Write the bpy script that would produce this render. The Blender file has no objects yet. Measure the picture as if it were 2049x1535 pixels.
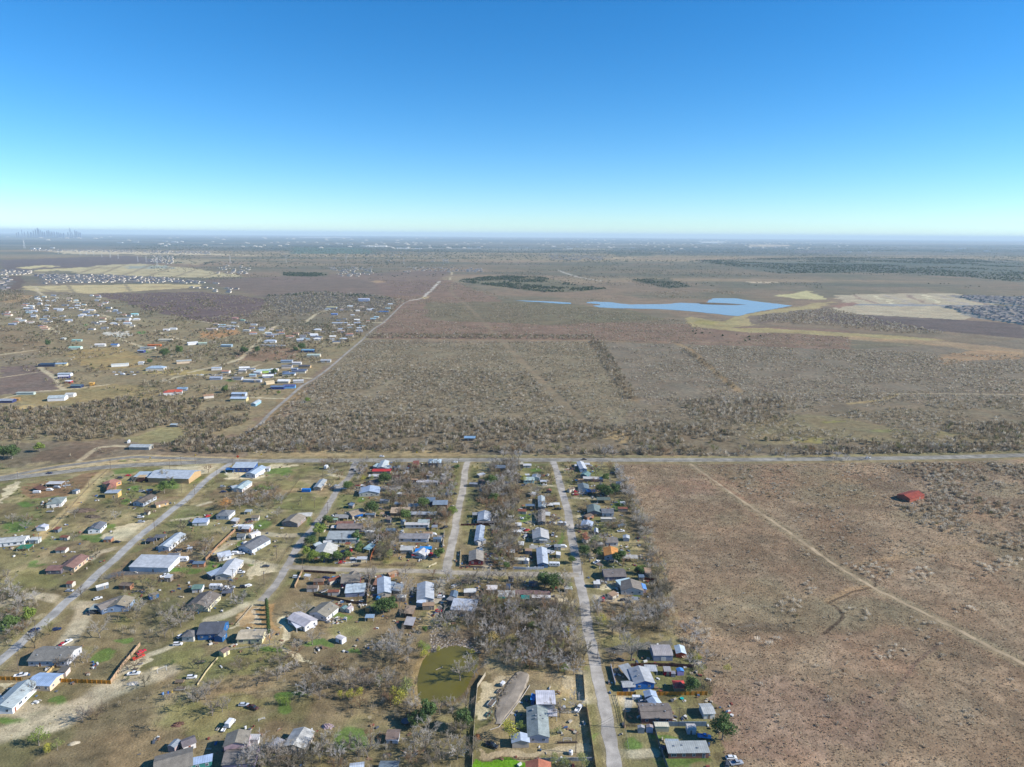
import bpy, math, random
import numpy as np
R = math.radians
rng = np.random.default_rng(7)
random.seed(7)

# ---------------------------------------------------------------- camera
CAMH = 210.0
FPX = 1366.0            # focal length in units of a 2049 px wide frame
PITCH = R(12.30)
ROLL = R(0.42)
CW, CH = 2049.0, 1535.0
Fv = np.array([0.0, math.cos(PITCH), -math.sin(PITCH)])
R0 = np.array([1.0, 0.0, 0.0])
U0 = np.array([0.0, math.sin(PITCH), math.cos(PITCH)])
Rv = R0 * math.cos(ROLL) + U0 * math.sin(ROLL)
Uv = -R0 * math.sin(ROLL) + U0 * math.cos(ROLL)
scene = bpy.context.scene
cam_data = bpy.data.cameras.new("camera")
cam_data.sensor_width = 36.0
cam_data.lens = 36.0 * FPX / CW
cam_data.clip_start = 1.0
cam_data.clip_end = 250000.0
cam = bpy.data.objects.new("camera", cam_data)
scene.collection.objects.link(cam)
from mathutils import Matrix, Vector
m = Matrix.Identity(4)
for i in range(3):
    m[i][0] = Rv[i]; m[i][1] = Uv[i]; m[i][2] = -Fv[i]
m[0][3], m[1][3], m[2][3] = 0, 0, CAMH
cam.matrix_world = m
scene.camera = cam

# ---------------------------------------------------------------- sky, sun, exposure
SUN_EL = R(31.0)
SUN_AZ = R(-6.0)        # measured from +X towards +Y
w = bpy.data.worlds.new("World"); scene.world = w; w.use_nodes = True
nt = w.node_tree; nt.nodes.clear()
sky = nt.nodes.new("ShaderNodeTexSky"); sky.sky_type = 'NISHITA'; sky.sun_disc = False
sky.sun_elevation = SUN_EL; sky.sun_rotation = R(90.0) - SUN_AZ
sky.altitude = 200; sky.air_density = 0.85; sky.dust_density = 0.0; sky.ozone_density = 3.5
tin = nt.nodes.new('ShaderNodeMix'); tin.data_type = 'RGBA'; tin.blend_type = 'MULTIPLY'; tin.inputs[0].default_value = 1.0; tin.inputs[7].default_value = (0.80, 0.955, 1.07, 1)
hsv = nt.nodes.new("ShaderNodeHueSaturation"); hsv.inputs['Saturation'].default_value = 1.22
bg = nt.nodes.new("ShaderNodeBackground"); bg.inputs[1].default_value = 0.098
out = nt.nodes.new("ShaderNodeOutputWorld")
nt.links.new(sky.outputs[0], tin.inputs[6]); nt.links.new(tin.outputs[2], hsv.inputs['Color']); nt.links.new(hsv.outputs[0], bg.inputs[0]); nt.links.new(bg.outputs[0], out.inputs[0])
sun_data = bpy.data.lights.new("sun", 'SUN'); sun_data.energy = 5.0; sun_data.angle = R(0.53)
sun_data.color = (1.0, 0.95, 0.88)
sun = bpy.data.objects.new("sun", sun_data); scene.collection.objects.link(sun)
to_sun = Vector((math.cos(SUN_EL) * math.cos(SUN_AZ), math.cos(SUN_EL) * math.sin(SUN_AZ), math.sin(SUN_EL)))
sun.rotation_euler = to_sun.to_track_quat('Z', 'Y').to_euler()
sun.location = (0, 0, 500)
vs = scene.view_settings; vs.view_transform = 'Standard'; vs.look = 'None'; vs.gamma = 1.0; vs.exposure = 0.70
try:
    scene.cycles.use_denoising = True; scene.cycles.denoising_prefilter = 'ACCURATE'; scene.cycles.sample_clamp_indirect = 4.0
    scene.cycles.max_bounces = 4; scene.cycles.diffuse_bounces = 2; scene.cycles.glossy_bounces = 2
    scene.cycles.volume_bounces = 0; scene.cycles.transparent_max_bounces = 4
    scene.cycles.caustics_reflective = False; scene.cycles.caustics_refractive = False
except Exception:
    pass

# ---------------------------------------------------------------- noise, relief, projection
def _h(ix, iy, seed):
    v = (ix.astype(np.int64) * 374761393 + iy.astype(np.int64) * 668265263 + seed * 982451653) & 0x7fffffff
    v = ((v ^ (v >> 13)) * 1274126177) & 0x7fffffff
    v = v ^ (v >> 16)
    return (v & 0xffff) / 65535.0
def vnoise(x, y, s, seed=0):
    x = np.asarray(x, float) / s; y = np.asarray(y, float) / s
    ix = np.floor(x); iy = np.floor(y); fx = x - ix; fy = y - iy
    fx = fx * fx * (3 - 2 * fx); fy = fy * fy * (3 - 2 * fy)
    a = _h(ix, iy, seed); b = _h(ix + 1, iy, seed); c = _h(ix, iy + 1, seed); d = _h(ix + 1, iy + 1, seed)
    return (a * (1 - fx) + b * fx) * (1 - fy) + (c * (1 - fx) + d * fx) * fy
def fbm(x, y, s, seed=0, o=4):
    t = 0; a = 0.5; n = 0
    for k in range(o):
        t = t + a * vnoise(x, y, s / 2 ** k, seed + k * 17); n += a; a *= 0.5
    return t / n
def sstep(a, b, x):
    t = np.clip((x - a) / (b - a), 0, 1); return t * t * (3 - 2 * t)
def relief(x, y):
    d = np.hypot(x, y)
    return sstep(2600, 5000, d) * (24 * fbm(x, y, 1300, 3, 3) - 9) + sstep(9000, 25000, d) * 40 * (fbm(x, y, 9000, 9, 3) - 0.45)
def ray(px, py):
    a = (np.asarray(px, float) - CW / 2); b = (np.asarray(py, float) - CH / 2)
    return [FPX * Fv[i] + Rv[i] * a - Uv[i] * b for i in range(3)]
def gp(px, py, z=0.0, rel=True):
    "point of the ground (or of the level z above it) seen at a photo pixel"
    d = ray(px, py)
    zz = np.zeros_like(d[0]) + z
    for k in range(12):
        t = (zz - CAMH) / np.minimum(d[2], -0.5)
        x = d[0] * t; y = d[1] * t
        if not rel: break
        zz = 0.5 * zz + 0.5 * (relief(x, y) + z) if k else relief(x, y) + z
    return x, y
def P(px, py, z=0.0):
    x, y = gp(px, py, z); return float(x), float(y)
def proj(x, y, z=0.0):
    rx, ry, rz = x, y, z - CAMH
    f = rx * Fv[0] + ry * Fv[1] + rz * Fv[2]
    f = np.maximum(f, 1e-3)
    u = rx * Rv[0] + ry * Rv[1] + rz * Rv[2]; v = rx * Uv[0] + ry * Uv[1] + rz * Uv[2]
    return CW / 2 + FPX * u / f, CH / 2 - FPX * v / f
def inpoly(px, py, poly):
    r = np.zeros(np.shape(px), bool); n = len(poly); j = n - 1
    for i in range(n):
        xi, yi = poly[i]; xj, yj = poly[j]
        if yi != yj:
            r ^= ((yi > py) != (yj > py)) & (px < (xj - xi) * (py - yi) / (yj - yi) + xi)
        j = i
    return r
def lin(c):
    c = np.array(c, float) / 255.0
    return np.where(c <= 0.04045, c / 12.92, ((c + 0.055) / 1.055) ** 2.4)
def A(c, k=0.74):
    v = lin(c) * k
    return (float(v[0]), float(v[1]), float(v[2]), 1.0)

# ---------------------------------------------------------------- tagging and mesh helpers
col = scene.collection
def tag(o, label=None, cat=None, group=None, kind=None):
    if label: o['label'] = label
    if cat: o['category'] = cat
    if group: o['group'] = group
    if kind: o['kind'] = kind
    return o
def empty(name, loc, rz=0.0):
    o = bpy.data.objects.new(name, None); col.objects.link(o)
    o.location = loc; o.rotation_euler = (0, 0, rz); o.empty_display_size = 0.5
    return o
class MB:
    def __init__(s): s.v = []; s.f = []; s.mi = []
    def add(s, vs_, fs, mi=0):
        b = len(s.v); s.v += [tuple(p) for p in vs_]
        for f in fs: s.f.append(tuple(b + i for i in f)); s.mi.append(mi)
    def box(s, x0, x1, y0, y1, z0, z1, mi=0):
        s.add([(x0,y0,z0),(x1,y0,z0),(x1,y1,z0),(x0,y1,z0),(x0,y0,z1),(x1,y0,z1),(x1,y1,z1),(x0,y1,z1)],
              [(0,3,2,1),(4,5,6,7),(0,1,5,4),(1,2,6,5),(2,3,7,6),(3,0,4,7)], mi)
    def prism(s, prof, a0, a1, axis='x', mi=0):
        "profile of (u, z) pairs extruded along an axis from a0 to a1"
        n = len(prof)
        if axis == 'x': vs_ = [(a0, u, z) for u, z in prof] + [(a1, u, z) for u, z in prof]
        else: vs_ = [(u, a0, z) for u, z in prof] + [(u, a1, z) for u, z in prof]
        fs = [tuple(range(n))[::-1], tuple(range(n, 2 * n))] + [(i, (i + 1) % n, n + (i + 1) % n, n + i) for i in range(n)]
        s.add(vs_, fs, mi)
    def tube(s, p, q, r0, r1, n=6, mi=0, cap=True):
        p = Vector(p); q = Vector(q); d = (q - p).normalized()
        a = d.orthogonal().normalized(); b = d.cross(a)
        vs_ = []
        for c, r in ((p, r0), (q, r1)):
            for i in range(n):
                t = 2 * math.pi * i / n; vs_.append(c + a * (r * math.cos(t)) + b * (r * math.sin(t)))
        fs = [(i, (i + 1) % n, n + (i + 1) % n, n + i) for i in range(n)]
        if cap: fs += [tuple(range(n))[::-1], tuple(range(n, 2 * n))]
        s.add(vs_, fs, mi)
    def mesh(s, name, mats):
        me = bpy.data.meshes.new(name); me.from_pydata(s.v, [], s.f)
        for mt in (mats if isinstance(mats, (list, tuple)) else [mats]): me.materials.append(mt)
        if any(s.mi): me.polygons.foreach_set('material_index', s.mi)
        me.update(); return me
    def build(s, name, mats, parent=None, loc=(0,0,0), rz=0.0, color=None):
        return put(name, s.mesh(name, mats), parent, loc, rz, color)
def put(name, me, parent=None, loc=(0,0,0), rz=0.0, color=None, scale=None):
    o = bpy.data.objects.new(name, me); col.objects.link(o); o.parent = parent
    o.location = loc; o.rotation_euler = (0, 0, rz)
    if color: o.color = color
    if scale: o.scale = scale
    return o
def bigmesh(name, V, F, mat, C=None, smooth=False):
    me = bpy.data.meshes.new(name)
    k = F.shape[1]
    me.vertices.add(len(V)); me.vertices.foreach_set('co', np.ascontiguousarray(V, np.float32).ravel())
    me.loops.add(F.size); me.loops.foreach_set('vertex_index', np.ascontiguousarray(F, np.int32).ravel())
    me.polygons.add(len(F)); me.polygons.foreach_set('loop_start', np.arange(0, F.size, k, dtype=np.int32))
    if C is not None:
        at = me.color_attributes.new('Col', 'FLOAT_COLOR', 'POINT')
        at.data.foreach_set('color', np.ascontiguousarray(C, np.float32).ravel())
    me.materials.append(mat)
    me.update(calc_edges=True)
    if smooth: me.polygons.foreach_set('use_smooth', np.ones(len(F), bool))
    return me

# ---------------------------------------------------------------- materials
def newmat(name, rough=0.8, metal=0.0, spec=0.3):
    mt = bpy.data.materials.new(name); mt.use_nodes = True
    n = mt.node_tree; b = n.nodes['Principled BSDF']
    b.inputs['Roughness'].default_value = rough; b.inputs['Metallic'].default_value = metal
    b.inputs['Specular IOR Level'].default_value = spec
    return mt, n, b
def nd(n, t, **kw):
    x = n.nodes.new(t)
    for k, v in kw.items(): setattr(x, k, v)
    return x
def mixc(n, a, b, fac, mode='MULTIPLY'):
    x = n.nodes.new('ShaderNodeMix'); x.data_type = 'RGBA'; x.blend_type = mode
    for s_, v in ((x.inputs[0], fac), (x.inputs[6], a), (x.inputs[7], b)):
        if hasattr(v, 'links'): n.links.new(v, s_)
        else: s_.default_value = v
    return x.outputs[2]
def noise_fac(n, scale, lo, hi, detail=4.0, coord='Object', c0=0.3, c1=0.7, stretch=None, rough=0.55):
    tc = nd(n, 'ShaderNodeTexCoord'); no = nd(n, 'ShaderNodeTexNoise')
    no.inputs['Scale'].default_value = scale; no.inputs['Detail'].default_value = detail
    no.inputs['Roughness'].default_value = rough
    src = tc.outputs[coord]
    if stretch:
        mp = nd(n, 'ShaderNodeMapping'); mp.inputs['Scale'].default_value = stretch
        n.links.new(src, mp.inputs[0]); src = mp.outputs[0]
    n.links.new(src, no.inputs['Vector'])
    mr = nd(n, 'ShaderNodeMapRange'); mr.inputs[1].default_value = c0; mr.inputs[2].default_value = c1
    mr.inputs[3].default_value = lo; mr.inputs[4].default_value = hi
    n.links.new(no.outputs['Fac'], mr.inputs[0])
    return mr.outputs[0]
def grey(n, v):
    c = nd(n, 'ShaderNodeCombineColor')
    for i in range(3): n.links.new(v, c.inputs[i])
    return c.outputs[0]
def objcol(n):
    return nd(n, 'ShaderNodeObjectInfo').outputs['Color']

def mat_vcol(name, rough=0.9, fine=((0.35, 0.72, 1.28), (2.2, 0.85, 1.15)), spec=0.15):
    mt, n, b = newmat(name, rough, 0, spec)
    a = nd(n, 'ShaderNodeVertexColor', layer_name='Col'); c = a.outputs[0]
    for sc_, lo, hi in fine: c = mixc(n, c, grey(n, noise_fac(n, sc_, lo, hi, 3.0)), 1.0)
    n.links.new(c, b.inputs['Base Color']); return mt
M = {}
def simple(name, c, rough=0.8, metal=0.0, spec=0.3, var=None):
    mt, n, b = newmat(name, rough, metal, spec)
    base = nd(n, 'ShaderNodeRGB'); base.outputs[0].default_value = c; o = base.outputs[0]
    if var: o = mixc(n, o, grey(n, noise_fac(n, var[0], var[1], var[2])), 1.0)
    n.links.new(o, b.inputs['Base Color']); M[name] = mt; return mt
# ground: the painted soil and grass colours, with clumpy fine structure
mt, n, b = newmat('ground', 0.95, 0, 0.1)
a = nd(n, 'ShaderNodeVertexColor', layer_name='Col'); c = a.outputs[0]
c = mixc(n, c, grey(n, noise_fac(n, 1.3, 0.72, 1.28, 5.0)), 1.0)
c = mixc(n, c, grey(n, noise_fac(n, 0.16, 0.72, 1.26, 6.0)), 1.0)
c = mixc(n, c, grey(n, noise_fac(n, 0.02, 0.78, 1.2, 8.0)), 1.0)
tint = mixc(n, (1.05, 0.99, 0.93, 1), (0.93, 1.02, 1.02, 1), noise_fac(n, 0.035, 0, 1, 5.0), 'MIX')
c = mixc(n, c, tint, 1.0)
n.links.new(c, b.inputs['Base Color'])
bp = nd(n, 'ShaderNodeBump'); bp.inputs['Strength'].default_value = 0.6; bp.inputs['Distance'].default_value = 0.22
n.links.new(noise_fac(n, 0.8, 0, 1, 4.0), bp.inputs['Height']); n.links.new(bp.outputs[0], b.inputs['Normal'])
M['ground'] = mt
# asphalt and gravel, tinted by object colour
mt, n, b = newmat('asphalt', 1.0, 0, 0.0)
c = mixc(n, objcol(n), grey(n, noise_fac(n, 0.16, 0.68, 1.2, 6.0)), 1.0)
c = mixc(n, c, grey(n, noise_fac(n, 2.5, 0.85, 1.15, 3.0)), 1.0)
c = mixc(n, c, grey(n, noise_fac(n, 0.05, 0.86, 1.06, 2.0, c0=0.46, c1=0.5)), 1.0)
n.links.new(c, b.inputs['Base Color']); M['asphalt'] = mt
# roofs and walls, tinted by object colour
def roofmat(name, rough, metal, seams, blotch, fine):
    mt, n, b = newmat(name, rough, metal, 0.4)
    c = objcol(n)
    if seams:
        tc = nd(n, 'ShaderNodeTexCoord'); wv = nd(n, 'ShaderNodeTexWave'); wv.bands_direction = 'X'
        wv.inputs['Scale'].default_value = seams; wv.inputs['Distortion'].default_value = 0.3
        n.links.new(tc.outputs['Object'], wv.inputs['Vector'])
        mr = nd(n, 'ShaderNodeMapRange'); mr.inputs[3].default_value = 0.86; mr.inputs[4].default_value = 1.05
        n.links.new(wv.outputs['Fac'], mr.inputs[0]); c = mixc(n, c, grey(n, mr.outputs[0]), 1.0)
    c = mixc(n, c, grey(n, noise_fac(n, 0.35, blotch[0], blotch[1], 5.0)), 1.0)
    c = mixc(n, c, grey(n, noise_fac(n, 3.0, fine[0], fine[1], 3.0)), 1.0)
    n.links.new(c, b.inputs['Base Color']); M[name] = mt
roofmat('metal_roof', 0.5, 0.0, 0.35, (0.74, 1.14), (0.92, 1.08))
roofmat('shingle_roof', 0.9, 0.0, 0, (0.74, 1.2), (0.75, 1.25))
roofmat('rusty_roof', 0.9, 0.0, 0.35, (0.6, 1.3), (0.85, 1.15))
roofmat('siding', 0.75, 0.0, 0, (0.9, 1.06), (0.95, 1.05))
mt, n, b = newmat('paint', 0.35, 0.0, 0.5)
n.links.new(objcol(n), b.inputs['Base Color']); M['paint'] = mt
simple('car_glass', (0.02, 0.03, 0.04, 1), 0.12, 0, 0.6)
simple('pane', (0.03, 0.05, 0.08, 1), 0.15, 0, 0.6)
simple('white_trim', (0.72, 0.73, 0.74, 1), 0.6)
simple('rubber', (0.02, 0.02, 0.02, 1), 0.8)
simple('steel', (0.35, 0.36, 0.37, 1), 0.45, 0.3)
simple('pale_steel', (0.62, 0.62, 0.62, 1), 0.6, 0.0)
simple('dark_wood', (0.13, 0.10, 0.075, 1), 0.9, var=(2.0, 0.8, 1.2))
simple('bark', A((150, 140, 128)), 0.95, var=(1.5, 0.75, 1.2))
simple('bark_pale', A((178, 170, 160)), 0.95, var=(1.5, 0.75, 1.2))
mt, n, b = newmat('plank', 0.9, 0, 0.2)
tc = nd(n, 'ShaderNodeTexCoord'); vz = noise_fac(n, 2.2, 0.75, 1.2, 2.0, stretch=(1, 1, 0.1))
c = mixc(n, objcol(n), grey(n, vz), 1.0); n.links.new(c, b.inputs['Base Color']); M['plank'] = mt
# foliage, tinted by object colour with leaf-to-leaf variation
def folmat(name, lo, hi, trans=0.0):
    mt, n, b = newmat(name, 0.85, 0, 0.15)
    c = mixc(n, objcol(n), grey(n, noise_fac(n, 0.55, lo, hi, 3.0)), 1.0)
    c = mixc(n, c, grey(n, noise_fac(n, 6.0, 0.8, 1.2, 2.0)), 1.0)
    n.links.new(c, b.inputs['Base Color']); M[name] = mt
folmat('foliage', 0.7, 1.7)
folmat('twigs', 0.85, 1.15)
def thin(mt, share):
    n = mt.node_tree; b = n.nodes['Principled BSDF']; o_ = [x for x in n.nodes if x.type == 'OUTPUT_MATERIAL'][0]
    t = n.nodes.new('ShaderNodeBsdfTranslucent'); m_ = n.nodes.new('ShaderNodeMixShader'); m_.inputs[0].default_value = share
    n.links.new(b.inputs['Base Color'].links[0].from_socket, t.inputs[0])
    n.links.new(b.outputs[0], m_.inputs[1]); n.links.new(t.outputs[0], m_.inputs[2]); n.links.new(m_.outputs[0], o_.inputs[0])
M['scrub'] = mat_vcol('scrub', 0.9, ((0.5, 0.8, 1.2),))
thin(M['scrub'], 0.4); thin(M['foliage'], 0.3); thin(M['twigs'], 0.35)
mt, n, b = newmat('lake_water', 0.22, 0, 0.5)
b.inputs['Base Color'].default_value = (0.22, 0.27, 0.29, 1)
bp = nd(n, 'ShaderNodeBump'); bp.inputs['Strength'].default_value = 0.15; bp.inputs['Distance'].default_value = 0.3
n.links.new(noise_fac(n, 0.25, 0, 1, 4.0), bp.inputs['Height']); n.links.new(bp.outputs[0], b.inputs['Normal']); M['lake_water'] = mt
mt, n, b = newmat('pond_water', 0.12, 0, 0.35)
c = mixc(n, A((108, 101, 40)), grey(n, noise_fac(n, 0.08, 0.88, 1.12, 3.0)), 1.0); n.links.new(c, b.inputs['Base Color']); M['pond_water'] = mt
# ---------------------------------------------------------------- ground sheet
def to_world_line(pts, z=0.0):
    x, y = gp(np.array([p[0] for p in pts], float), np.array([p[1] for p in pts], float), z)
    return np.stack([x, y], 1)
def smooth_line(W, step=6.0):
    "Catmull-Rom through world points"
    out = []
    n_ = len(W)
    for i in range(n_ - 1):
        p0 = W[max(i - 1, 0)]; p1 = W[i]; p2 = W[i + 1]; p3 = W[min(i + 2, n_ - 1)]
        k = max(2, min(30, int(np.linalg.norm(p2 - p1) / step)))
        for j in range(k):
            t = j / k
            out.append(0.5 * ((2 * p1) + (-p0 + p2) * t + (2 * p0 - 5 * p1 + 4 * p2 - p3) * t * t + (-p0 + 3 * p1 - 3 * p2 + p3) * t ** 3))
    out.append(W[-1]); return np.array(out)
HWY = [(-140,985),(0,960),(105,947),(211,935),(299,929.5),(360,926.5),(430,924),(498,923),(600,922),(700,921.5),(1000,920.5),(1320,920.5),(1500,920),(1650,918.5),(1850,916),(2049,911),(2200,906)]
SLIP = [(-140,975),(0,955.5),(82,940),(146,930),(195,923.6),(240,917.5),(274,914.5),(312,916),(360,917.2),(430,919.5),(500,921.5)]
FAR_ROAD = [(478,878),(497,865),(520,849),(540,828),(563,808),(577,796),(605,772),(631,757),(663,733),(698,703),(724,681),(747,659),(768,645),(786,628),(807,608),(822,601)]
LEFT_ST = [(472,921),(445,938),(410,963),(375,998),(345,1020),(311,1048),(273,1078),(229,1120),(198,1146),(169,1175),(132,1205),(103,1233),(59,1272),(0,1322),(-70,1382)]
ST_B = [(716,922),(708,932),(700,953),(679,974),(665,998),(650,1023),(628,1055),(609,1076),(591,1102),(577,1129),(560,1158),(537,1188),(522,1203)]
CROSS = [(574,1134),(600,1136),(663,1139),(750,1141.5),(860,1143.5),(899,1145),(987,1148),(1060,1149),(1158,1150.5)]
ST_C = [(937,921),(931,939),(928,970),(921,1002),(914,1033),(910,1064),(903,1095),(896,1122),(893,1146)]
ST_D = [(1105,921),(1109,930),(1115,947),(1122,974),(1129,998),(1136,1023),(1140,1049),(1146,1085),(1152,1116),(1157,1146),(1162,1171),(1171,1215),(1176,1259),(1185,1295),(1194,1347),(1200,1374),(1208,1402),(1215,1441),(1223,1496),(1234,1560),(1240,1620)]
TRAIL = [(1380,928),(1419,955),(1495,1009),(1574,1062),(1660,1123),(1742,1173),(1812,1208),(1907,1256),(1986,1297),(2049,1329),(2180,1395)]
MIDCUT = [(1210,862),(1168,841),(1110,789),(1051,730),(997,676),(947,623),(918,599),(903,582),(909,561)]

rows = [150.0]
while rows[-1] < 62000:
    y = rows[-1]; pd = (y * y + CAMH * CAMH) / (CAMH * FPX / 2)
    rows.append(y + min(max(0.5 * pd, 0.35), y * 0.06))
rows = np.array(rows); NC = 900
ratio = np.linspace(-1.15, 1.15, NC)
GX = (rows[:, None] * ratio[None, :]); GY = np.repeat(rows[:, None], NC, 1)
GZ = relief(GX, GY)
PX, PY = proj(GX, GY, GZ)
jit = np.minimum(1.5 + 0.009 * GY, 90)
wq = sstep(900, 1800, GY); dx_ = ((fbm(GX, GY, 9, 31, 3) - 0.5) * (1 - wq) + (fbm(GX, GY, 60, 32, 3) - 0.5) * wq) * jit * 2.4; dy_ = ((fbm(GX, GY, 9, 57, 3) - 0.5) * (1 - wq) + (fbm(GX, GY, 60, 58, 3) - 0.5) * wq) * jit * 2.4
QX, QY = proj(GX + dx_, GY + dy_, GZ)
n1 = fbm(GX, GY, 260, 5); n2 = fbm(GX, GY, 60, 6); n3 = fbm(GX, GY, 14, 8, 3)
def C3(c, k=0.74): return lin(c) * k
C = np.zeros(GX.shape + (3,))
C[:] = C3((132, 119, 98))
def blend(mask, c, k=0.74):
    mask = mask[..., None]; C[:] = C * (1 - mask) + C3(c, k) * mask
blend(sstep(0.45, 0.62, n1), (120, 113, 92)); blend(sstep(0.5, 0.7, fbm(GX, GY, 500, 77)) * 0.6, (150, 126, 104))
far = sstep(2300, 4200, GY)
fa = fbm(GX * 0.35, GY, 900, 41, 5); fb = fbm(GX * 0.3, GY, 2600, 45, 5)
blend(far * sstep(0.46, 0.6, fa) * 0.75, (100, 106, 92)); blend(far * sstep(0.56, 0.68, fb) * 0.7, (172, 152, 118))
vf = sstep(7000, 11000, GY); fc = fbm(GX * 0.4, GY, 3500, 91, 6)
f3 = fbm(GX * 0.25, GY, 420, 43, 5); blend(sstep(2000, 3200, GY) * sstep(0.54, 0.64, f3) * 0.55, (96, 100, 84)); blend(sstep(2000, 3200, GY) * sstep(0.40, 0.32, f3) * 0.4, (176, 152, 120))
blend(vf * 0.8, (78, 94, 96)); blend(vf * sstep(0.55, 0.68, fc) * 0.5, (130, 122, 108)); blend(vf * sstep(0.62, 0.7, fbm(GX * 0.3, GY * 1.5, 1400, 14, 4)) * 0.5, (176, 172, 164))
def pz(poly, c, a=1.0, k=0.74, warp=True):
    xs = [p[0] for p in poly]; ys = [p[1] for p in poly]
    px, py = (QX, QY) if warp else (PX, PY)
    y0, y1 = min(ys) - 3, max(ys) + 3
    r = np.where((PY.max(1) >= y0) & (PY.min(1) <= y1))[0]
    if len(r) == 0: return
    s = slice(r[0], r[-1] + 1)
    mk = inpoly(px[s], py[s], poly).astype(float) * a
    C[s] = C[s] * (1 - mk[..., None]) + C3(c, k) * mk[..., None]
def el(cx, cy, rx, ry, c, a=0.85, k=0.74):
    y0, y1 = cy - ry * 1.5 - 2, cy + ry * 1.5 + 2
    r = np.where((PY.max(1) >= y0) & (PY.min(1) <= y1))[0]
    if len(r) == 0: return
    s = slice(r[0], r[-1] + 1)
    d = np.hypot((QX[s] - cx) / rx, (QY[s] - cy) / ry) + (n3[s] - 0.5) * 0.9
    mk = (1 - sstep(0.7, 1.15, d)) * a
    C[s] = C[s] * (1 - mk[..., None]) + C3(c, k) * mk[..., None]
def pline(pts, wm, c, a=1.0, soft=0.4, k=0.74):
    W = smooth_line(to_world_line(pts), 12)
    x0, y0 = W.min(0) - wm * 2; x1, y1 = W.max(0) + wm * 2
    r = np.where((rows >= y0) & (rows <= y1))[0]
    if len(r) == 0: return
    s = slice(r[0], r[-1] + 1); gx = GX[s] + dx_[s] * 0.12; gy = GY[s] + dy_[s] * 0.12
    D = np.full(gx.shape, 1e9)
    for i in range(len(W) - 1):
        p, q = W[i], W[i + 1]; v = q - p; L2 = float(v @ v) + 1e-9
        lo, hi = min(p[1], q[1]) - wm * 2, max(p[1], q[1]) + wm * 2
        rr = np.where((rows[s] >= lo) & (rows[s] <= hi))[0]
        if len(rr) == 0: continue
        t_ = slice(rr[0], rr[-1] + 1)
        t = np.clip(((gx[t_] - p[0]) * v[0] + (gy[t_] - p[1]) * v[1]) / L2, 0, 1)
        D[t_] = np.minimum(D[t_], np.hypot(gx[t_] - p[0] - t * v[0], gy[t_] - p[1] - t * v[1]))
    mk = (1 - sstep(wm * 0.5 * (1 - soft), wm * 0.5 * (1 + soft), D)) * a
    C[s] = C[s] * (1 - mk[..., None]) + C3(c, k) * mk[..., None]
# --- far country
pz([(750,560),(900,560),(1000,600),(1080,640),(1700,660),(1700,700),(1190,682),(735,678),(790,625)], (138,114,96), 0.9)
pz([(850,605),(1100,604),(1260,620),(1330,640),(1100,650),(860,640)], (118,112,86), 0.75)
pz([(700,690),(1190,684),(1270,800),(1240,850),(560,850),(640,760)], (140,127,102), 0.9)
pz([(1190,684),(1700,700),(2049,680),(2049,800),(1290,810)], (132,120,102), 0.9)
pz([(480,880),(560,840),(1240,850),(2060,800),(2060,900),(1200,910),(700,898),(420,908)], (128,115,92), 0.8)
pz([(190,588),(400,584),(560,602),(480,640),(420,645),(300,622)], (112,94,90), 0.95)
pz([(400,560),(900,540),(860,590),(540,600)], (128,108,98), 0.7)
pz([(530,592),(620,583),(740,588),(800,602),(760,625),(650,620),(560,632)], (104,98,92), 0.9)
pz([(0,520),(260,512),(330,520),(300,532),(120,536),(0,545)], (112,100,98), 0.9)
pz([(43,573),(320,568),(400,570),(405,574),(270,583),(190,588),(70,582)], (198,180,134))
pz([(0,588),(60,592),(40,606),(0,604)], (196,150,106), 0.9)
pz([(125,541),(200,531),(280,527.5),(380,536),(492,553),(400,556),(280,553),(160,547)], (192,178,138))
pz([(250,533),(330,531),(350,537),(260,538)], (150,158,150), 0.8)
pz([(30,536.5),(90,530.5),(125,533),(60,538)], (205,190,140)); pz([(60,541),(170,535),(190,538),(80,543)], (200,186,140))
pz([(95,503),(150,501),(420,507),(520,512),(400,510),(250,509),(140,508)], (202,184,150))
pz([(330,519),(420,521),(400,530),(330,527)], (176,160,126), 0.8)
pz([(22,553),(45,551),(46,583),(20,590)], (112,96,84)); pz([(0,547),(120,547),(120,552),(0,551)], (180,165,135), 0.7)
pz([(66,548),(200,549),(425,563),(300,566),(180,565),(80,570)], (120,112,104), 0.9); pz([(0,553),(22,553),(20,582),(0,585)], (120,116,112), 0.9)
pz([(585,495),(712,496),(755,503),(745,508),(580,508)], (92,112,96)); pz([(566,543),(655,545),(655,554),(566,553)], (96,102,78), 0.5)
for a_, b_, c_, d_, e_ in ((728,491,780,494,(214,206,190)),(790,496,840,498.5,(205,198,185)),(600,474,700,476,(190,190,190)),(1130,497,1215,499,(186,172,140)),(1290,504,1330,506,(190,168,130)),(1225,515,1270,517,(190,166,130)),(1500,489,1580,493,(206,186,160)),(1400,483,1450,486,(210,210,205)),(1500,563.5,1558,567,(200,180,150))):
    pz([(a_,b_),(c_,b_ + 0.6),(c_,d_),(a_,d_)], e_, 0.9)
pz([(1390,521),(1500,518),(1640,515),(1850,517),(2049,522),(2049,566),(1950,556),(1800,547),(1650,546),(1560,548),(1480,536)], (84,98,88), 0.6)
pz([(1260,497),(1400,500),(1500,505),(1640,510),(1300,512)], (76,92,92), 0.5)
pz([(912,561),(990,552),(1080,554),(1150,570),(1215,578),(1150,584),(1090,585),(1000,574),(930,566)], (96,102,78), 0.55)
pz([(1262,560),(1340,557),(1385,573),(1340,578)], (76,84,66), 0.7); pz([(1210,503),(1300,504),(1300,512),(1230,512)], (80,92,80), 0.8)
pz([(1672,591),(1760,588),(1900,587),(1960,594),(1985,604),(1935,640),(1840,641),(1700,631),(1650,622),(1690,607)], (184,170,142))
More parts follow.
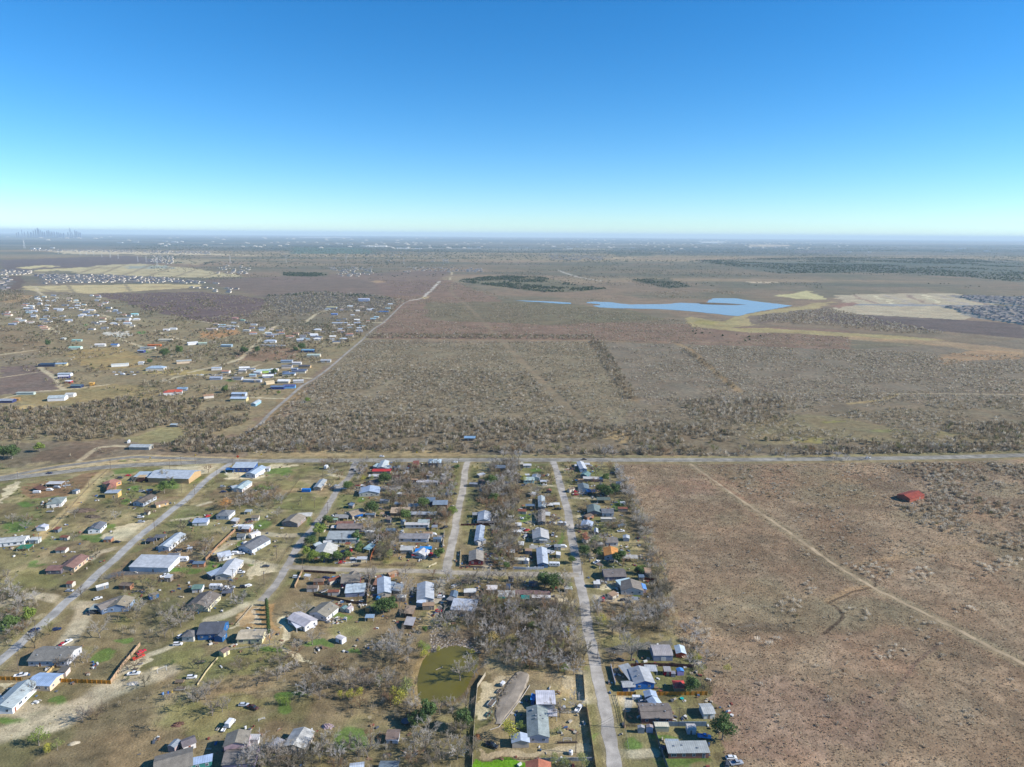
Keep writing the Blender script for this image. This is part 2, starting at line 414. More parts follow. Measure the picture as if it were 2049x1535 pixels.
pz([(1545,592),(1615,582),(1640,590),(1650,600),(1600,598)], (200,190,140), 0.9)
for i in range(7):
    pz([(1700 + i * 34, 590),(1708 + i * 34, 590),(1772 + i * 34, 611),(1764 + i * 34, 611)], ((150,126,112),(214,204,170),(170,160,150))[i % 3], 0.9)
pz([(1690,607),(1990,611),(1990,613.5),(1700,611.5)], (150,150,148)); pz([(1660,612),(1705,604),(1722,608),(1680,618)], (150,116,100), 0.9)
pz([(1895,591),(2049,594),(2049,612),(1960,606)], (128,128,126), 0.9); pz([(1888,613),(2049,614),(2049,650),(1950,636)], (132,130,126), 0.9)
pz([(1660,626),(1960,642),(2049,650),(2049,678),(1900,664),(1700,650),(1620,640)], (104,92,88), 0.9)
for pts in ([(160,546),(205,533)],[(195,550),(250,530)],[(240,553),(300,531)],[(290,555),(345,533)],[(345,556),(390,540)],[(400,556),(440,546)],[(150,545),(260,547),(420,553)],[(180,538),(300,541),(430,548)],[(100,532),(60,540)]): pline(pts, 22, (140,126,104), 0.7)
for pts in ([(70,574),(110,584)],[(135,571),(150,586)],[(60,577),(390,574)],[(250,569),(262,583)]): pline(pts, 12, (136,124,104), 0.7)
el(120,582,40,2,(150,134,104),.6); el(330,574,50,1.6,(160,140,106),.6); el(300,545,70,2,(176,160,124),.5); el(215,536,40,1.2,(130,118,100),.5)
# dam and its grassy strips
pz([(1455,645),(1480,630),(1560,618),(1660,603),(1672,606),(1600,626),(1500,652),(1464,656)], (170,154,112))
pz([(1364,638),(1380,633),(1412,639),(1452,643),(1470,634),(1478,640),(1468,656),(1540,657),(1660,664),(1800,672),(1900,682),(1780,680),(1600,668),(1480,664),(1390,654)], (170,156,110), 0.85)
pz([(1395,640),(1440,645),(1430,652),(1396,648)], (160,148,92), 0.9)
pz([(1500,632),(1650,615),(1670,625),(1560,642),(1500,650)], (122,108,96), 0.9)
pz([(1880,712),(1960,700),(2049,706),(2049,718),(1950,722),(1890,730)], (188,150,108), 0.5)
pz([(1700,672),(1900,684),(2049,700),(2049,712),(1850,690),(1700,680)], (178,150,114), 0.6)
# left valley
pz([(-200,600),(400,645),(560,655),(740,672),(640,740),(560,800),(480,870),(-300,900)], (152,138,102), 0.65); pz([(-200,585),(190,590),(300,622),(420,645),(200,660),(-200,640)], (146,134,102), 0.5)
pz([(130,706),(150,700),(240,694),(300,720),(282,733),(200,742),(160,728)], (164,142,96), 0.9)
pz([(0,660),(30,652),(75,680),(100,700),(60,706),(0,706)], (142,122,94), 0.8); pz([(0,712),(76,704),(78,728),(0,752)], (140,126,104), 0.8)
pz([(0,735),(72,730),(108,748),(118,782),(0,790)], (124,106,98), 0.85)
pz([(0,795),(120,782),(240,768),(330,780),(300,800),(120,812),(0,806)], (158,140,96), 0.8)
el(55,816,32,4,(206,176,120)); el(85,813,12,3,(206,176,120))
pz([(250,880),(310,858),(352,852),(382,868),(352,884),(290,890)], (152,142,100), 0.9)
pz([(280,735),(420,742),(410,752),(290,748)], (176,158,104), 0.8)
pz([(208,664),(256,662),(272,671),(250,676),(215,671)], (222,216,200)); pz([(395,664),(470,656),(478,668),(420,680),(400,674)], (190,142,96), 0.7)
el(258,665,0.1,0.1,(0,0,0),0); el(288,665,9,2.6,(92,142,66)); el(293,703,8,3,(108,142,76)); el(178,650,6,1.5,(90,140,70)); el(415,661,9,2,(160,160,60)); el(545,753,14,4,(120,130,80)); el(463,760,11,4,(110,138,70)); el(562,762,11,3.5,(104,136,70)); el(480,801,10,3,(132,140,84))
pz([(470,700),(560,694),(600,700),(590,716),(540,722),(480,722)], (140,108,88), 0.7)
pz([(480,878),(510,850),(560,798),(600,770),(610,790),(570,815),(520,862)], (160,136,94), 0.6)
pz([(160,885),(230,895),(240,905),(160,918),(60,925),(90,900)], (122,102,84), 0.7)
for pts, wm in (([(0,628),(60,625),(90,650),(120,668)],8),([(60,572),(72,575),(85,590),(130,598),(180,620),(232,640),(262,655)],9),([(300,700),(250,682),(235,676)],7),([(0,710),(75,700)],6),([(78,728),(85,740),(108,755),(122,775),(130,780)],7),([(0,800),(60,785),(130,780),(215,770)],6),([(0,756),(75,745)],4),([(610,645),(640,625),(663,620)],9),([(540,645),(600,644),(700,645),(770,646)],6),([(380,745),(470,722),(495,705),(540,660),(560,650)],8),([(330,762),(380,750),(470,757),(560,755),(620,757)],7),([(445,755),(490,740),(520,730)],6),([(310,660),(340,673),(375,682)],6),([(400,642),(450,650),(500,648)],7),([(505,795),(540,797),(572,798)],5),([(155,925),(200,895),(250,893)],5),([(900,560),(905,545)],6)):
    pline(pts, wm, (206,190,156), 0.85)
for pts, wm in (([(822,601),(845,597),(852,590),(865,579),(880,562)],10),([(1115,540),(1130,546),(1160,555),(1200,562)],12)): pline(pts, wm, (212,204,190), 0.9)
el(849,596,6,3,(216,190,140)); el(755,564,12,3,(190,160,120),0.7)
pline([(735,679),(1190,682)], 7, (158,138,104), 0.8); pline([(1190,683),(1900,692)], 8, (150,134,104), 0.6)
pline([(1760,787),(1900,788),(2049,789.5)], 4, (186,170,140), 0.9); pline([(1480,785),(1560,785),(1700,786),(1760,787)], 4, (150,138,112), 0.7); pline([(1700,808),(1760,800),(1795,789)], 8, (176,154,110), 0.8)
pline([(1355,688),(1385,702),(1412,728),(1480,783)], 12, (156,132,98), 0.85); pline([(1175,680),(1210,722),(1235,755),(1275,805)], 10, (140,122,96), 0.8)
pline(MIDCUT, 12, (140,124,100), 0.6); pline(MIDCUT, 4, (150,132,106), 0.4)
pz([(1190,855),(1230,862),(1290,880),(1240,885),(1205,872)], (172,148,108), 0.8)
pz([(1490,850),(1570,826),(1700,838),(1860,868),(2049,876),(2049,890),(1800,884),(1650,884),(1560,892),(1500,885)], (146,134,96), 0.45)
el(1672,844,22,2.5,(154,148,80),.6); el(1780,862,40,3,(138,138,84),.6); el(1900,868,26,3,(146,136,90),.6); el(1620,880,30,6,(150,138,84))
pz([(500,905),(620,902),(760,900),(960,906),(960,914),(500,917)], (172,152,112), 0.8); pline([(960,912),(1200,912),(1500,914),(2049,903)], 6, (160,150,110), 0.7)
pz([(1225,926),(2049,917),(2200,930),(2200,1700),(1500,1700),(1470,1535),(1400,1390),(1345,1250),(1330,1150),(1280,1020)], (150,128,104))
el(1560,960,200,16,(170,136,108),0.5); el(1380,975,80,22,(148,118,100),0.5); el(1900,970,160,45,(150,136,120),0.4); el(1650,1120,60,40,(150,138,112),0.4); el(1880,1160,120,35,(168,146,122),0.35)
fm = ((QX > 1230 + (QY - 925) * 0.42) & (QY > 922)).astype(float); blend(fm * sstep(0.5, 0.64, fbm(GX, GY, 40, 81)) * 0.5, (122,102,82)); blend(fm * sstep(0.54, 0.68, fbm(GX, GY, 26, 82)) * 0.5, (178,154,126)); blend(fm * sstep(0.56, 0.7, fbm(GX, GY, 70, 83)) * 0.4, (134,126,98))
el(1560,1440,240,80,(150,122,106),0.5); el(1760,1300,120,50,(164,136,112),0.5)
pz([(1430,1250),(1480,1243),(1560,1248),(1590,1262),(1480,1268)], (112,98,80), 0.8); el(1500,1251,26,3,(132,122,108),0.7)
pline(TRAIL, 11, (156,140,112), 0.75, 0.5); pline([(1400,950),(1419,955),(1500,1006)], 5, (150,116,92), 0.7)
pline([(1722,1138),(1738,1148),(1750,1157),(1752,1172)], 1.8, (76,64,52), 0.8); pline([(1658,1206),(1672,1214),(1684,1226),(1686,1236),(1672,1250),(1650,1268)], 2.0, (78,64,52), 0.85); pline([(1742,1174),(1700,1182),(1658,1204)], 6, (168,140,106), 0.7); pline([(1752,1172),(1742,1177),(1700,1187),(1658,1207)], 1.5, (82,68,54), 0.8); pline([(1745,1150),(1720,1134),(1760,1122)], 2.2, (74,60,50), 0.8); pline([(1720,1130),(1790,1116),(1880,1100),(1960,1092)], 7, (166,140,106), 0.5); pline([(1785,1390),(1830,1330),(1880,1290)], 2, (126,104,90), 0.7)  # gullies have no relief; their shade is painted as dark lines
# --- village
pz([(-300,1010),(0,966),(105,952),(211,941),(360,931),(700,926),(1225,926),(1280,1020),(1330,1150),(1345,1250),(1400,1390),(1470,1535),(1500,1700),(-400,1700)], (142,132,92))
blend_m = ((QY > 925) & (QX < 1230 + (QY - 925) * 0.42)).astype(float)
blend(blend_m * sstep(0.46, 0.62, n2) * 0.7, (150,128,100)); blend(blend_m * sstep(0.5, 0.64, fbm(GX, GY, 34, 71)) * 0.65, (118,124,72)); blend(blend_m * sstep(0.56, 0.7, fbm(GX, GY, 22, 72)) * 0.6, (180,162,122)); blend(blend_m * sstep(0.6, 0.72, fbm(GX, GY, 9, 73)) * 0.6, (98,88,66)); blend(blend_m * sstep(0.5, 0.66, fbm(GX, GY, 48, 74)) * 0.5, (112,100,76))
pz([(40,975),(100,962),(215,942),(170,975),(140,990),(60,1000)], (144,112,84), 0.8); pz([(440,975),(560,960),(600,950),(570,975),(520,1010),(400,1015)], (142,118,90), 0.6)
pz([(80,1230),(240,1225),(250,1300),(180,1300),(110,1290),(90,1265)], (142,126,94), 0.7); pz([(390,1085),(300,1095),(240,1110),(230,1150),(330,1165),(400,1150)], (140,116,88), 0.6)
GREEN = [(42,1010,20,5),(30,1055,30,10),(223,1051,14,6),(193,1076,26,8),(334,974,26,7),(267,977,10,6),(67,1130,20,9),(246,942,22,4),(246,1002,14,7),(343,1143,26,8),(555,944,27,8),(523,976,20,6),(440,933,12,4),(408,960,16,6),(530,1046,26,12),(472,1083,9,9),(431,1134,17,11),(368,1143,34,10),(502,1132,14,4),(612,1044,8,9),(1078,940,12,6),(1243,1011,17,11),(1125,1076,5,16),(1087,967,9,4),(1048,1034,15,9),(1280,1137,22,9),(246,1282,15,10),(210,1312,22,12),(561,1407,16,17),(590,1393,30,6),(711,1480,34,24),(1331,1470,25,8),(1272,1486,20,16),(1378,1524,55,9),(640,1290,26,8),(680,1235,24,7),(760,1207,30,6),(1270,1183,14,20),(1104,1466,22,12),(60,1393,8,7),(75,1425,18,5),(110,1400,16,8),(20,1440,28,8),(1184,1345,5,25),(1204,1478,5,20),(950,1100,10,5),(858,1298,10,10),(540,1300,20,6),(700,1305,20,6),(720,1000,14,5),(905,972,5,7),(925,975,4,8),(845,938,14,3),(1150,925,10,2.5)]
for g in GREEN: el(*g, (96,128,56), 0.75)
pz([(948,1521),(1060,1520),(1060,1560),(946,1560)], (102,148,34))
for g in [(370,1320,50,28),(480,1410,60,20),(400,1440,90,30),(250,1240,24,12),(640,1010,40,14),(580,970,40,12),(790,1120,40,7),(60,1155,60,18),(300,1190,40,12),(700,1255,40,20),(1107,1437,22,10),(1238,1283,40,12)]: el(*g, (140,136,84), 0.6)
for g in [(880,1265,26,10),(820,1230,30,12),(985,1150,30,2)]: el(*g, (150,130,100), 0.6)
TAN = (220,204,168)
for poly in ([(345,933),(425,927),(450,931),(425,950),(398,950),(375,942),(300,936)], [(462,945),(490,944),(530,952),(510,961),(445,958)], [(530,932),(580,926),(590,932),(560,938),(530,936)], [(210,1080),(235,1052),(290,1042),(310,1046),(275,1083),(250,1084)], [(505,1132),(540,1136),(567,1136),(560,1143),(505,1153),(490,1158),(485,1148)], [(0,980),(30,962),(38,968),(10,1000),(0,1010)], [(1252,1168),(1262,1162),(1240,1180),(1160,1172),(1165,1160),(1195,1170)], [(250,1360),(265,1325),(285,1322),(300,1340),(272,1362)], [(0,1365),(40,1360),(0,1385)], [(555,1240),(580,1230),(575,1265),(562,1290),(605,1310),(630,1325),(600,1322),(560,1300)], [(470,1256),(495,1220),(515,1205),(525,1207),(508,1240),(488,1258)], [(1115,1350),(1145,1350),(1150,1385),(1120,1380)], [(965,1360),(985,1352),(1030,1345),(1000,1385),(960,1440),(952,1440)]):
    pz(poly, TAN, 0.85)
pz([(476,1240),(500,1216),(520,1206),(538,1212),(545,1275),(532,1280),(530,1262),(480,1258)], (190,148,98), 0.6); pz([(497,1245),(520,1208),(524,1210),(514,1250)], (214,196,164), 0.9)
pz([(855,1225),(872,1205),(880,1230),(870,1250),(840,1258)], (206,180,130), 0.8); pz([(866,1160),(885,1158),(888,1200),(868,1205)], (186,174,156), 0.9); pz([(905,1165),(920,1166),(918,1182),(895,1182)], (206,176,120), 0.8)
pz([(940,1290),(1000,1400),(960,1460),(1000,1520),(1190,1520),(1160,1350),(1060,1345)], (172,150,118), 0.55); pz([(950,1500),(1060,1506),(1190,1490),(1192,1508),(1100,1516),(950,1518)], (196,178,146), 0.7)
for pts in ([(215,938),(195,955),(170,985),(160,1000),(140,1020),(115,1040),(95,1060),(78,1078)],): pline(pts, 8, (202,178,130), 0.9)
for pts, wm in (([(398,1011),(420,1005)],4),([(345,1041),(400,1035)],4),([(460,1115),(545,1133),(570,1135)],6),([(0,1420),(40,1418),(90,1428),(140,1415),(180,1400),(200,1380),(225,1370)],10),([(0,1470),(60,1455),(120,1445),(180,1405),(240,1375),(330,1345)],12),([(132,1205),(110,1198),(60,1192),(0,1210)],7),([(132,1207),(160,1212),(172,1214),(160,1245),(140,1278),(125,1295)],9),([(76,1236),(85,1231)],4),([(520,1205),(490,1212),(460,1228),(420,1240)],7),([(430,1105),(500,1068),(560,1072),(612,1070)],6),([(690,1130),(720,1125),(730,1120)],5),([(180,1120),(200,1105),(240,1096)],6),([(660,950),(690,955)],5),([(905,1040),(900,1050)],3),([(1150,1107),(1180,1109)],5),([(1140,996),(1190,998)],4),([(1122,975),(1100,972),(1085,975)],4),([(1145,1035),(1180,1032),(1200,1030)],5),([(1115,938),(1140,941)],5),([(1130,1048),(1060,1045)],6),([(1147,1098),(1080,1095)],6),([(970,1146),(975,1120),(965,1100)],6),([(1165,1190),(1230,1200),(1265,1200)],6),([(1140,1205),(1100,1195),(1060,1200)],8),([(1200,1394),(1225,1400),(1258,1405)],7),([(1240,1508),(1280,1510),(1310,1505)],5),([(1170,1350),(1172,1395),(1185,1400)],6),([(80,1460),(130,1450),(260,1330),(330,1300),(380,1275)],4)):
    pline(pts, wm, (204,190,160), 0.8)
pline([(215,1155),(250,1146),(330,1143)], 7, (96,98,102), 0.95)   # dark gravel drive by the metal-roofed house
pz([(1243,1393),(1262,1400),(1262,1418),(1246,1418)], (172,168,158), 0.9); pz([(1290,1285),(1340,1276),(1344,1290),(1240,1310),(1180,1300)], (112,110,108), 0.7)
pz([(1118,1373),(1160,1380),(1168,1392),(1120,1392)], (196,168,120), 0.6)
# ditches and worn verges along the streets
for L_, wd in ((HWY, 24), (LEFT_ST, 15), (ST_B, 13), (ST_C, 12), (ST_D, 13), (CROSS, 11)): pline(L_, wd, (138,128,88), 0.55, 0.25)
pline(SLIP, 15, (190,168,126), 0.9, 0.3); pz([(60,948),(146,935),(211,926),(280,921),(360,922),(300,926),(211,931),(105,943)], (200,176,132), 0.9); el(262,922,18,1.6,(110,132,66)); el(250,959,0.1,0.1,(0,0,0),0)
pline([(82,941),(120,936),(195,927)], 9, (204,184,150), 0.6)
for L_, wd in ((LEFT_ST, 9.5), (ST_B, 8.5), (ST_C, 9.5), (ST_D, 8.8), (CROSS, 8.5)): pline(L_, wd * .92, (178,162,130), 0.5, 0.3)
# pond banks
pline([(857,1308),(880,1298),(905,1292),(926,1292),(941,1298),(952,1305),(959,1320),(952,1342),(941,1364),(930,1386),(905,1404),(870,1410),(843,1409),(836,1396),(834,1370),(840,1335),(857,1308)], 5, (128,108,76), 0.85)
pline([(857,1308),(841,1337),(835,1360),(836,1385),(843,1408),(870,1410)], 6, (176,150,104), 0.8); el(850,1300,9,14,(132,140,70),0.7); el(905,1278,50,14,(96,84,78),0.5)
ARM = [(1028,601.4),(1067,602.4),(1110,604),(1143,606.2),(1143,608.6),(1120,608.2),(1085,605.4),(1055,603.8)]
LAKE = [(1176,604.6),(1190,603.9),(1225,605.4),(1240,607.5),(1261,609.6),(1319,609.2),(1340,608),(1360,606.2),(1385,607),(1407,607.8),(1416,604),(1419,601),(1428,597),(1450,597),(1473,597.3),(1490,600),(1508,603),(1540,606.5),(1586,612),(1550,618.5),(1508,626),(1476,633),(1455,631.5),(1436,629),(1400,625.5),(1378,623.2),(1350,621),(1319,619),(1270,618),(1231,617.2),(1200,615.8),(1186,612.5),(1202,610.5),(1195,608.5),(1172,607)]
pline(LAKE[:14], 16, (150,118,88), 0.7); pline(LAKE[-14:], 14, (168,140,100), 0.7)
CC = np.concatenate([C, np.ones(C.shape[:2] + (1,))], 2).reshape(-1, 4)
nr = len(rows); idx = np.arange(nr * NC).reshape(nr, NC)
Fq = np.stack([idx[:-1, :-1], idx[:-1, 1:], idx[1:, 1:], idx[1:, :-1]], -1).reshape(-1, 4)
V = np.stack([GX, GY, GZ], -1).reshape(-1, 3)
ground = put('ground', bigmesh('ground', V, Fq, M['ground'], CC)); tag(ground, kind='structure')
del V, Fq, CC, QX, QY, dx_, dy_, fa, fb, fc, n1, n2, n3, C

# ---------------------------------------------------------------- roads, paths, water
def ribbon(name, pts, wm, z, c, kind='structure', edge=0.25, mat='asphalt', ground_z=False):
    W = smooth_line(to_world_line(pts), 4.0)
    d = np.gradient(W, axis=0); d /= np.linalg.norm(d, axis=1)[:, None] + 1e-9
    nrm = np.stack([-d[:, 1], d[:, 0]], 1)
    r_ = np.random.default_rng(len(W))
    wl = wm / 2 + r_.normal(0, edge * 0.4, len(W)); wr = wm / 2 + r_.normal(0, edge * 0.4, len(W))
    Lf = W + nrm * wl[:, None]; Rt = W - nrm * wr[:, None]
    n_ = len(W)
    zz = np.full(n_, z) + (relief(W[:, 0], W[:, 1]) if ground_z else 0)
    V = np.concatenate([np.column_stack([Rt, zz]), np.column_stack([Lf, zz])])
    i = np.arange(n_ - 1); F = np.stack([i, i + 1, n_ + i + 1, n_ + i], 1)
    o = put(name, bigmesh(name, V, F, M[mat]), color=c); tag(o, kind=kind); return o
ribbon('road', HWY, 10.4, 0.10, A((152,148,138)))
ribbon('road', SLIP, 7.0, 0.08, A((150,146,136)))
ribbon('road', LEFT_ST, 5.8, 0.05, A((180,178,172)), edge=0.5)
ribbon('road', ST_B, 5.2, 0.052, A((174,168,158)), edge=0.6)
ribbon('road', CROSS, 5.4, 0.064, A((178,168,150)), edge=0.6)
ribbon('road', ST_C, 5.6, 0.056, A((188,180,166)), edge=0.7)
ribbon('road', ST_D, 5.8, 0.060, A((184,178,168)), edge=0.5)
ribbon('road', FAR_ROAD, 4.6, 0.15, A((168,162,152)))
ribbon('path', TRAIL, 2.5, 0.05, A((186,166,136)), edge=0.9)
# painted lane lines on the highway
def lane_line(off, c, z=0.13, wd=0.3):
    W = smooth_line(to_world_line(HWY), 4.0); d = np.gradient(W, axis=0); d /= np.linalg.norm(d, axis=1)[:, None]
    nrm = np.stack([-d[:, 1], d[:, 0]], 1); a_ = W + nrm * (off - wd / 2); b_ = W + nrm * (off + wd / 2); n_ = len(W)
    V = np.concatenate([np.column_stack([a_, np.full(n_, z)]), np.column_stack([b_, np.full(n_, z)])])
    i = np.arange(n_ - 1); F = np.stack([i, i + 1, n_ + i + 1, n_ + i], 1)
    return V, F
V1, F1 = lane_line(-4.6, None); V2, F2 = lane_line(4.6, None); V3, F3 = lane_line(0.3, None)
Vv = np.concatenate([V1, V2, V3]); Ff = np.concatenate([F1, F2 + len(V1), F3 + len(V1) + len(V2)])
o = put('road_marking', bigmesh('road_marking', Vv, Ff, M['asphalt']), color=A((225,222,205))); tag(o, kind='structure')
def sheet(name, poly, z, mat, c=None, k=1):
    W = to_world_line(poly)
    me = bpy.data.meshes.new(name); me.from_pydata([(x, y, z) for x, y in W], [], [tuple(range(len(W)))])
    me.materials.append(M[mat]); me.update()
    if me.polygons[0].normal.z < 0: me.flip_normals()
    o = put(name, me, color=c); tag(o, kind='structure'); return o
def shore(poly, dd=4.0):
    "wavy shoreline: extra points along each side, pushed in and out a little"
    W = to_world_line(poly); out = []
    for i in range(len(W)):
        p, q = W[i], W[(i + 1) % len(W)]; L = np.linalg.norm(q - p); k = max(1, int(L / 8)); n_ = np.array([-(q - p)[1], (q - p)[0]]) / (L + 1e-9)
        for j in range(k):
            t = j / k; out.append(p + (q - p) * t + n_ * (float(fbm(p[0] + L * t, p[1], 18, 5, 2)) - .5) * dd)
    x = np.array(out); px, py = proj(x[:, 0], x[:, 1], 0.0); return list(zip(px, py))
sheet('lake', shore(LAKE, 12), 0.6, 'lake_water'); sheet('lake', shore(ARM, 5), 0.6, 'lake_water')
FING = [(1395,606.5),(1405,605.5),(1430,606.5),(1465,608),(1497,610.5),(1470,611),(1430,610.2),(1400,609)]
Wf = to_world_line(FING); mb = MB(); n_ = len(Wf); cx_, cy_ = Wf.mean(0)
mb.add([(x, y, 0.4) for x, y in Wf] + [((x - cx_) * 0.8 + cx_, (y - cy_) * 0.8 + cy_, 1.4) for x, y in Wf], [(i, (i + 1) % n_, n_ + (i + 1) % n_, n_ + i) for i in range(n_)] + [tuple(range(n_, 2 * n_))])
o = mb.build('peninsula', M['asphalt'], color=A((118,104,84))); tag(o, kind='structure')
POND = [(857,1308),(867,1303),(880,1298.5),(892,1295),(905,1293),(915,1292),(926,1293),(941,1298.5),(952,1305),(958,1318),(957,1332),(952,1340),(946,1352),(941,1362),(936,1374),(930,1384),(920,1394),(905,1402),(888,1406),(870,1408),(843,1407),(838,1396),(836,1385),(835,1370),(835.5,1355),(841,1335),(846,1322)]
sheet('pond', POND, 0.05, 'pond_water')
# ---------------------------------------------------------------- mass vegetation (nobody could count it)
def sample(poly, spacing, avoid=(), dens=None):
    "world points spread over a region outlined in the photo, one per spacing^2 metres"
    W = to_world_line(poly); x0, y0 = W.min(0); x1, y1 = W.max(0)
    n_ = int((x1 - x0) * (y1 - y0) / spacing ** 2)
    x = rng.uniform(x0, x1, n_); y = rng.uniform(y0, y1, n_)
    px, py = proj(x, y, relief(x, y)); k = inpoly(px, py, poly)
    for q in avoid: k &= ~inpoly(px, py, q)
    x, y = x[k], y[k]
    if dens is not None:
        k = rng.random(len(x)) < dens(x, y); x, y = x[k], y[k]
    return x, y
_LC = {}
def off_lines(x, y, lines):
    k = np.ones(len(x), bool)
    for pts, hw in lines:
        kk = tuple(pts)
        if kk not in _LC: _LC[kk] = smooth_line(to_world_line(pts), 25)
        W = _LC[kk]
        for i in range(len(W) - 1):
            p, q = W[i], W[i + 1]; v = q - p; L2 = float(v @ v) + 1e-9
            t = np.clip(((x - p[0]) * v[0] + (y - p[1]) * v[1]) / L2, 0, 1)
            k &= np.hypot(x - p[0] - t * v[0], y - p[1] - t * v[1]) > hw
    return x[k], y[k]
def spikes(x, y, r, h, n, wid, cols, lo=0.15, dome=0.9):
    "bushes as bursts of narrow upward shards: arrays of vertices, triangles, colours"
    N = len(x); z0 = relief(x, y)
    th = rng.uniform(0, 2 * np.pi, (N, n)); u = rng.uniform(0.0, 1.0, (N, n)) ** 0.6
    rr = r[:, None] * u * rng.uniform(0.8, 1.1, (N, n))
    zt = h[:, None] * np.sqrt(np.clip(1 - (u * dome) ** 2, 0.05, 1)) * rng.uniform(0.75, 1.05, (N, n))
    tip = np.stack([x[:, None] + rr * np.cos(th), y[:, None] + rr * np.sin(th), z0[:, None] + zt], -1)
    bx = x[:, None] + 0.35 * rr * np.cos(th); by = y[:, None] + 0.35 * rr * np.sin(th); bz = z0[:, None] + h[:, None] * lo * rng.uniform(0, 1.6, (N, n))
    ph = rng.uniform(0, 2 * np.pi, (N, n)); wv = wid[:, None] * rng.uniform(0.6, 1.3, (N, n))
    ax, ay, az = np.cos(ph) * wv, np.sin(ph) * wv, rng.uniform(-0.4, 0.4, (N, n)) * wv
    mid = 0.6
    mx, my, mz = bx + (tip[..., 0] - bx) * mid, by + (tip[..., 1] - by) * mid, bz + (tip[..., 2] - bz) * mid
    b = np.stack([bx, by, bz], -1)
    p1 = np.stack([mx - ax, my - ay, mz - az], -1); p2 = np.stack([mx + ax, my + ay, mz + az], -1)
    V = np.stack([b, p1, tip, p2], 2).reshape(-1, 3)
    F = np.arange(N * n * 4).reshape(-1, 4)
    c = cols[:, None, :] * rng.uniform(0.9, 1.1, (N, n, 1))
    Cc = np.repeat(c.reshape(-1, 3), 4, 0); Cc = np.concatenate([Cc, np.ones((len(Cc), 1))], 1)
    return V, F, Cc
def palette(N, cs, wts, k=0.8, jitter=0.12):
    cs = np.array([lin(c) * k for c in cs]); i = rng.choice(len(cs), N, p=np.array(wts) / sum(wts))
    return cs[i] * rng.uniform(1 - jitter, 1 + jitter, (N, 1))
class Stuff:
    def __init__(s): s.p = []; s.n = 0
    def add(s, V, F, C_): s.p.append((V, F + s.n, C_)); s.n += len(V)
    def build(s, name, label, cat):
        V = np.concatenate([p[0] for p in s.p]); F = np.concatenate([p[1] for p in s.p]); C_ = np.concatenate([p[2] for p in s.p])
        o = put(name, bigmesh(name, V, F, M['scrub'], C_)); tag(o, label, cat, kind='stuff'); print(name, len(F)); return o
GREYS = [(190,180,162),(172,160,138),(156,143,120),(148,134,106),(126,112,90),(108,108,76)]
STREETS = [(LEFT_ST,4.6),(ST_B,4.4),(ST_C,4.6),(ST_D,4.8),(CROSS,4.6)]
DG = [(168,148,122),(142,120,98),(186,168,138),(110,92,74),(200,186,156)]
def wood(st, poly, sp, r, h, n=12, wts=(2,5,4,2,2,.6), cs=GREYS, k=1.0, avoid=(), lines=(), dens=None, wid=0.16, lo=0.15):
    x, y = sample(poly, sp, avoid, dens)
    if lines: x, y = off_lines(x, y, lines)
    if max(q[1] for q in poly) > 930 and cs is not DG: x, y = off_lines(x, y, STREETS)
    if len(x) == 0: return
    if k == 0.8: k = 0.95
    s = rng.uniform(0.65, 1.3, len(x)); rr = r * s; hh = h * s * rng.uniform(0.85, 1.15, len(x))
    d = np.hypot(x, y)
    st.add(*spikes(x, y, rr, hh, n, wid * np.clip(d / 500, 0.8, 3.2) * s, palette(len(x), cs, wts, k), lo))
clump = lambda s, a, b, seed: (lambda x, y: sstep(a, b, fbm(x, y, s, seed, 3)))
MIDL = [(MIDCUT, 7), ([(1355,688),(1385,702),(1412,728),(1480,783)], 5), ([(735,679),(1190,682)], 6), ([(1760,787),(2049,789.5)], 2.5), (FAR_ROAD, 8)]
st = Stuff()
# strip of taller trees along the north side of the highway
wood(st, [(470,878),(560,835),(700,830),(900,835),(1200,850),(1400,850),(1500,880),(2060,888),(2060,905),(1500,912),(1200,909),(960,905),(760,898),(600,901),(500,904),(420,908)], 4.3, 2.7, 4.4, 24, (3,6,5,4,2,1.2), dens=clump(40,0.2,0.4,62), lines=[(HWY, 13), ([(945,905),(935,878)], 4)], wid=0.17)
wood(st, [(470,878),(600,780),(660,738),(900,742),(1100,748),(1200,842),(1250,850),(900,835),(700,830),(560,835)], 4.6, 2.6, 3.0, 16, (3,6,5,2,2,.4), lines=MIDL, dens=clump(60,0.15,0.42,11))
wood(st, [(660,738),(735,682),(1190,685),(1250,770),(1300,850),(1200,842),(1100,748),(900,742)], 5.2, 2.0, 2.3, 10, (3,5,4,4,1,.4), lines=MIDL, dens=clump(50,0.2,0.5,12))
wood(st, [(1190,685),(1700,700),(2049,712),(2049,800),(1300,812),(1250,770)], 5.0, 2.2, 2.3, 10, (3,6,4,2,2,.2), k=1.1, lines=MIDL, dens=clump(80,0.25,0.5,13))
wood(st, [(1250,800),(1500,790),(1760,792),(2049,795),(2060,890),(1500,882),(1400,850),(1300,850)], 5.0, 2.4, 3.0, 13, (4,5,4,3,1,.4), dens=clump(50,0.3,0.52,14), lines=MIDL)
wood(st, [(1340,800),(1560,800),(1620,830),(1560,845),(1480,850),(1420,850)], 5.0, 3.2, 5.2, 16, (2,4,5,2,4,1), dens=clump(40,0.3,0.5,15))
wood(st, [(1880,850),(2049,845),(2049,880),(1920,882)], 5.0, 3.4, 5.4, 16, (1,3,5,2,5,2)); wood(st, [(1180,682),(1205,682),(1278,800),(1250,800),(1215,740)], 4.5, 3, 4.5, 14, (1,3,5,2,5,1))
wood(st, [(735,668),(1190,671),(1190,679),(730,677)], 5.4, 3.0, 4.0, 14, (1,3,5,3,2,1)); wood(st, [(1360,694),(1400,712),(1480,778),(1465,780),(1395,722)], 6, 2.6, 4, 12, (0,2,4,1,5,1))
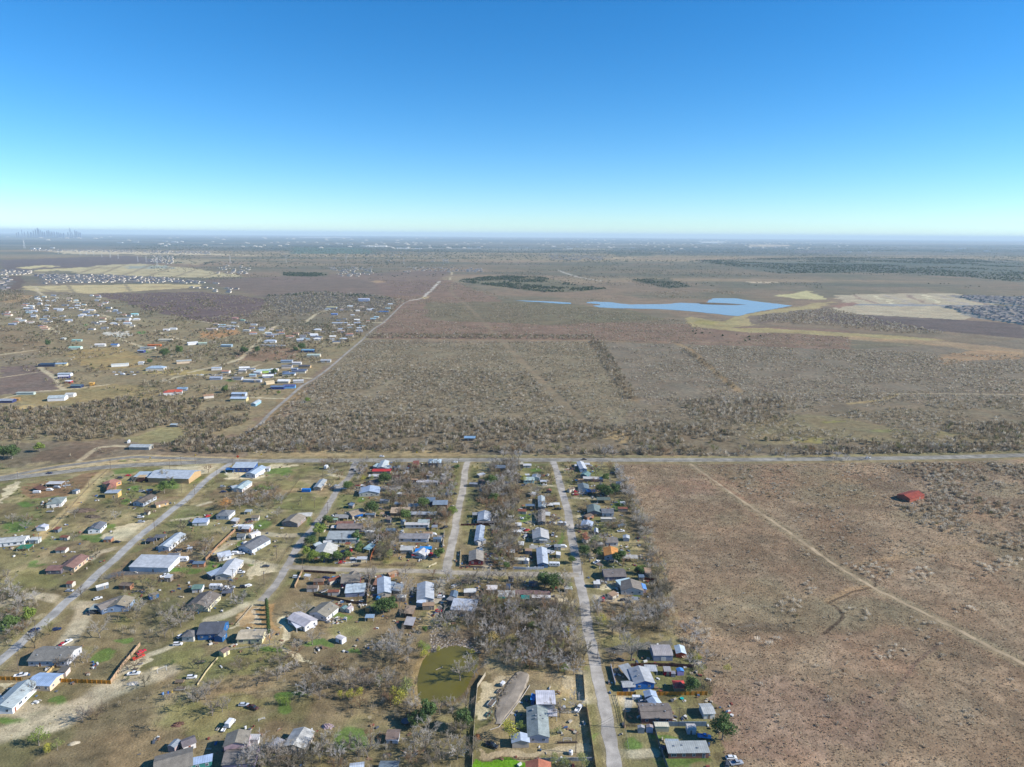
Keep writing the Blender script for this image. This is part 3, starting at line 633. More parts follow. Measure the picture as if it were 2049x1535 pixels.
wood(st, [(790,625),(845,600),(1000,604),(1250,625),(1360,640),(1420,660),(1700,675),(1700,698),(735,668)], 7, 2.4, 2.0, 8, (1,4,5,5,1,.6), dens=clump(90,0.25,0.55,16), lines=MIDL)
wood(st, [(760,560),(905,560),(1030,600),(850,600),(800,612)], 14, 3.4, 3.5, 7, (0,2,4,2,4,1), dens=clump(120,0.4,0.6,17))
wood(st, [(1520,632),(1660,618),(1760,640),(1900,668),(1800,668),(1640,650),(1520,645)], 8, 3.6, 5, 10, (2,5,4,1,2,.2))
wood(st, [(1500,585),(1350,580),(1200,590),(1050,596),(1240,604),(1420,596)], 12, 3.5, 4, 8, (1,4,4,2,3,1), dens=clump(140,0.4,0.6,18))
# left valley woods
VR = [(FAR_ROAD, 8)]
wood(st, [(0,815),(120,818),(250,795),(330,805),(420,800),(500,812),(500,845),(420,870),(380,870),(350,850),(300,858),(245,880),(160,885),(90,890),(0,905)], 4.7, 3.2, 5.2, 26, (0,3,5,3,5,2), dens=clump(60,0.22,0.42,21), lines=VR)
wood(st, [(380,868),(470,880),(500,903),(420,908),(360,905),(300,900),(345,885)], 4.0, 3.0, 5.2, 24, (1,3,4,3,4,4)); wood(st, [(0,905),(90,890),(180,895),(240,905),(160,925),(60,938),(0,945)], 7.5, 2.4, 3.4, 13, (1,3,5,4,3,1), dens=clump(40,0.42,0.6,22))
wood(st, [(300,735),(330,715),(450,690),(560,700),(640,700),(640,740),(580,760),(500,790),(420,800),(330,805),(250,795),(240,765),(290,760)], 8.5, 3.2, 5.0, 14, (1,4,5,3,4,1.5), dens=clump(60,0.5,0.62,23), lines=VR)
wood(st, [(395,655),(480,640),(640,650),(720,650),(690,700),(620,690),(560,700),(450,690),(380,690)], 9, 3.4, 5.2, 12, (1,4,5,3,4,2), dens=clump(70,0.42,0.58,24), lines=VR)
wood(st, [(640,640),(800,610),(780,630),(735,665),(700,690),(650,680)], 8, 3.4, 5.2, 12, (1,4,5,3,4,1), dens=clump(60,0.4,0.56,25), lines=VR)
wood(st, [(530,595),(620,584),(740,589),(820,602),(790,615),(700,625),(640,630),(520,640),(400,640),(520,625)], 9, 3.6, 4.6, 11, (2,5,4,2,4,2)); wood(st, [(200,588),(420,585),(560,602),(500,640),(420,645),(310,625)], 11, 3.0, 3.2, 8, (0,2,5,2,4,0), dens=clump(100,0.35,0.6,26))
wood(st, [(0,580),(50,583),(45,600),(0,605)], 9, 4, 6, 10, (0,1,3,2,6,3)); wood(st, [(10,640),(110,640),(230,670),(320,690),(330,720),(200,770),(120,735),(80,700)], 13, 3.4, 5, 12, (1,3,5,3,4,2), dens=clump(60,0.5,0.62,27))
wood(st, [(80,590),(160,590),(260,650),(240,665),(100,655),(0,625),(0,600)], 14, 3.4, 4.6, 10, (1,3,4,3,4,3), dens=clump(60,0.4,0.6,28))
wood(st, [(0,600),(420,600),(480,640),(740,640),(720,680),(640,740),(600,780),(500,800),(420,805),(240,790),(120,780),(0,720)], 11, 3.0, 4.4, 16, (0,2,5,3,6,4), dens=clump(45,0.44,0.56,61), lines=VR+[([(0,710),(75,700)],6)], avoid=([(130,706),(240,694),(300,720),(282,733),(160,728)],))
wood(st, [(470,905),(500,903),(600,899),(760,896),(960,903),(960,908),(600,904),(470,910)], 5, 2.4, 4.4, 20, (2,4,4,3,3,2)); wood(st, [(1000,909),(1500,911),(2060,902),(2060,906),(1500,914),(1000,912)], 5, 2.4, 4, 20, (4,5,5,2,2,.5))
st.build('woodland', 'grey leafless thorn scrub and woodland covering the plain beyond the highway', 'woodland')
# dark cedar woods farther off
st = Stuff(); CED = [(64,82,54),(78,94,66),(96,100,84),(130,126,116)]
for poly, sp, w_ in (([(912,561),(990,552),(1080,554),(1150,570),(1215,578),(1150,584),(1090,585),(1000,574),(930,566)],11,(5,4,2,1)),([(1262,560),(1340,557),(1385,573),(1340,578)],15,(4,4,2,1)),([(566,545),(655,546),(655,554),(566,553)],13,(8,2,0,0)),([(520,593),(640,582),(760,592),(820,603),(800,600),(700,594),(600,592)],16,(4,3,1,0)),([(1390,521),(1640,515),(1850,517),(2049,522),(2049,566),(1950,556),(1800,547),(1650,546),(1560,548),(1480,536)],26,(5,4,2,1))):
    wood(st, poly, sp * .9, 4.2 if sp < 20 else 6.5, 5.5 if sp < 20 else 6, 14, w_, CED, 0.8, wid=0.32 if sp < 20 else 0.6, lo=0.1, dens=clump(90 if sp < 20 else 300, 0.36, 0.56, 34))
wood(st, [(700,500),(2049,500),(2049,600),(1700,590),(1200,560),(760,560)], 60, 4.5, 4.5, 12, (5,4,2,1), CED, 0.8, wid=0.4, avoid=(LAKE,), dens=clump(500,0.42,0.6,31)); wood(st, [(200,490),(900,495),(900,560),(560,560),(400,545)], 70, 7, 6, 12, (5,4,2,1), CED, 0.8, wid=0.5, dens=clump(500,0.42,0.6,32))
wood(st, [(1385,655),(1480,662),(1540,672),(1470,690),(1380,690)], 36, 3.2, 4, 18, (6,3,0,0), CED, 0.8, wid=0.3, dens=clump(60,0.5,0.6,33))
wood(st, [(560,560),(860,560),(1480,580),(1650,590),(1640,560),(1400,540),(900,530),(300,530),(300,560)], 30, 5, 4, 9, (1,2,3,4), [(90,100,80),(112,112,92),(128,122,104),(140,130,114)], 0.8, wid=0.4, avoid=(LAKE, ARM), dens=clump(260,0.46,0.62,35))
wood(st, [(300,490),(2049,490),(2049,520),(900,530),(300,530)], 90, 14, 8, 9, (4,3,2,1), [(84,98,84),(98,106,90),(112,114,98),(128,124,108)], 0.8, wid=0.9, dens=clump(900,0.42,0.6,36))
st.build('cedar_wood', 'dark evergreen cedar woods on the low hills far beyond the field', 'woodland')
# scrub of the brown field on the right and the near thickets
st = Stuff()
TL = [(TRAIL, 6)]
wood(st, [(1780,930),(2060,924),(2060,1110),(1940,1080),(1840,1050),(1790,1010),(1850,960)], 3.5, 2.1, 2.6, 24, (5,6,2,1,1,.2), lines=[(HWY, 9)], dens=clump(40,0.3,0.5,41), avoid=([(1795,975),(1850,970),(1852,1010),(1800,1012)],))
wood(st, [(1420,930),(2060,924),(2200,1100),(2200,1500),(1900,1330),(1650,1150)], 6.0, 1.6, 1.4, 20, (6,5,2,1,.5,.2), lines=TL+[(HWY, 9)], dens=clump(40,0.40,0.58,42)); wood(st, [(1560,1070),(1650,1130),(1740,1185),(1900,1290),(2060,1380),(1900,1480),(1640,1400),(1560,1300)], 6, 1.7, 1.4, 20, (6,5,2,1,.5,.2), lines=TL, dens=clump(36,0.40,0.58,43))
wood(st, [(1320,1150),(1500,1100),(1600,1200),(1900,1400),(2060,1535),(1500,1535),(1420,1380)], 8, 1.4, 1.2, 20, (5,5,2,2,.5,.4), lines=TL, dens=clump(35,0.44,0.62,44))
for cx, cy, rx, ry, s_ in ((1575,1215,30,18,3.0),(1535,1285,32,14,3.2),(1440,1315,22,10,2.6),(1700,1140,26,12,2.8),(1750,1145,40,20,2.4),(1840,1150,30,12,2.6),(2000,1130,50,16,3.0),(1715,1230,30,14,2.6),(1860,1240,40,12,2.2),(1940,1225,30,10,2.4),(1620,1170,16,20,2.2),(1780,1310,40,20,1.8),(1690,1325,14,8,2.2),(1400,1270,30,22,2.8),(1380,1300,20,26,2.6),(1390,1355,20,26,2.4)):
    ep = [(cx + rx * math.cos(t), cy + ry * math.sin(t)) for t in np.linspace(0, 6.28, 13)[:-1]]
    wood(st, ep, 3.0 + s_ * 0.4, s_ * 0.75, s_ * 0.85, 40, (9,5,1,.4,0,0), lines=TL, wid=0.09, k=1.35)
# belt of pale bushes along the back fences on the right edge of the village, and filler thickets
wood(st, [(1225,930),(1242,940),(1285,1020),(1325,1130),(1350,1215),(1360,1260),(1320,1280),(1300,1200),(1295,1120),(1262,1020)], 2.7, 2.4, 4.2, 36, (8,6,2,1,.6,.1), wid=0.08)
wood(st, [(985,1165),(1100,1200),(1145,1210),(1165,1300),(1172,1340),(1060,1340),(1010,1345),(960,1300),(940,1240),(950,1210)], 2.8, 2.4, 4.8, 36, (2,4,6,3,5,2), wid=0.08)
wood(st, [(1185,1215),(1260,1210),(1350,1220),(1330,1262),(1230,1270),(1195,1270)], 3.4, 2.0, 3.4, 30, (6,5,3,2,1,.3), wid=0.07)
wood(st, [(530,1310),(640,1330),(760,1300),(830,1330),(832,1400),(720,1415),(640,1392),(540,1370),(440,1385),(300,1410),(230,1425),(200,1420),(300,1390),(440,1360)], 4.6, 1.9, 2.8, 28, (2,4,5,4,3,1), wid=0.07)
wood(st, [(640,1480),(760,1500),(940,1440),(942,1560),(560,1560),(580,1500)], 4.0, 2.1, 3.4, 28, (4,5,4,2,2,.3), wid=0.07); wood(st, [(690,1410),(780,1405),(830,1420),(780,1445),(700,1450)], 3.6, 1.9, 3.0, 28, (3,5,6,1,2,0), wid=0.07)
wood(st, [(985,930),(1040,930),(1035,1010),(1040,1080),(1035,1140),(985,1135),(990,1060),(960,1000)], 2.9, 2.6, 5.2, 34, (2,5,5,2,4,1.4), wid=0.085); wood(st, [(790,935),(905,940),(915,975),(900,1040),(890,1055),(830,1050),(790,1030),(770,1000)], 3.4, 2.6, 5.0, 34, (2,5,5,3,4,1.4), wid=0.085)
wood(st, [(730,1055),(790,1055),(800,1110),(760,1130),(740,1100)], 3.2, 2.5, 4.8, 34, (2,5,5,2,3,1), wid=0.085); wood(st, [(715,925),(735,925),(735,950),(715,965)], 4, 2.4, 4, 28, (3,5,3,3,2,1), wid=0.08)
wood(st, [(0,1150),(60,1190),(80,1215),(60,1260),(20,1290),(0,1300)], 4.2, 2.2, 3.8, 28, (3,5,4,2,2,1.2), wid=0.08); wood(st, [(240,1190),(300,1170),(360,1215),(380,1250),(330,1300),(250,1290),(235,1240)], 6, 2.4, 4.0, 28, (2,5,5,2,2,.3), wid=0.08)
wood(st, [(440,990),(560,975),(565,1010),(540,1020),(470,1015)], 5, 2.2, 3.6, 26, (2,5,5,2,3,.3), wid=0.08); wood(st, [(0,1185),(80,1180),(180,1160),(160,1180),(60,1200),(0,1205)], 6, 2, 3, 24, (2,4,4,3,3,1), wid=0.08)
wood(st, [(860,1250),(900,1230),(960,1240),(960,1300),(930,1290),(890,1280)], 4, 2.2, 3.6, 26, (2,4,5,1,3,.3), wid=0.08)
for cx, cy, rx, ry in ((820,1310,14,20),(800,1370,24,20),(850,1290,8,8),(1205,1145,14,6),(1210,1170,20,8),(1165,1080,10,12),(1230,1052,24,8)):
    wood(st, [(cx + rx * math.cos(t), cy + ry * math.sin(t)) for t in np.linspace(0, 6.28, 13)[:-1]], 3.4, 2.0, 3.4, 28, (2,4,4,4,2,3), wid=0.08)
wood(st, [(1030,1346),(1040,1352),(1024,1376),(1010,1398),(994,1424),(986,1450),(974,1452),(974,1440),(984,1415),(1000,1385),(1016,1358)], 1.4, 0.8, 2.4, 16, (3,5,5,2,1,0), wid=0.07)
GRN = [(104,116,62),(124,132,74),(84,100,56),(150,142,80),(138,128,92)]
wood(st, [(60,960),(215,940),(430,930),(700,928),(1225,930),(1280,1020),(1340,1220),(1300,1280),(1180,1200),(900,1180),(560,1200),(200,1300),(0,1380),(0,1000)], 15, 1.3, 1.6, 30, (3,3,3,2,2), GRN, 0.9, wid=0.09, lines=[(LEFT_ST,5),(ST_B,5),(ST_C,5),(ST_D,5),(CROSS,5)], dens=clump(30,0.42,0.6,51))
wood(st, [(690,930),(1225,930),(1290,1130),(700,1130),(640,1040)], 9, 1.5, 2.0, 30, (2,3,4,2,2), GRN, 0.9, wid=0.09, lines=[(ST_B,5),(ST_C,5),(ST_D,5)], dens=clump(26,0.45,0.6,52))
wood(st, [(60,1000),(640,960),(600,1200),(240,1500),(0,1500)], 17, 1.6, 2.2, 26, (2,4,5,3,2,.6), wid=0.08, lines=[(LEFT_ST,5),(ST_B,5)], dens=clump(30,0.45,0.6,53))
st.build('thicket', 'pale leafless bushes scattered in the brown field and between the near lots', 'bushes')
# clumps of dry grass
st = Stuff()
wood(st, [(1235,930),(2060,924),(2250,1700),(1500,1700),(1460,1535),(1400,1400),(1350,1250),(1330,1150),(1280,1020)], 1.5, 0.62, 0.46, 5, (4,4,3,2,2), DG, 1.05, lines=[(TRAIL, 2.2), (HWY, 8)], wid=0.20, lo=0.0)
wood(st, [(0,1330),(940,1400),(940,1600),(-200,1600)], 4.0, 0.5, 0.4, 5, (2,2,3,2,1), [(150,136,96),(128,118,80),(176,160,116),(110,108,66),(190,176,140)], 0.8, wid=0.16, lo=0.0)
st.build('dry_grass', 'clumps of dry brown grass covering the open field', 'grass')
# lumps of pale stone along the pond and on the spoil heap
st = Stuff()
def rocks(st, x, y, r, cols):
    N = len(x); V = []
    base = np.array([(1,0,0),(0,1,0),(-1,0,0),(0,-1,0),(0,0,1)], float)
    th = rng.uniform(0, 6.28, N); s = r[:, None, None] * rng.uniform(0.7, 1.3, (N, 5, 1))
    B = base[None] * s; ct, sn = np.cos(th)[:, None], np.sin(th)[:, None]
    X = x[:, None] + B[..., 0] * ct - B[..., 1] * sn; Y = y[:, None] + B[..., 0] * sn + B[..., 1] * ct
    V = np.stack([X, Y, B[..., 2] * 0.8], -1).reshape(-1, 3)
    f = np.array([(0,1,4,4),(1,2,4,4),(2,3,4,4),(3,0,4,4)])[:, :3]
    F = (f[None] + 5 * np.arange(N)[:, None, None]).reshape(-1, 3)
    Cc = np.concatenate([np.repeat(cols, 5, 0), np.ones((N * 5, 1))], 1); return V, F, Cc
rim = smooth_line(to_world_line([(863,1304),(880,1297),(905,1291.5),(924,1291),(942,1297),(957,1306)]), 1.0)
xs = np.repeat(rim[:, 0], 7) + rng.normal(0, 0.9, len(rim) * 7); ys = np.repeat(rim[:, 1], 7) + rng.normal(0.6, 0.9, len(rim) * 7)
x2, y2 = sample([(861,1262),(880,1262),(930,1278),(950,1290),(945,1292),(925,1288),(900,1288),(868,1296),(860,1285)], 1.2); x3, y3 = sample([(858,1246),(884,1244),(886,1262),(862,1268),(856,1258)], 0.9); x4, y4 = sample([(861,1283),(876,1281),(878,1296),(862,1300)], 0.8)
xs = np.concatenate([xs, x2, x3, x4]); ys = np.concatenate([ys, y2, y3, y4])
V, F, Cc = rocks(st, xs, ys, rng.uniform(0.25, 0.7, len(xs)), palette(len(xs), [(214,202,184),(180,170,158),(150,140,132)], (3,3,2), 0.75))
o = put('rubble', bigmesh('rubble', V, F, M['scrub'], Cc)); tag(o, 'pale broken stones edging the green pond and heaped behind it', 'rocks', kind='stuff')
# ---------------------------------------------------------------- tree builders
TR = random.Random(11)
def rvec(d, spread):
    d = Vector(d).normalized(); a = d.orthogonal().normalized(); b = d.cross(a)
    t = TR.uniform(0, 6.283); s = math.sin(spread); return (d * math.cos(spread) + (a * math.cos(t) + b * math.sin(t)) * s).normalized()
def bare_tree_meshes(k, H=8.0, crown=3.8, n_limb=6, twig=1):
    tr = MB(); cr = MB()
    top = Vector((TR.uniform(-.3,.3), TR.uniform(-.3,.3), H * TR.uniform(.22,.32)))
    tr.tube((0,0,-0.2), top, 0.24, 0.17, 6)
    def twigs(p, q, n, ln):
        for _ in range(n):
            s = p.lerp(q, TR.uniform(0.25, 1.0)); d = rvec((q - p) + Vector((0,0,.3)), TR.uniform(.3,.95)); L = ln * TR.uniform(.6,1.3)
            e = s + d * L; a = d.orthogonal().normalized() if TR.random() < .5 else d.cross(Vector((TR.random(),TR.random(),TR.random()))).normalized()
            w_ = 0.045
            cr.add([s - a * w_, s + a * w_, e + a * 0.012, e - a * 0.012], [(0,1,2,3)])
            for __ in range(2):
                f = s.lerp(e, TR.uniform(.35,.9)); d2 = rvec(d, TR.uniform(.5,.9)); g = f + d2 * L * .5; a2 = d2.orthogonal().normalized()
                cr.add([f - a2 * .035, f + a2 * .035, g], [(0,1,2)])
    for i in range(n_limb):
        t = 6.283 * i / n_limb + TR.uniform(-.4,.4); el_ = TR.uniform(.5, 1.25)
        L = TR.uniform(.8,1.1) * (crown * math.cos(el_) + (H - top.z) * math.sin(el_) * .62)
        e = top + Vector((math.cos(t) * math.cos(el_), math.sin(t) * math.cos(el_), math.sin(el_))) * L
        m_ = top.lerp(e, .5) + Vector((TR.uniform(-.3,.3), TR.uniform(-.3,.3), TR.uniform(0,.4)))
        tr.tube(top, m_, .12, .085, 5, cap=False); tr.tube(m_, e, .085, .04, 4, cap=False)
        for j in range(6):
            s = top.lerp(m_, TR.uniform(.5,1)) if TR.random() < .35 else m_.lerp(e, TR.uniform(0,1))
            d = rvec(e - top, TR.uniform(.35,.85)); L2 = L * TR.uniform(.3,.5); q = s + d * L2
            tr.tube(s, q, .05, .02, 3, cap=False); twigs(s, q, int(9 * twig), L2 * .42)
        twigs(m_, e, int(10 * twig), L * .22)
    return tr.mesh('tree_trunk', M['bark']), cr.mesh('tree_crown', M['twigs'])
BARE = [bare_tree_meshes(i, 8.0, c_, n_) for i, (c_, n_) in enumerate(((3.8,6),(3.2,5),(4.4,7),(3.4,6),(4.0,5),(2.8,6)))]
def leafy_meshes(lobes, n, size, H, lo=1.6, trunk=.2):
    cr = MB(); tr = MB(); tr.tube((0,0,-.2), (0.1,0,H * .45), trunk, trunk * .6, 6)
    for (x, y, z, r) in lobes: tr.tube((0.1,0,H*.25), (x*.6,y*.6,z*.85), trunk*.5, trunk*.2, 4, cap=False)
    tot = sum(l[3] ** 2 for l in lobes)
    for (x, y, z, r) in lobes:
        for _ in range(int(n * r * r / tot)):
            d = Vector((TR.gauss(0,1), TR.gauss(0,1), TR.gauss(0,1))).normalized(); rr = r * TR.uniform(.62,1.06) * (1 + .15 * math.sin(7 * d.x + 5 * d.z + x))
            p = Vector((x, y, z)) + Vector((d.x * rr, d.y * rr, d.z * rr * .82))
            if p.z < lo * .5: continue
            nrm = (d + Vector((TR.uniform(-1,1), TR.uniform(-1,1), TR.uniform(-1,1))) * .9).normalized(); a = nrm.orthogonal().normalized(); b = nrm.cross(a); s = size * TR.uniform(.6,1.4)
            cr.add([p - a * s, p - b * s * .6, p + a * s, p + b * s * .6], [(0,1,2,3)])
    return tr.mesh('tree_trunk', M['bark']), cr.mesh('tree_crown', M['foliage'])
LEAFY = [leafy_meshes([(0,0,4.6,2.4),(2.0,.4,3.6,2.0),(-1.8,.8,3.9,2.1),(.4,-2.0,3.5,1.9),(-.6,1.9,4.2,1.9),(1.0,1.4,5.4,1.5),(-1.2,-1.4,5.0,1.5)], 2100, .26, 7, trunk=.3),
         leafy_meshes([(0,0,4.2,2.0),(1.3,1.0,3.4,1.7),(-1.4,-.6,3.6,1.7),(.3,-1.3,4.8,1.3),(-.5,.9,5.6,1.3)], 1500, .25, 7),
         leafy_meshes([(0,0,2.2,1.6),(0,0,3.8,1.5),(.3,.2,5.2,1.1),(-.2,.1,6.4,.7)], 1300, .23, 7, lo=.6),
         leafy_meshes([(-1.6,.5,3.9,1.9),(1.7,-.4,4.1,2.0),(0,1.5,5.2,1.6),(-.2,-1.5,3.2,1.5),(2.3,1.2,3.0,1.2)], 1700, .27, 7)]
SPARSE = [leafy_meshes([(0,0,4.4,2.2),(1.6,.8,3.6,1.8),(-1.5,-.6,4.0,1.8),(.2,-.9,5.6,1.4)], 620, .20, 7), leafy_meshes([(0,0,3.4,2.0),(1.8,.4,2.8,1.5),(-1.7,.6,3.0,1.6),(.3,.6,5.0,1.2)], 560, .20, 6, lo=.8)]
BUSHM = [leafy_meshes([(0,0,.9,1.0),(.6,.3,.7,.8),(-.5,.4,.8,.8)], 380, .13, 1.6, lo=.1, trunk=.06)]
TREES = []
def tree(px, py, kind, R_, c, label=None, name=None, group=None, hs=1.0, world=None):
    x, y = world if world else P(px, py)
    a = TR.uniform(0, 6.283)
    if kind == 'bare': tm, cm = BARE[TR.randrange(len(BARE))]; nr_, nm = 4.0, 'bare_tree'
    elif kind == 'sparse': tm, cm = SPARSE[TR.randrange(2)]; nr_, nm = 3.6, 'tree'
    elif kind == 'bush': tm, cm = BUSHM[0]; nr_, nm = 1.4, 'bush'
    elif kind == 'cedar': tm, cm = LEAFY[2]; nr_, nm = 1.7, 'cedar_tree'
    else: tm, cm = LEAFY[(0,1,3)[TR.randrange(3)]]; nr_, nm = 3.9, 'evergreen_tree'
    s = R_ / nr_
    e = empty(name or nm, (x, y, 0), a); e.scale = (s, s, s * hs)
    put('trunk', tm, e); put('crown', cm, e, color=c)
    e['category'] = 'bush' if kind == 'bush' else 'tree'
    if label: e['label'] = label
    if group: e['group'] = group
    TREES.append((e, x, y, kind, label, c, R_)); return e

# ---------------------------------------------------------------- buildings
def slab_prof(W, h, rise, o, kind):
    if kind == 'gable': s = rise / (W / 2); e = W / 2 + o; return [(-e, h - o*s + .02), (0, h + rise + .02), (e, h - o*s + .02), (e, h - o*s + .18), (0, h + rise + .2), (-e, h - o*s + .18)]
    if kind == 'mono': s = rise / W; e = W / 2 + o; return [(-e, h - o*s + .02), (e, h + rise + o*s + .02), (e, h + rise + o*s + .16), (-e, h - o*s + .16)]
    if kind == 'arch':
        up = [(W / 2 * 1.03 * math.cos(t), h + .02 + (rise) * math.sin(t)) for t in np.linspace(0, math.pi, 11)]
        return up + [(u * 1.012, z + .1) for u, z in up[::-1]]
    return [(-W/2 - o, h + .02), (W/2 + o, h + .02), (W/2 + o, h + .16), (-W/2 - o, h + .16)]
WIN = None
def window_mesh(w_, h_):
    mb = MB(); mb.box(-w_/2 - .09, w_/2 + .09, -.05, .0, -.09, h_ + .09, 0); mb.box(-w_/2, w_/2, -.07, -.02, 0, h_, 1); mb.box(-.03, .03, -.08, -.03, 0, h_, 0)
    return mb.mesh('window', [M['white_trim'], M['pane']])
WINM = None; DOORM = None
def init_openings():
    global WINM, WINB, DOORM, GARM, VENTM
    WINM = window_mesh(1.1, 1.1); WINB = window_mesh(1.9, 1.2)
    mb = MB(); mb.box(-.55, .55, -.04, .0, 0, 2.15, 0); mb.box(-.45, .45, -.06, -.01, 0, 2.05, 1); DOORM = mb.mesh('door', [M['white_trim'], M['paint']])
    mb = MB(); mb.box(-1.3, 1.3, -.05, 0, 0, 2.2, 0)
    for i in range(4): mb.box(-1.2, 1.2, -.07, -.04, .1 + i * .53, .55 + i * .53, 0)
    GARM = mb.mesh('garage_door', [M['paint']])
    mb = MB(); mb.box(-.22, .22, -.22, .22, -.1, .35, 0); mb.box(-.3, .3, -.3, .3, .35, .42, 0); VENTM = mb.mesh('vent', [M['steel']])
init_openings()
HOUSES = []
def block(e, dx, dy, L, W, h, rise, kind, rc, wc, rmat, ang=0.0, z0=0.0, wins=True, ov=.4, names=('wall','roof'), doors=True, vents=0, garage=False, rnd=None):
    "one rectangular block of a building: wall mesh, roof mesh, windows, doors and vents, all parts of e"
    rnd = rnd or TR
    loc = (dx, dy, z0)
    if kind in ('carport', 'awning'):
        mb = MB(); s = rise
        mb.prism([(-W/2, h), (W/2, h + rise), (W/2, h + rise + .12), (-W/2, h + .12)], -L/2, L/2)
        mb.build(names[1] if names[1] != 'roof' else 'carport_roof', M[rmat], e, loc, ang, rc)
        for sx in (-1, 1):
            for sy in ((-1, 1) if kind == 'carport' else (-1,)):
                pm = MB(); pm.box(sx*(L/2-.25)-.07, sx*(L/2-.25)+.07, sy*(W/2-.25)-.07, sy*(W/2-.25)+.07, 0, h + (rise if sy > 0 else 0) + .05)
                pm.build('post', M['white_trim'], e, loc, ang)
        return
    mb = MB(); a, b = L / 2, W / 2
    if kind == 'gable':
        mb.prism([(-b, 0), (b, 0), (b, h), (0, h + rise), (-b, h)], -a, a)
    elif kind == 'mono': mb.prism([(-b, 0), (b, 0), (b, h + rise), (-b, h)], -a, a)
    elif kind == 'arch': mb.prism([(-b, 0), (b, 0)] + [(b * math.cos(t), h + (rise) * math.sin(t)) for t in np.linspace(0, math.pi, 11)], -a, a)
    else: mb.box(-a, a, -b, b, 0, h)
    mb.build(names[0], M['siding'], e, loc, ang, wc)
    mb = MB()
    if kind == 'hip':
        A_, B_ = a + ov, b + ov; rr = max(a - b, .3); z1 = h + .02; z2 = h + rise + .2
        mb.add([(-A_,-B_,z1),(A_,-B_,z1),(A_,B_,z1),(-A_,B_,z1),(-A_,-B_,z1+.16),(A_,-B_,z1+.16),(A_,B_,z1+.16),(-A_,B_,z1+.16),(-rr,0,z2),(rr,0,z2)],
               [(3,2,1,0),(0,1,5,4),(1,2,6,5),(2,3,7,6),(3,0,4,7),(4,5,9,8),(5,6,9),(6,7,8,9),(7,4,8)])
    else: mb.prism(slab_prof(W, h, rise, ov, kind), -a - (ov if kind != 'arch' else .15), a + (ov if kind != 'arch' else .15))
    mb.build(names[1], M[rmat], e, loc, ang, rc)
    ca, sa = math.cos(ang), math.sin(ang)
    def place(me, u, v, z, rz, nm, color=None):
        put(nm, me, e, (dx + u * ca - v * sa, dy + u * sa + v * ca, z0 + z), ang + rz, color)
    if wins:
        step = 3.4
        for sy in (-1, 1):
            n_ = max(1, int(L / step)); di = rnd.randrange(n_) if doors and (sy == -1 or L > 12) else -1
            for i in range(n_):
                u = (i + .5) * L / n_ - a
                if i == di: place(DOORM, u, sy * b, .05, 0 if sy < 0 else math.pi, 'door', A(rnd.choice([(230,230,225),(150,90,70),(90,100,110)])))
                elif rnd.random() < .85: place(WINB if rnd.random() < .25 else WINM, u, sy * b, h * .38, 0 if sy < 0 else math.pi, 'window')
        if W > 4.5:
            for sx in (-1, 1):
                n_ = max(1, int(W / 4.0))
                for i in range(n_): place(WINM, sx * a, (i + .5) * W / n_ - b, h * .38, math.pi / 2 if sx > 0 else -math.pi / 2, 'window')
    elif doors: place(GARM if garage else DOORM, rnd.uniform(-.2, .2) * L, -b, .03, 0, 'garage_door' if garage else 'door', A((225,225,222)) if garage else A((130,120,110)))
    for i in range(vents):
        u = rnd.uniform(-.8, .8) * a; v = rnd.uniform(.15, .6) * b * rnd.choice((-1, 1)); z = h + rise * (1 - abs(v) / b) + .15 if kind in ('gable', 'hip') else h + rise * .5 + .15
        if kind == 'hip' and abs(u) > a - b: continue
        place(VENTM, u, v, z, 0, 'vent')
def resolve(pos, z):
    "centre, length and heading from two ridge ends (pixels) or from a centre pixel, a length and a heading"
    if pos[3] <= 90:
        x, y = P(pos[0], pos[1], z); return x, y, float(pos[2]), R(pos[3])
    x1, y1 = P(pos[0], pos[1], z); x2, y2 = P(pos[2], pos[3], z)
    if x2 < x1: x1, y1, x2, y2 = x2, y2, x1, y1
    return (x1 + x2) / 2, (y1 + y2) / 2, math.hypot(x2 - x1, y2 - y1), math.atan2(y2 - y1, x2 - x1)
RM = {'m': 'metal_roof', 's': 'shingle_roof', 'r': 'rusty_roof', 'p': 'paint'}
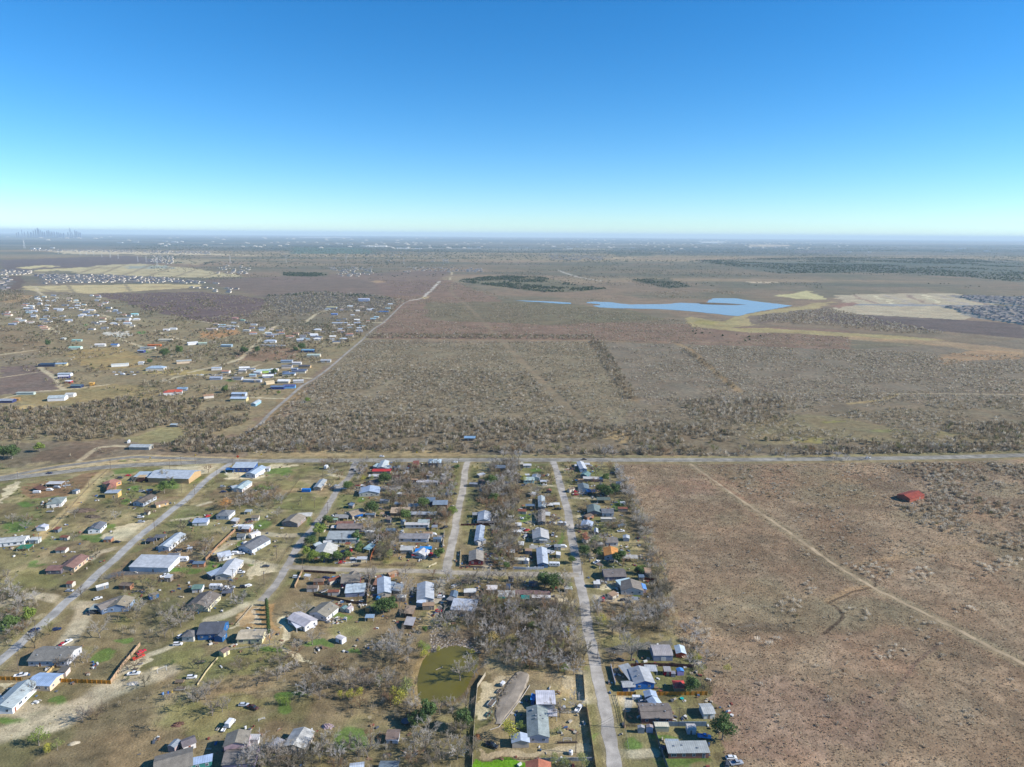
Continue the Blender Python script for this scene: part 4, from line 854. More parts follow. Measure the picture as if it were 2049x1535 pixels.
def house(label, pos, W, h, kind, rc, wc, mt='m', cat='house', name=None, wins=True, rise=None, vents=0, group=None, parts=(), doors=True, garage=False, k=0.74):
    if mt == 'm' and rc[2] > rc[0] > 140: rc = (min(255, rc[0] * 1.04), rc[1] * 1.0, rc[2] * 0.965)
    if rise is None: rise = {'gable': W * .16, 'hip': W * .2, 'mono': W * .07, 'arch': W * .12, 'flat': .1, 'carport': .3, 'awning': .3}[kind]
    x, y, L, a = resolve(pos, h + (rise if kind in ('gable', 'hip', 'arch') else rise / 2))
    if pos[3] > 90: L = max(1.5, L - .8)
    e = empty(name or cat.replace(' ', '_'), (x, y, float(relief(x, y))), a)
    tag(e, label, cat, group)
    HOUSES.append((e, x, y, label))
    rnd = random.Random(hash((round(x), round(y))) & 0xffff)
    nm = ('wall', 'roof')
    block(e, 0, 0, L, W, h, rise, kind, A(rc, k), A(wc), RM[mt], 0, 0, wins, .4 if W > 3.5 else .12, nm, doors, vents, garage, rnd)
    for p in parts:
        # (kind, position, W, h, rise, roof colour, wall colour, roof material, part name stem)
        pk, pp, pW, ph, pr, prc, pwc, pm = p[:8]; stem = p[8] if len(p) > 8 else None
        px_, py_, pL, pa = resolve(pp, ph + (pr if pk in ('gable', 'hip') else pr / 2))
        lx = (px_ - x) * math.cos(a) + (py_ - y) * math.sin(a); ly = -(px_ - x) * math.sin(a) + (py_ - y) * math.cos(a)
        nms = (stem + '_wall', stem + '_roof') if stem else ('wing_wall', 'wing_roof')
        block(e, lx, ly, pL, pW, ph, pr, pk, A(prc, k), A(pwc), RM[pm], pa - a, 0, pk not in ('carport','awning') and wins, .3, nms, False, 0, False, rnd)
    return e

# ---------------------------------------------------------------- vehicles
def wheel_mesh(r=.34, w_=.24):
    mb = MB(); mb.tube((0,-w_/2,0), (0,w_/2,0), r, r, 12, 0); mb.tube((0,-w_/2-.01,0), (0,w_/2+.01,0), r*.55, r*.55, 10, 1); return mb.mesh('wheel', [M['rubber'], M['steel']])
WH = wheel_mesh(); WHB = wheel_mesh(.45, .3)
def loft(mb, secs, mi=0):
    "secs: list of (x, [(y,z)...]) cross-sections joined end to end"
    n_ = len(secs[0][1]); b = len(mb.v)
    for x, pr in secs: mb.v += [(x, yy, zz) for yy, zz in pr]
    for i in range(len(secs) - 1):
        for j in range(n_): mb.f.append((b + i*n_ + j, b + i*n_ + (j+1) % n_, b + (i+1)*n_ + (j+1) % n_, b + (i+1)*n_ + j)); mb.mi.append(mi)
    mb.f.append(tuple(b + j for j in range(n_))[::-1]); mb.mi.append(mi); mb.f.append(tuple(b + (len(secs)-1)*n_ + j for j in range(n_))); mb.mi.append(mi)
def sec(wd, z0, z1, ch=.12): return [(-wd, z0), (wd, z0), (wd, z1 - ch), (wd - ch, z1), (-wd + ch, z1), (-wd, z1 - ch)]
def car_meshes(kind):
    b = MB(); g = MB(); rf = MB()
    if kind in ('sedan', 'suv'):
        H = 1.45 if kind == 'sedan' else 1.75; hb = .92 if kind == 'sedan' else 1.08
        loft(b, [(-2.3, sec(.8, .35, hb-.12)), (-2.15, sec(.88, .28, hb)), (-.9, sec(.9, .26, hb+.02)), (1.0, sec(.9, .26, hb+.02)), (2.1, sec(.86, .28, hb-.12)), (2.3, sec(.75, .35, hb-.3))])
        bk = -1.9 if kind == 'sedan' else -2.15
        loft(g, [(bk, sec(.72, hb-.05, hb+.02, .02)), (bk+.55 if kind == 'sedan' else bk+.25, sec(.7, hb-.05, H-.06)), (.35, sec(.7, hb-.05, H-.06)), (1.2, sec(.74, hb-.05, hb+.02, .02))])
        loft(rf, [(bk+.5 if kind == 'sedan' else bk+.22, sec(.66, H-.1, H)), (.4, sec(.66, H-.1, H))])
        wx = (-1.4, 1.4)
    elif kind == 'pickup':
        loft(b, [(-.5, sec(.95, .45, 1.12)), (1.3, sec(.95, .45, 1.15)), (2.6, sec(.92, .45, 1.08)), (2.8, sec(.85, .5, .9))])
        b.box(-2.8, -.5, -.95, .95, .5, .72); b.box(-2.8, -.5, -.95, -.85, .72, 1.12); b.box(-2.8, -.5, .85, .95, .72, 1.12); b.box(-2.8, -2.7, -.85, .85, .72, 1.12)
        loft(g, [(-.45, sec(.78, 1.05, 1.75)), (.75, sec(.78, 1.05, 1.75)), (1.45, sec(.8, 1.05, 1.16, .02))]); loft(rf, [(-.4, sec(.74, 1.7, 1.84)), (.8, sec(.74, 1.7, 1.84))])
        wx = (-1.8, 1.8)
    elif kind == 'van':
        loft(b, [(-2.6, sec(.95, .35, 1.95, .1)), (1.1, sec(.95, .35, 1.95, .1)), (1.9, sec(.92, .35, 1.25)), (2.5, sec(.85, .4, 1.0))])
        g.box(-2.2, .9, -.97, .97, 1.2, 1.65); rf.box(-2.5, 1.0, -.85, .85, 1.95, 2.0); wx = (-1.6, 1.7)
    elif kind == 'rv':
        loft(b, [(-3.6, sec(1.2, .55, 2.7, .25)), (-3.4, sec(1.22, .5, 2.9, .2)), (3.3, sec(1.22, .5, 2.9, .2)), (3.7, sec(1.15, .7, 2.5, .3))])
        for x_ in (-2.4, -.6, 1.9): g.box(x_, x_ + .9, -1.24, 1.24, 1.5, 2.1)
        rf.box(-1.2, -.5, -.3, .3, 2.9, 3.1); rf.box(1.3, 1.9, -.3, .3, 2.9, 3.05); wx = (-.6, .4)
    elif kind == 'box':
        b.box(-2.6, 1.3, -1.1, 1.1, .9, 3.0); loft(b, [(1.45, sec(1.0, .5, 2.1)), (2.2, sec(1.0, .5, 2.05)), (2.9, sec(.95, .5, 1.3))])
        g.box(1.6, 2.3, -1.02, 1.02, 1.35, 1.9); rf.box(-2.6, 1.3, -1.05, 1.05, 3.0, 3.04); wx = (-1.6, 2.0)
    else:  # flat utility trailer
        b.box(-2.4, 1.8, -1.0, 1.0, .6, .75); b.box(-2.4, 1.8, -1.0, -.94, .75, 1.1); b.box(-2.4, 1.8, .94, 1.0, .75, 1.1); b.box(1.8, 3.0, -.06, .06, .6, .7)
        g.box(-2.2, 1.5, -.8, .8, .76, 1.0); rf = None; wx = (-.5, .3)
    gm = M['car_glass'] if kind not in ('trailer',) else M['dark_wood']
    return b.mesh('body', M['paint']), g.mesh('windows', gm), (rf.mesh('roof', M['paint']) if rf else None), wx
CARM = {k_: car_meshes(k_) for k_ in ('sedan','suv','pickup','van','rv','box','trailer')}
CARN = {'sedan':('parked_car','car'),'suv':('parked_car','car'),'pickup':('pickup_truck','pickup'),'van':('van','van'),'rv':('camper','camper'),'box':('box_truck','truck'),'trailer':('utility_trailer','trailer')}
CARS = []
def car(label, px, py, kind, ang, c, s=1.0, name=None, cat=None, group=None, world=None, z=0.02):
    x, y = world if world else P(px, py); b, g, rf, wx = CARM[kind]; nm, ct = CARN[kind]
    e = empty(name or nm, (x, y, z), R(ang)); e.scale = (s, s, s); tag(e, label, cat or ct, group)
    put('body', b, e, color=c); put('cargo' if kind == 'trailer' else 'windows', g, e)
    if rf: put('roof', rf, e, color=c)
    wm = WHB if kind in ('box',) else WH; hw = 1.0 if kind in ('rv','box') else .8
    for xx in wx:
        for yy in (-hw, hw): put('wheel', wm, e, (xx, yy, .45 if kind == 'box' else .34))
    CARS.append((e, x, y)); return e

# ---------------------------------------------------------------- fences, poles, lines
def fence(label, pts, h, c, kind='board', name=None, z=0.0):
    W = to_world_line(pts); mb = MB()
    for i in range(len(W) - 1):
        p, q = W[i], W[i + 1]; v = q - p; L = float(np.hypot(*v)); 
        if L < .3: continue
        v = v / L; n_ = np.array([-v[1], v[0]])
        k = max(1, int(round(L / 2.4)))
        for j in range(k + 1):
            a = p + v * (L * j / k); t = .06
            mb.add([(a[0]+sx*t, a[1]+sy*t, zz) for zz in (0, h + .06) for sx, sy in ((-1,-1),(1,-1),(1,1),(-1,1))], [(0,3,2,1),(4,5,6,7),(0,1,5,4),(1,2,6,5),(2,3,7,6),(3,0,4,7)])
        def bar(z0, z1, t, off=.07):
            a, b = p + n_ * (off - t), q + n_ * (off - t); d, e_ = q + n_ * (off + t), p + n_ * (off + t)
            mb.add([(*a, z0), (*b, z0), (*d, z0), (*e_, z0), (*a, z1), (*b, z1), (*d, z1), (*e_, z1)], [(0,3,2,1),(4,5,6,7),(0,1,5,4),(1,2,6,5),(2,3,7,6),(3,0,4,7)])
        if kind == 'board':
            m_ = max(1, int(L / .9))
            for j in range(m_):
                a = p + v * (L * j / m_); b_ = p + v * (L * (j + 1) / m_ - .03); hh = h * (1 - .04 * ((j * 7919) % 5) / 5); t = .02
                a1, b1 = a + n_ * .08, b_ + n_ * .08; a2, b2 = a + n_ * .11, b_ + n_ * .11
                mb.add([(*a1,.03),(*b1,.03),(*b2,.03),(*a2,.03),(*a1,hh),(*b1,hh),(*b2,hh),(*a2,hh)], [(0,3,2,1),(4,5,6,7),(0,1,5,4),(1,2,6,5),(2,3,7,6),(3,0,4,7)])
        elif kind == 'rail':
            for zz in (.35, .75, h - .1): bar(zz - .06, zz + .06, .03)
        elif kind == 'wire':
            for zz in (.4, .8, h - .05): bar(zz - .02, zz + .02, .015)
        else: bar(.02, h, .12, 0.0)
    mid = W.mean(0)
    o = mb.build(name or ('wall' if kind == 'wall' else 'fence'), M['plank'], color=c); tag(o, label, 'wall' if kind == 'wall' else 'fence'); return o
mb = MB(); mb.tube((0,0,0), (0,0,9.5), .17, .11, 8); POLEM = mb.mesh('pole', M['dark_wood'])
mb = MB(); mb.box(-1.2, 1.2, -.06, .06, 8.7, 8.85); 
for x_ in (-1.1, -.4, .4, 1.1): mb.tube((x_, 0, 8.85), (x_, 0, 9.05), .05, .03, 5)
CROSSM = mb.mesh('crossarm', M['dark_wood'])
mb = MB(); mb.tube((.3, 0, 7.4), (.3, 0, 8.2), .22, .22, 8); TRANM = mb.mesh('transformer', M['steel'])
POLES = []
def pole(px, py, ang=0, tf=False, label=None):
    x, y = P(px, py); e = empty('utility_pole', (x, y, 0), R(ang)); e['category'] = 'utility pole'
    put('pole', POLEM, e); put('crossarm', CROSSM, e)
    if tf: put('transformer', TRANM, e)
    POLES.append((e, x, y)); return e
# ---------------------------------------------------------------- near buildings
H_ = house
WC0 = [(200,196,190),(150,140,130),(120,130,140),(210,204,190),(170,120,90)]; WHT = (228,228,226); TANW = (214,188,140)
# upper left quarter of the village
H_('open shed with a white metal roof at the left field', (111,966,13,4), 6, 2.8, 'carport', (206,212,218), WHT, cat='shed', parts=(('carport',(80,976,12,-30),6,2.4,.3,(120,80,62),WHT,'r'),))
H_('white walled house with a grey green hipped roof', (96,997,128,994), 13, 3.2, 'hip', (128,140,138), (236,234,230), 's', vents=3)
H_('tan house with a reddish brown hipped roof', (212,968,232,965), 14, 3.2, 'hip', (158,106,92), (218,166,110), 's', vents=2, parts=(('hip',(223,960,11,60),9,3.2,2.0,(166,118,104),(218,166,110),'s'),))
H_('tall tan metal shed below the brown hipped house', (226,983.5,10,4), 6, 4.2, 'mono', (172,190,208), (224,188,116), cat='shed', wins=False)
H_('brown workshop beside the long metal warehouse', (288,949,12,3), 11, 4.0, 'mono', (176,198,214), (104,66,58), cat='workshop', wins=False, parts=(('mono',(284,953,6,3),5,4.1,.3,(206,178,138),(104,66,58),'s'),))
H_('long pale blue metal warehouse with tan end wall', (308,942,390,944), 21, 4.5, 'gable', (186,202,218), (196,164,120), cat='warehouse', rise=2.6, wins=False)
H_('grey roofed house beside the big green tree', (275,1003,303,988), 9, 2.8, 'gable', (112,102,92), (196,204,214), 's')
H_('small brown roofed cabin near the left street', (322,1003.5,9,45), 6, 2.4, 'gable', (142,118,98), (206,176,130), 's')
H_('narrow white house with grey roof and parking apron', (187,1057,201,1043), 8, 3.0, 'gable', (112,116,124), (232,236,240), 's', vents=2)
H_('small white metal barn right of the dirt road', (80.5,1054,88.5,1048), 6, 2.6, 'gable', (196,208,228), (232,236,240), cat='barn', wins=False)
H_('long white ranch house cut by the left edge', (-22,1080,54,1073), 9, 2.8, 'gable', (190,200,204), (238,240,242), vents=2)
H_('small white box shed right of the long white house', (70,1078,6,5), 4, 2.6, 'mono', (212,214,208), (206,210,206), cat='shed', wins=False)
H_('green flat canopy with a white frame', (50,1094,8,6), 6, 1.8, 'carport', (44,128,86), WHT, cat='canopy', mt='p')
H_('tiny white cabin with a rust brown roof', (124,1096,6,4), 4.5, 2.2, 'gable', (126,92,78), (232,226,214), 'r', wins=False, cat='cabin')
H_('long brown roofed house with a cream side wall', (131,1133,163,1108.5), 9.5, 2.9, 'gable', (140,108,98), (208,186,156), 's', parts=(('gable',(112,1133,9,5),7,2.6,1.1,(136,104,96),(104,100,112),'s'),))
H_('long white metal roofed house with a tan porch', (326,1092,361,1065), 7.5, 3.0, 'gable', (190,206,220), (230,232,234), parts=(('carport',(357,1077,10,55),4.5,2.5,.2,(196,188,164),WHT,'m'),))
H_('dark carport over a blue car above the metal house', (302,1080,6,5), 5, 2.3, 'carport', (60,66,84), WHT, cat='carport', mt='s')
H_('small dark grey carport left of the white metal house', (320,1073,7,5), 5, 2.4, 'carport', (104,106,112), WHT, cat='carport', mt='s')
H_('wide metal roofed house with a painted blue white front', (270,1122,349,1124), 14, 3.2, 'mono', (192,204,216), (224,228,232), rise=1.2, wins=False)
H_('small dark roofed shed behind the wide metal roofed house', (348,1108,6.5,4), 4, 2.6, 'gable', (112,116,124), (190,188,186), 's', cat='shed', wins=False)
# store and lots along the highway
H_('store with a pale metal roof and blue front', (490,930.5,19,2), 11, 4.2, 'mono', (186,206,224), (40,88,158), cat='store', rise=1.4, parts=(('carport',(461,938,8,5),6,3.0,.2,(44,104,170),WHT,'m'),))
H_('white annex building beside the blue fronted store', (500,946,524,931), 9, 3.4, 'gable', (176,200,222), (226,228,232), cat='building')
H_('small white cabin behind the store annex', (534,936,5,5), 4.5, 2.8, 'mono', (206,210,216), (214,216,220), cat='cabin', wins=False)
H_('white house with a bluish roof below the store', (475,976,496,961), 7.5, 2.9, 'gable', (174,198,206), (232,230,226), parts=(('mono',(470,974,5,40),5,2.4,.4,(190,200,206),(200,200,200),'m'),))
H_('narrow tan house beside the blue container', (634,974,647,958), 6, 2.9, 'gable', (178,190,196), (184,166,142))
H_('white house with a grey hipped roof beside a red car', (444,1028,458,1016), 9.5, 3.0, 'hip', (122,126,130), (224,228,232), 's')
H_('low white shed with a pale blue roof in the yard', (402,1041.5,10,8), 6.5, 2.6, 'mono', (168,190,222), (226,226,226), cat='shed', wins=False)
H_('little open carport right of the hipped white house', (497,1022,5,3), 4.5, 2.2, 'carport', (176,192,202), WHT, cat='carport')
H_('small brown roofed shed with a white side', (511,1032,5,8), 4.5, 2.4, 'gable', (130,118,102), (226,218,210), 's', cat='shed', wins=False)
H_('tan and rust roofed house facing the middle street', (579,1042,597,1027), 12, 3.0, 'gable', (152,142,126), (150,138,134), 's', parts=(('carport',(609,1030,11,8),7,2.5,.2,(224,220,208),WHT,'m'),))
H_('small grey shed behind the long dark roofed house', (483,1069,5,8), 4.5, 2.6, 'gable', (112,118,122), (196,200,200), 's', cat='shed', wins=False)
H_('white arched canopy behind the dark roofed house', (509,1066,7,50), 4.5, 2.2, 'arch', (236,238,240), WHT, cat='canopy', wins=False)
H_('long house with a dark grey roof and pale blue walls', (489,1093,528,1071), 11.5, 3.0, 'gable', (116,118,122), (210,220,230), 's', vents=2)
H_('small white house with a bluish white roof', (434,1108,461,1102), 8, 2.8, 'gable', (200,216,236), (230,232,236), wins=True)
H_('long pale metal house beside a white pickup', (446,1148,471,1117), 10, 3.0, 'gable', (196,206,216), (220,212,200), parts=(('mono',(432,1144,9,52),5,2.6,.3,(172,188,208),(120,120,120),'m'),))
H_('wide pale roofed building with a green awning', (655,1071,716,1071), 10, 3.2, 'mono', (168,182,188), (232,234,234), rise=1.4, cat='building', parts=(('mono',(689,1078,20,1),2.6,2.7,.5,(26,112,98),(200,200,200),'m'),))
H_('cream roofed house behind round green street trees', (646,1104,656,1085), 13, 2.8, 'gable', (208,206,196), (214,212,204), parts=(('mono',(636,1089,5,45),4,2.2,.3,(206,220,226),(90,110,120),'m'),))
H_('grey carport left of the second street row', (683,1032,10,2), 4, 2.4, 'carport', (160,166,168), WHT, cat='carport')
H_('tiny green shed by the middle street', (670,1039,4,3), 3, 2.2, 'mono', (150,182,160), (120,120,110), cat='shed', wins=False)
H_('rust brown roofed house above the green awning building', (675,1049,725,1049), 8.5, 2.7, 'gable', (138,126,120), (96,88,86), 's', parts=(('gable',(690,1044,12,3),6,2.8,1.0,(146,104,90),(110,90,80),'r'),))
H_('white lean-to in front of the rust brown roofed house', (671,1054,6,2), 4, 2.2, 'carport', (226,228,228), WHT, cat='carport')
# middle block
H_('white metal barn beside the highway', (763,934,770.5,920), 7.5, 3.4, 'gable', (196,212,218), (220,214,200), cat='barn', parts=(('mono',(756,931,9,75),5,2.4,.5,(182,204,210),(170,170,170),'m'),('mono',(775,934,8,75),5,2.4,.5,(200,214,218),(170,170,170),'m')))
H_('bright red roofed shed near the highway', (764,941,16,2), 5, 2.6, 'mono', (206,60,50), (200,180,160), cat='shed', wins=False)
H_('white flat roofed shed below the red roof', (748,951.5,8,3), 4, 2.4, 'mono', (214,212,210), (180,176,170), cat='shed', wins=False)
H_('dark roofed house left of the dark cedar', (738,963,757,959), 8, 2.7, 'gable', (112,106,106), (150,140,130), 's')
H_('dark maroon low shed behind the dark cedar', (792,954,8,4), 5, 2.4, 'mono', (96,60,60), (90,70,66), cat='shed', wins=False, mt='r')
H_('slim grey trailer roof among bare trees', (812,945,8,75), 3, 2.4, 'mono', (186,192,198), (170,170,170), cat='trailer', wins=False)
H_('house with broad pale blue metal roof', (738.5,983,741.5,971), 16, 2.9, 'gable', (172,196,226), (196,196,186), rise=1.8)
H_('long grey roofed house right of the blue roofed house', (763,973,803,973), 7.5, 2.7, 'gable', (144,138,126), (190,186,152), 's')
H_('brown roofed yard house with a yellow backhoe', (712,1021,11,40), 10, 2.8, 'gable', (154,138,118), (196,184,164), 's', parts=(('carport',(714,1031,9,3),4,2.2,.2,(20,112,196),WHT,'p'),))
H_('grey carport left of the blue tarp roof', (688,1034,7,3), 5, 2.3, 'carport', (158,162,162), WHT, cat='carport')
H_('small blue grey carport among the bare trees', (799,1007,8,3), 5, 2.3, 'carport', (140,160,176), WHT, cat='carport')
H_('patched tan roofed shelter in the middle block', (801,1021,14,3), 9, 2.5, 'mono', (190,168,142), (120,100,84), cat='shed', mt='r', wins=False)
H_('pale wrecked shed right of the patched tan roof', (828,1011,8,3), 5, 2.3, 'mono', (212,208,200), (160,150,140), cat='shed', wins=False)
H_('two storey dark blue house with a slate roof', (861,1000,7,3), 7, 4.8, 'mono', (116,136,158), (52,80,124))
H_('brown house with a blue grey roof by the middle street', (881,1002,11,3), 9, 4.2, 'gable', (128,144,160), (124,84,66), 's')
H_('very long narrow metal roof in the middle block', (844.5,1027,21,1), 4.5, 2.5, 'mono', (172,186,200), (150,140,130), cat='trailer', wins=False)
H_('white trailer house with a grey green porch', (835,1048,17,1), 4, 2.6, 'flat', (206,210,212), (222,222,220), cat='mobile home', parts=(('mono',(848,1043,8,1),5,2.7,.4,(186,198,194),(60,130,130),'m'),))
H_('long grey roofed mobile home with white walls', (799,1069,859,1069.5), 8, 2.8, 'gable', (146,144,146), (236,236,236), 's', cat='mobile home', vents=3)
H_('pale flat roofed shed left of the blue tarp house', (814,1097,8,2), 5, 2.5, 'mono', (202,202,196), (190,186,176), cat='shed', wins=False)
H_('house with a bright blue tarp over a white roof', (837,1106,848,1096), 9, 2.8, 'gable', (206,212,218), (224,224,224), parts=(('mono',(842,1101.5,7,4),4,3.3,.5,(24,136,222),(210,210,210),'p'),('carport',(839,1109,10,6),3,2.2,.3,(196,64,56),WHT,'p')))
H_('small bright blue roofed shed behind the tarp house', (852,1096.5,8,2), 3.5, 2.3, 'mono', (36,140,216), (90,90,100), cat='shed', wins=False, mt='p')
H_('pale blue carport beside the orange board fence', (740,1094,9,70), 5, 2.4, 'carport', (150,190,206), WHT, cat='carport')
H_('vertical metal roofed mobile home by the third street', (957.5,1081,962,1050), 5.5, 2.8, 'gable', (176,194,216), (196,196,196), cat='mobile home')
H_('brown roofed house with a dark red gable front', (952.5,1119,953,1099), 9, 2.9, 'gable', (154,148,138), (132,48,58), 's', vents=1)
H_('house with a pale corrugated roof and open porch', (968,1039,970,1021), 9, 2.8, 'gable', (188,202,216), (180,180,176), parts=(('carport',(953,1028,6,5),5,2.3,.2,(170,170,168),WHT,'m'),))
H_('low grey lean-to below the corrugated roof house', (974,1044,14,0), 3, 2.3, 'mono', (134,128,128), (90,70,64), cat='shed', wins=False)
H_('long whitish trailer house behind bare trees', (855,963,18,0), 5, 2.6, 'flat', (212,208,210), (200,196,196), cat='mobile home')
H_('white panel roof standing end on to the camera', (861,948,12,85), 4.5, 2.6, 'mono', (228,228,232), (180,180,180), cat='carport', wins=False, doors=False)
H_('blue two storey house with a pale hipped roof', (857,919,883,919), 10, 4.8, 'hip', (182,208,226), (76,126,172), vents=2)
H_('rust red lean-to beside the blue two storey house', (829,935,833,922), 5, 2.8, 'mono', (144,86,70), (130,80,66), cat='shed', mt='r', wins=False)
H_('metal roofed shelter hidden in the woods above the highway', (940,875,11,0), 6, 3.0, 'mono', (140,176,206), (120,110,100), cat='shed', wins=False)
# around the fourth street
H_('slate grey house below the highway among bare trees', (1001,931,9,3), 8, 3.4, 'gable', (100,114,130), (110,120,134), 's')
H_('small cream roofed cabin behind bare trees', (1040,927,6,3), 5, 2.6, 'mono', (194,188,168), (170,160,140), cat='cabin', wins=False)
H_('small white shed near the tall bare trunk', (1055,930,7,2), 4, 2.3, 'mono', (216,216,216), (200,200,196), cat='shed', wins=False)
H_('pale teal house with a grey side roof', (1058,955,9,2), 8, 2.8, 'gable', (180,206,208), (170,214,214), parts=(('gable',(1073,951,8,80),7,2.7,1.0,(176,184,192),(190,190,190),'m'),))
H_('long narrow white mobile home near the highway', (1168,937,1160.5,922.5), 6, 2.9, 'gable', (208,220,230), (150,176,206), cat='mobile home', parts=(('carport',(1174,928,6,0),5,2.3,.2,(216,218,220),WHT,'m'),('carport',(1155,931,5,0),4,2.2,.2,(216,218,220),WHT,'m')))  # bluish wall colour has the shade of its left side painted in
H_('small green roofed building below the white mobile home', (1172,946,8,60), 6.5, 2.8, 'gable', (124,154,148), (70,120,140))
H_('long pale trailer beside the dark cedars', (1187,956.5,17,-2), 4.5, 2.6, 'mono', (210,206,200), (150,120,130), cat='mobile home')
H_('white gabled house with a dark teal roof', (1169,976,1166,966), 8.5, 3.0, 'gable', (112,126,132), (222,226,230), 's')
H_('bright blue canopy behind the white gabled house', (1183,982,8,0), 6, 2.4, 'carport', (44,112,176), WHT, cat='canopy', mt='p')
H_('green grey open shed with a green lawn behind', (1208,998,11,0), 6, 2.7, 'carport', (96,110,104), WHT, cat='shed', mt='s')
H_('grey green gabled house beside the white garage house', (1190,1022,1187,1008), 10, 3.0, 'gable', (118,134,132), (120,130,134), 's')
H_('white house with a dark roof and green lawn', (1203,1019,1228,1019.5), 8.5, 3.0, 'gable', (114,118,124), (220,228,238), 's', vents=1)
H_('long cream trailer below the dark roofed white house', (1217,1037,11,-1), 3, 2.5, 'flat', (226,220,206), (216,206,190), cat='trailer', wins=False)
H_('narrow blue white roofed house under bare branches', (1173,1050,1176,1040), 8, 2.8, 'gable', (176,196,222), (150,160,176))
H_('narrow pale mobile home left of the fourth street', (1084.5,1013,1083,991), 5, 2.7, 'gable', (182,200,208), (170,170,170), cat='mobile home', parts=(('carport',(1099,1009,6,0),5,2.4,.2,(224,224,220),WHT,'m'),))
H_('narrow brown grey mobile home left of the fourth street', (1084,1043,1083.5,1019), 5, 2.7, 'gable', (146,140,134), (150,146,142), 's', cat='mobile home', parts=(('carport',(1096,1028,7,85),4,2.4,.2,(206,206,200),WHT,'m'),))
H_('large pale slanted roof house under bare branches', (1082.5,1074,1081,1056), 11, 3.0, 'gable', (188,194,198), (200,200,196), parts=(('mono',(1087,1079,5,0),3,2.4,.3,(206,214,220),(200,200,200),'m'),))
H_('tiny white shed in the bare tree row', (1037,1049,4,0), 4, 2.6, 'mono', (232,232,230), (226,226,224), cat='shed', wins=False)
H_('long mobile home with a blue end beside the crossing', (1086.5,1126,1083.5,1094), 6.5, 2.8, 'gable', (188,204,222), (96,140,186), cat='mobile home', vents=2, parts=(('carport',(1068,1095,6,0),5,2.4,.2,(176,172,160),WHT,'m'),('carport',(1095,1103,5,80),4,2.3,.2,(200,204,208),WHT,'m')))
H_('white box shed with an open lean-to in the lot', (1042,1119,8,-2), 3.2, 2.4, 'mono', (224,218,196), (200,196,180), cat='shed', wins=False, parts=(('gable',(1054,1119,3,85),2.6,2.5,.5,(232,232,232),(226,226,226),'m'),))
H_('house with a bright orange tan roof', (1224,1109,1221.5,1093), 9, 3.0, 'gable', (212,148,80), (196,204,214), 's')
H_('white walled house above the orange roofed house', (1211,1077,1236,1077), 8, 2.9, 'gable', (136,130,124), (228,228,232), 's')
H_('little pale blue shed on the leaf strewn lot', (1253.5,1076,1253,1069.5), 4, 2.4, 'gable', (196,210,220), (176,186,200), cat='shed', wins=False)
H_('corrugated carports right of the orange roofed house', (1258,1114,12,-2), 5, 2.4, 'carport', (188,192,190), WHT, cat='carport')
H_('long dark brown roofed house beside the crossing', (1206,1142,1251,1141), 10, 2.8, 'gable', (122,114,110), (104,110,140), 's', vents=3)
H_('brown roofed house with a pale blue sheet roof', (1266,1176,1261,1158), 13, 2.9, 'gable', (134,126,116), (214,216,214), 's', parts=(('mono',(1251,1165,9,20),7,2.9,.4,(196,220,226),(180,180,180),'m'),))
H_('small shed with a blue and pink roof', (1287,1178,1283.5,1167), 4, 2.4, 'gable', (110,160,222), (216,190,190), cat='shed', wins=False)
H_('grey curved roof metal garage with a steel front', (1303,1297,1344,1297), 9, 2.9, 'arch', (176,176,180), (150,160,182), cat='garage', wins=False, garage=True, rise=1.4)
H_('orange red barn shed with a white roof', (1363.5,1306,1359,1290), 4.5, 2.5, 'gable', (200,222,236), (196,78,50), cat='shed', wins=False)
H_('bright blue house with a pale metal roof', (1290.5,1363,1277.5,1332), 9.5, 3.2, 'gable', (178,188,198), (0,104,190), vents=3, parts=(('carport',(1258,1344,12,-72),5.5,2.6,.3,(176,182,186),WHT,'m'),('carport',(1302,1337,6,-2),5,2.3,.2,(196,200,204),WHT,'m')))
H_('long low blue outbuilding left of the blue house', (1244,1367,1270,1366), 4, 2.5, 'gable', (178,186,192), (36,92,160), cat='outbuilding')
H_('small crimson shed behind the blue house', (1335,1339,3.4,-2), 3.2, 2.3, 'mono', (166,170,176), (176,22,50), cat='shed', wins=False, rise=.5)
H_('tiny grey storage box right of the crimson shed', (1347,1346,2,0), 2, 1.7, 'mono', (150,156,170), (140,144,160), cat='shed', wins=False, doors=False)
H_('lilac shed with a bright blue roof slope', (1363,1343,1359,1335), 3.2, 2.2, 'gable', (84,150,220), (156,146,206), cat='shed', wins=False)
H_('rounded red roofed pavilion beside the evergreen', (1347,1366,1371,1366), 5, 2.5, 'hip', (214,78,62), (190,160,130), mt='m', cat='pavilion', wins=False, doors=False)
H_('blue and white roofed garage behind the ranch house', (1303.5,1392,1299.5,1380), 5.2, 2.8, 'gable', (176,200,228), (170,180,196), cat='garage', wins=False, parts=(('gable',(1309.5,1400,4,-75),5.2,2.6,1.0,(206,220,234),(190,196,206),'m'),))
H_('brown roofed ranch house with a brick front', (1279,1416,1343,1416), 9.5, 3.0, 'gable', (130,120,112), (150,104,98), 's', vents=5)
H_('cream metal container shed behind the green lawn', (1324,1450,6,-1), 2.5, 2.6, 'mono', (230,222,196), (206,200,172), cat='container', wins=False, doors=False, rise=.1)
H_('tall grey storage shed in front of the ranch house', (1283.5,1456,1282.5,1450), 2.8, 2.6, 'gable', (180,184,190), (168,170,176), cat='shed', wins=False)
H_('storage shed with a pale tarpaulin on its door', (1300.5,1455,1299.5,1449), 2.8, 2.6, 'gable', (176,162,158), (176,184,214), cat='shed', wins=False)
H_('white cube shed on the lawn near the blue pickup', (1383,1452,3.8,-2), 3.4, 2.5, 'gable', (208,210,212), (206,212,224), cat='shed', wins=False)
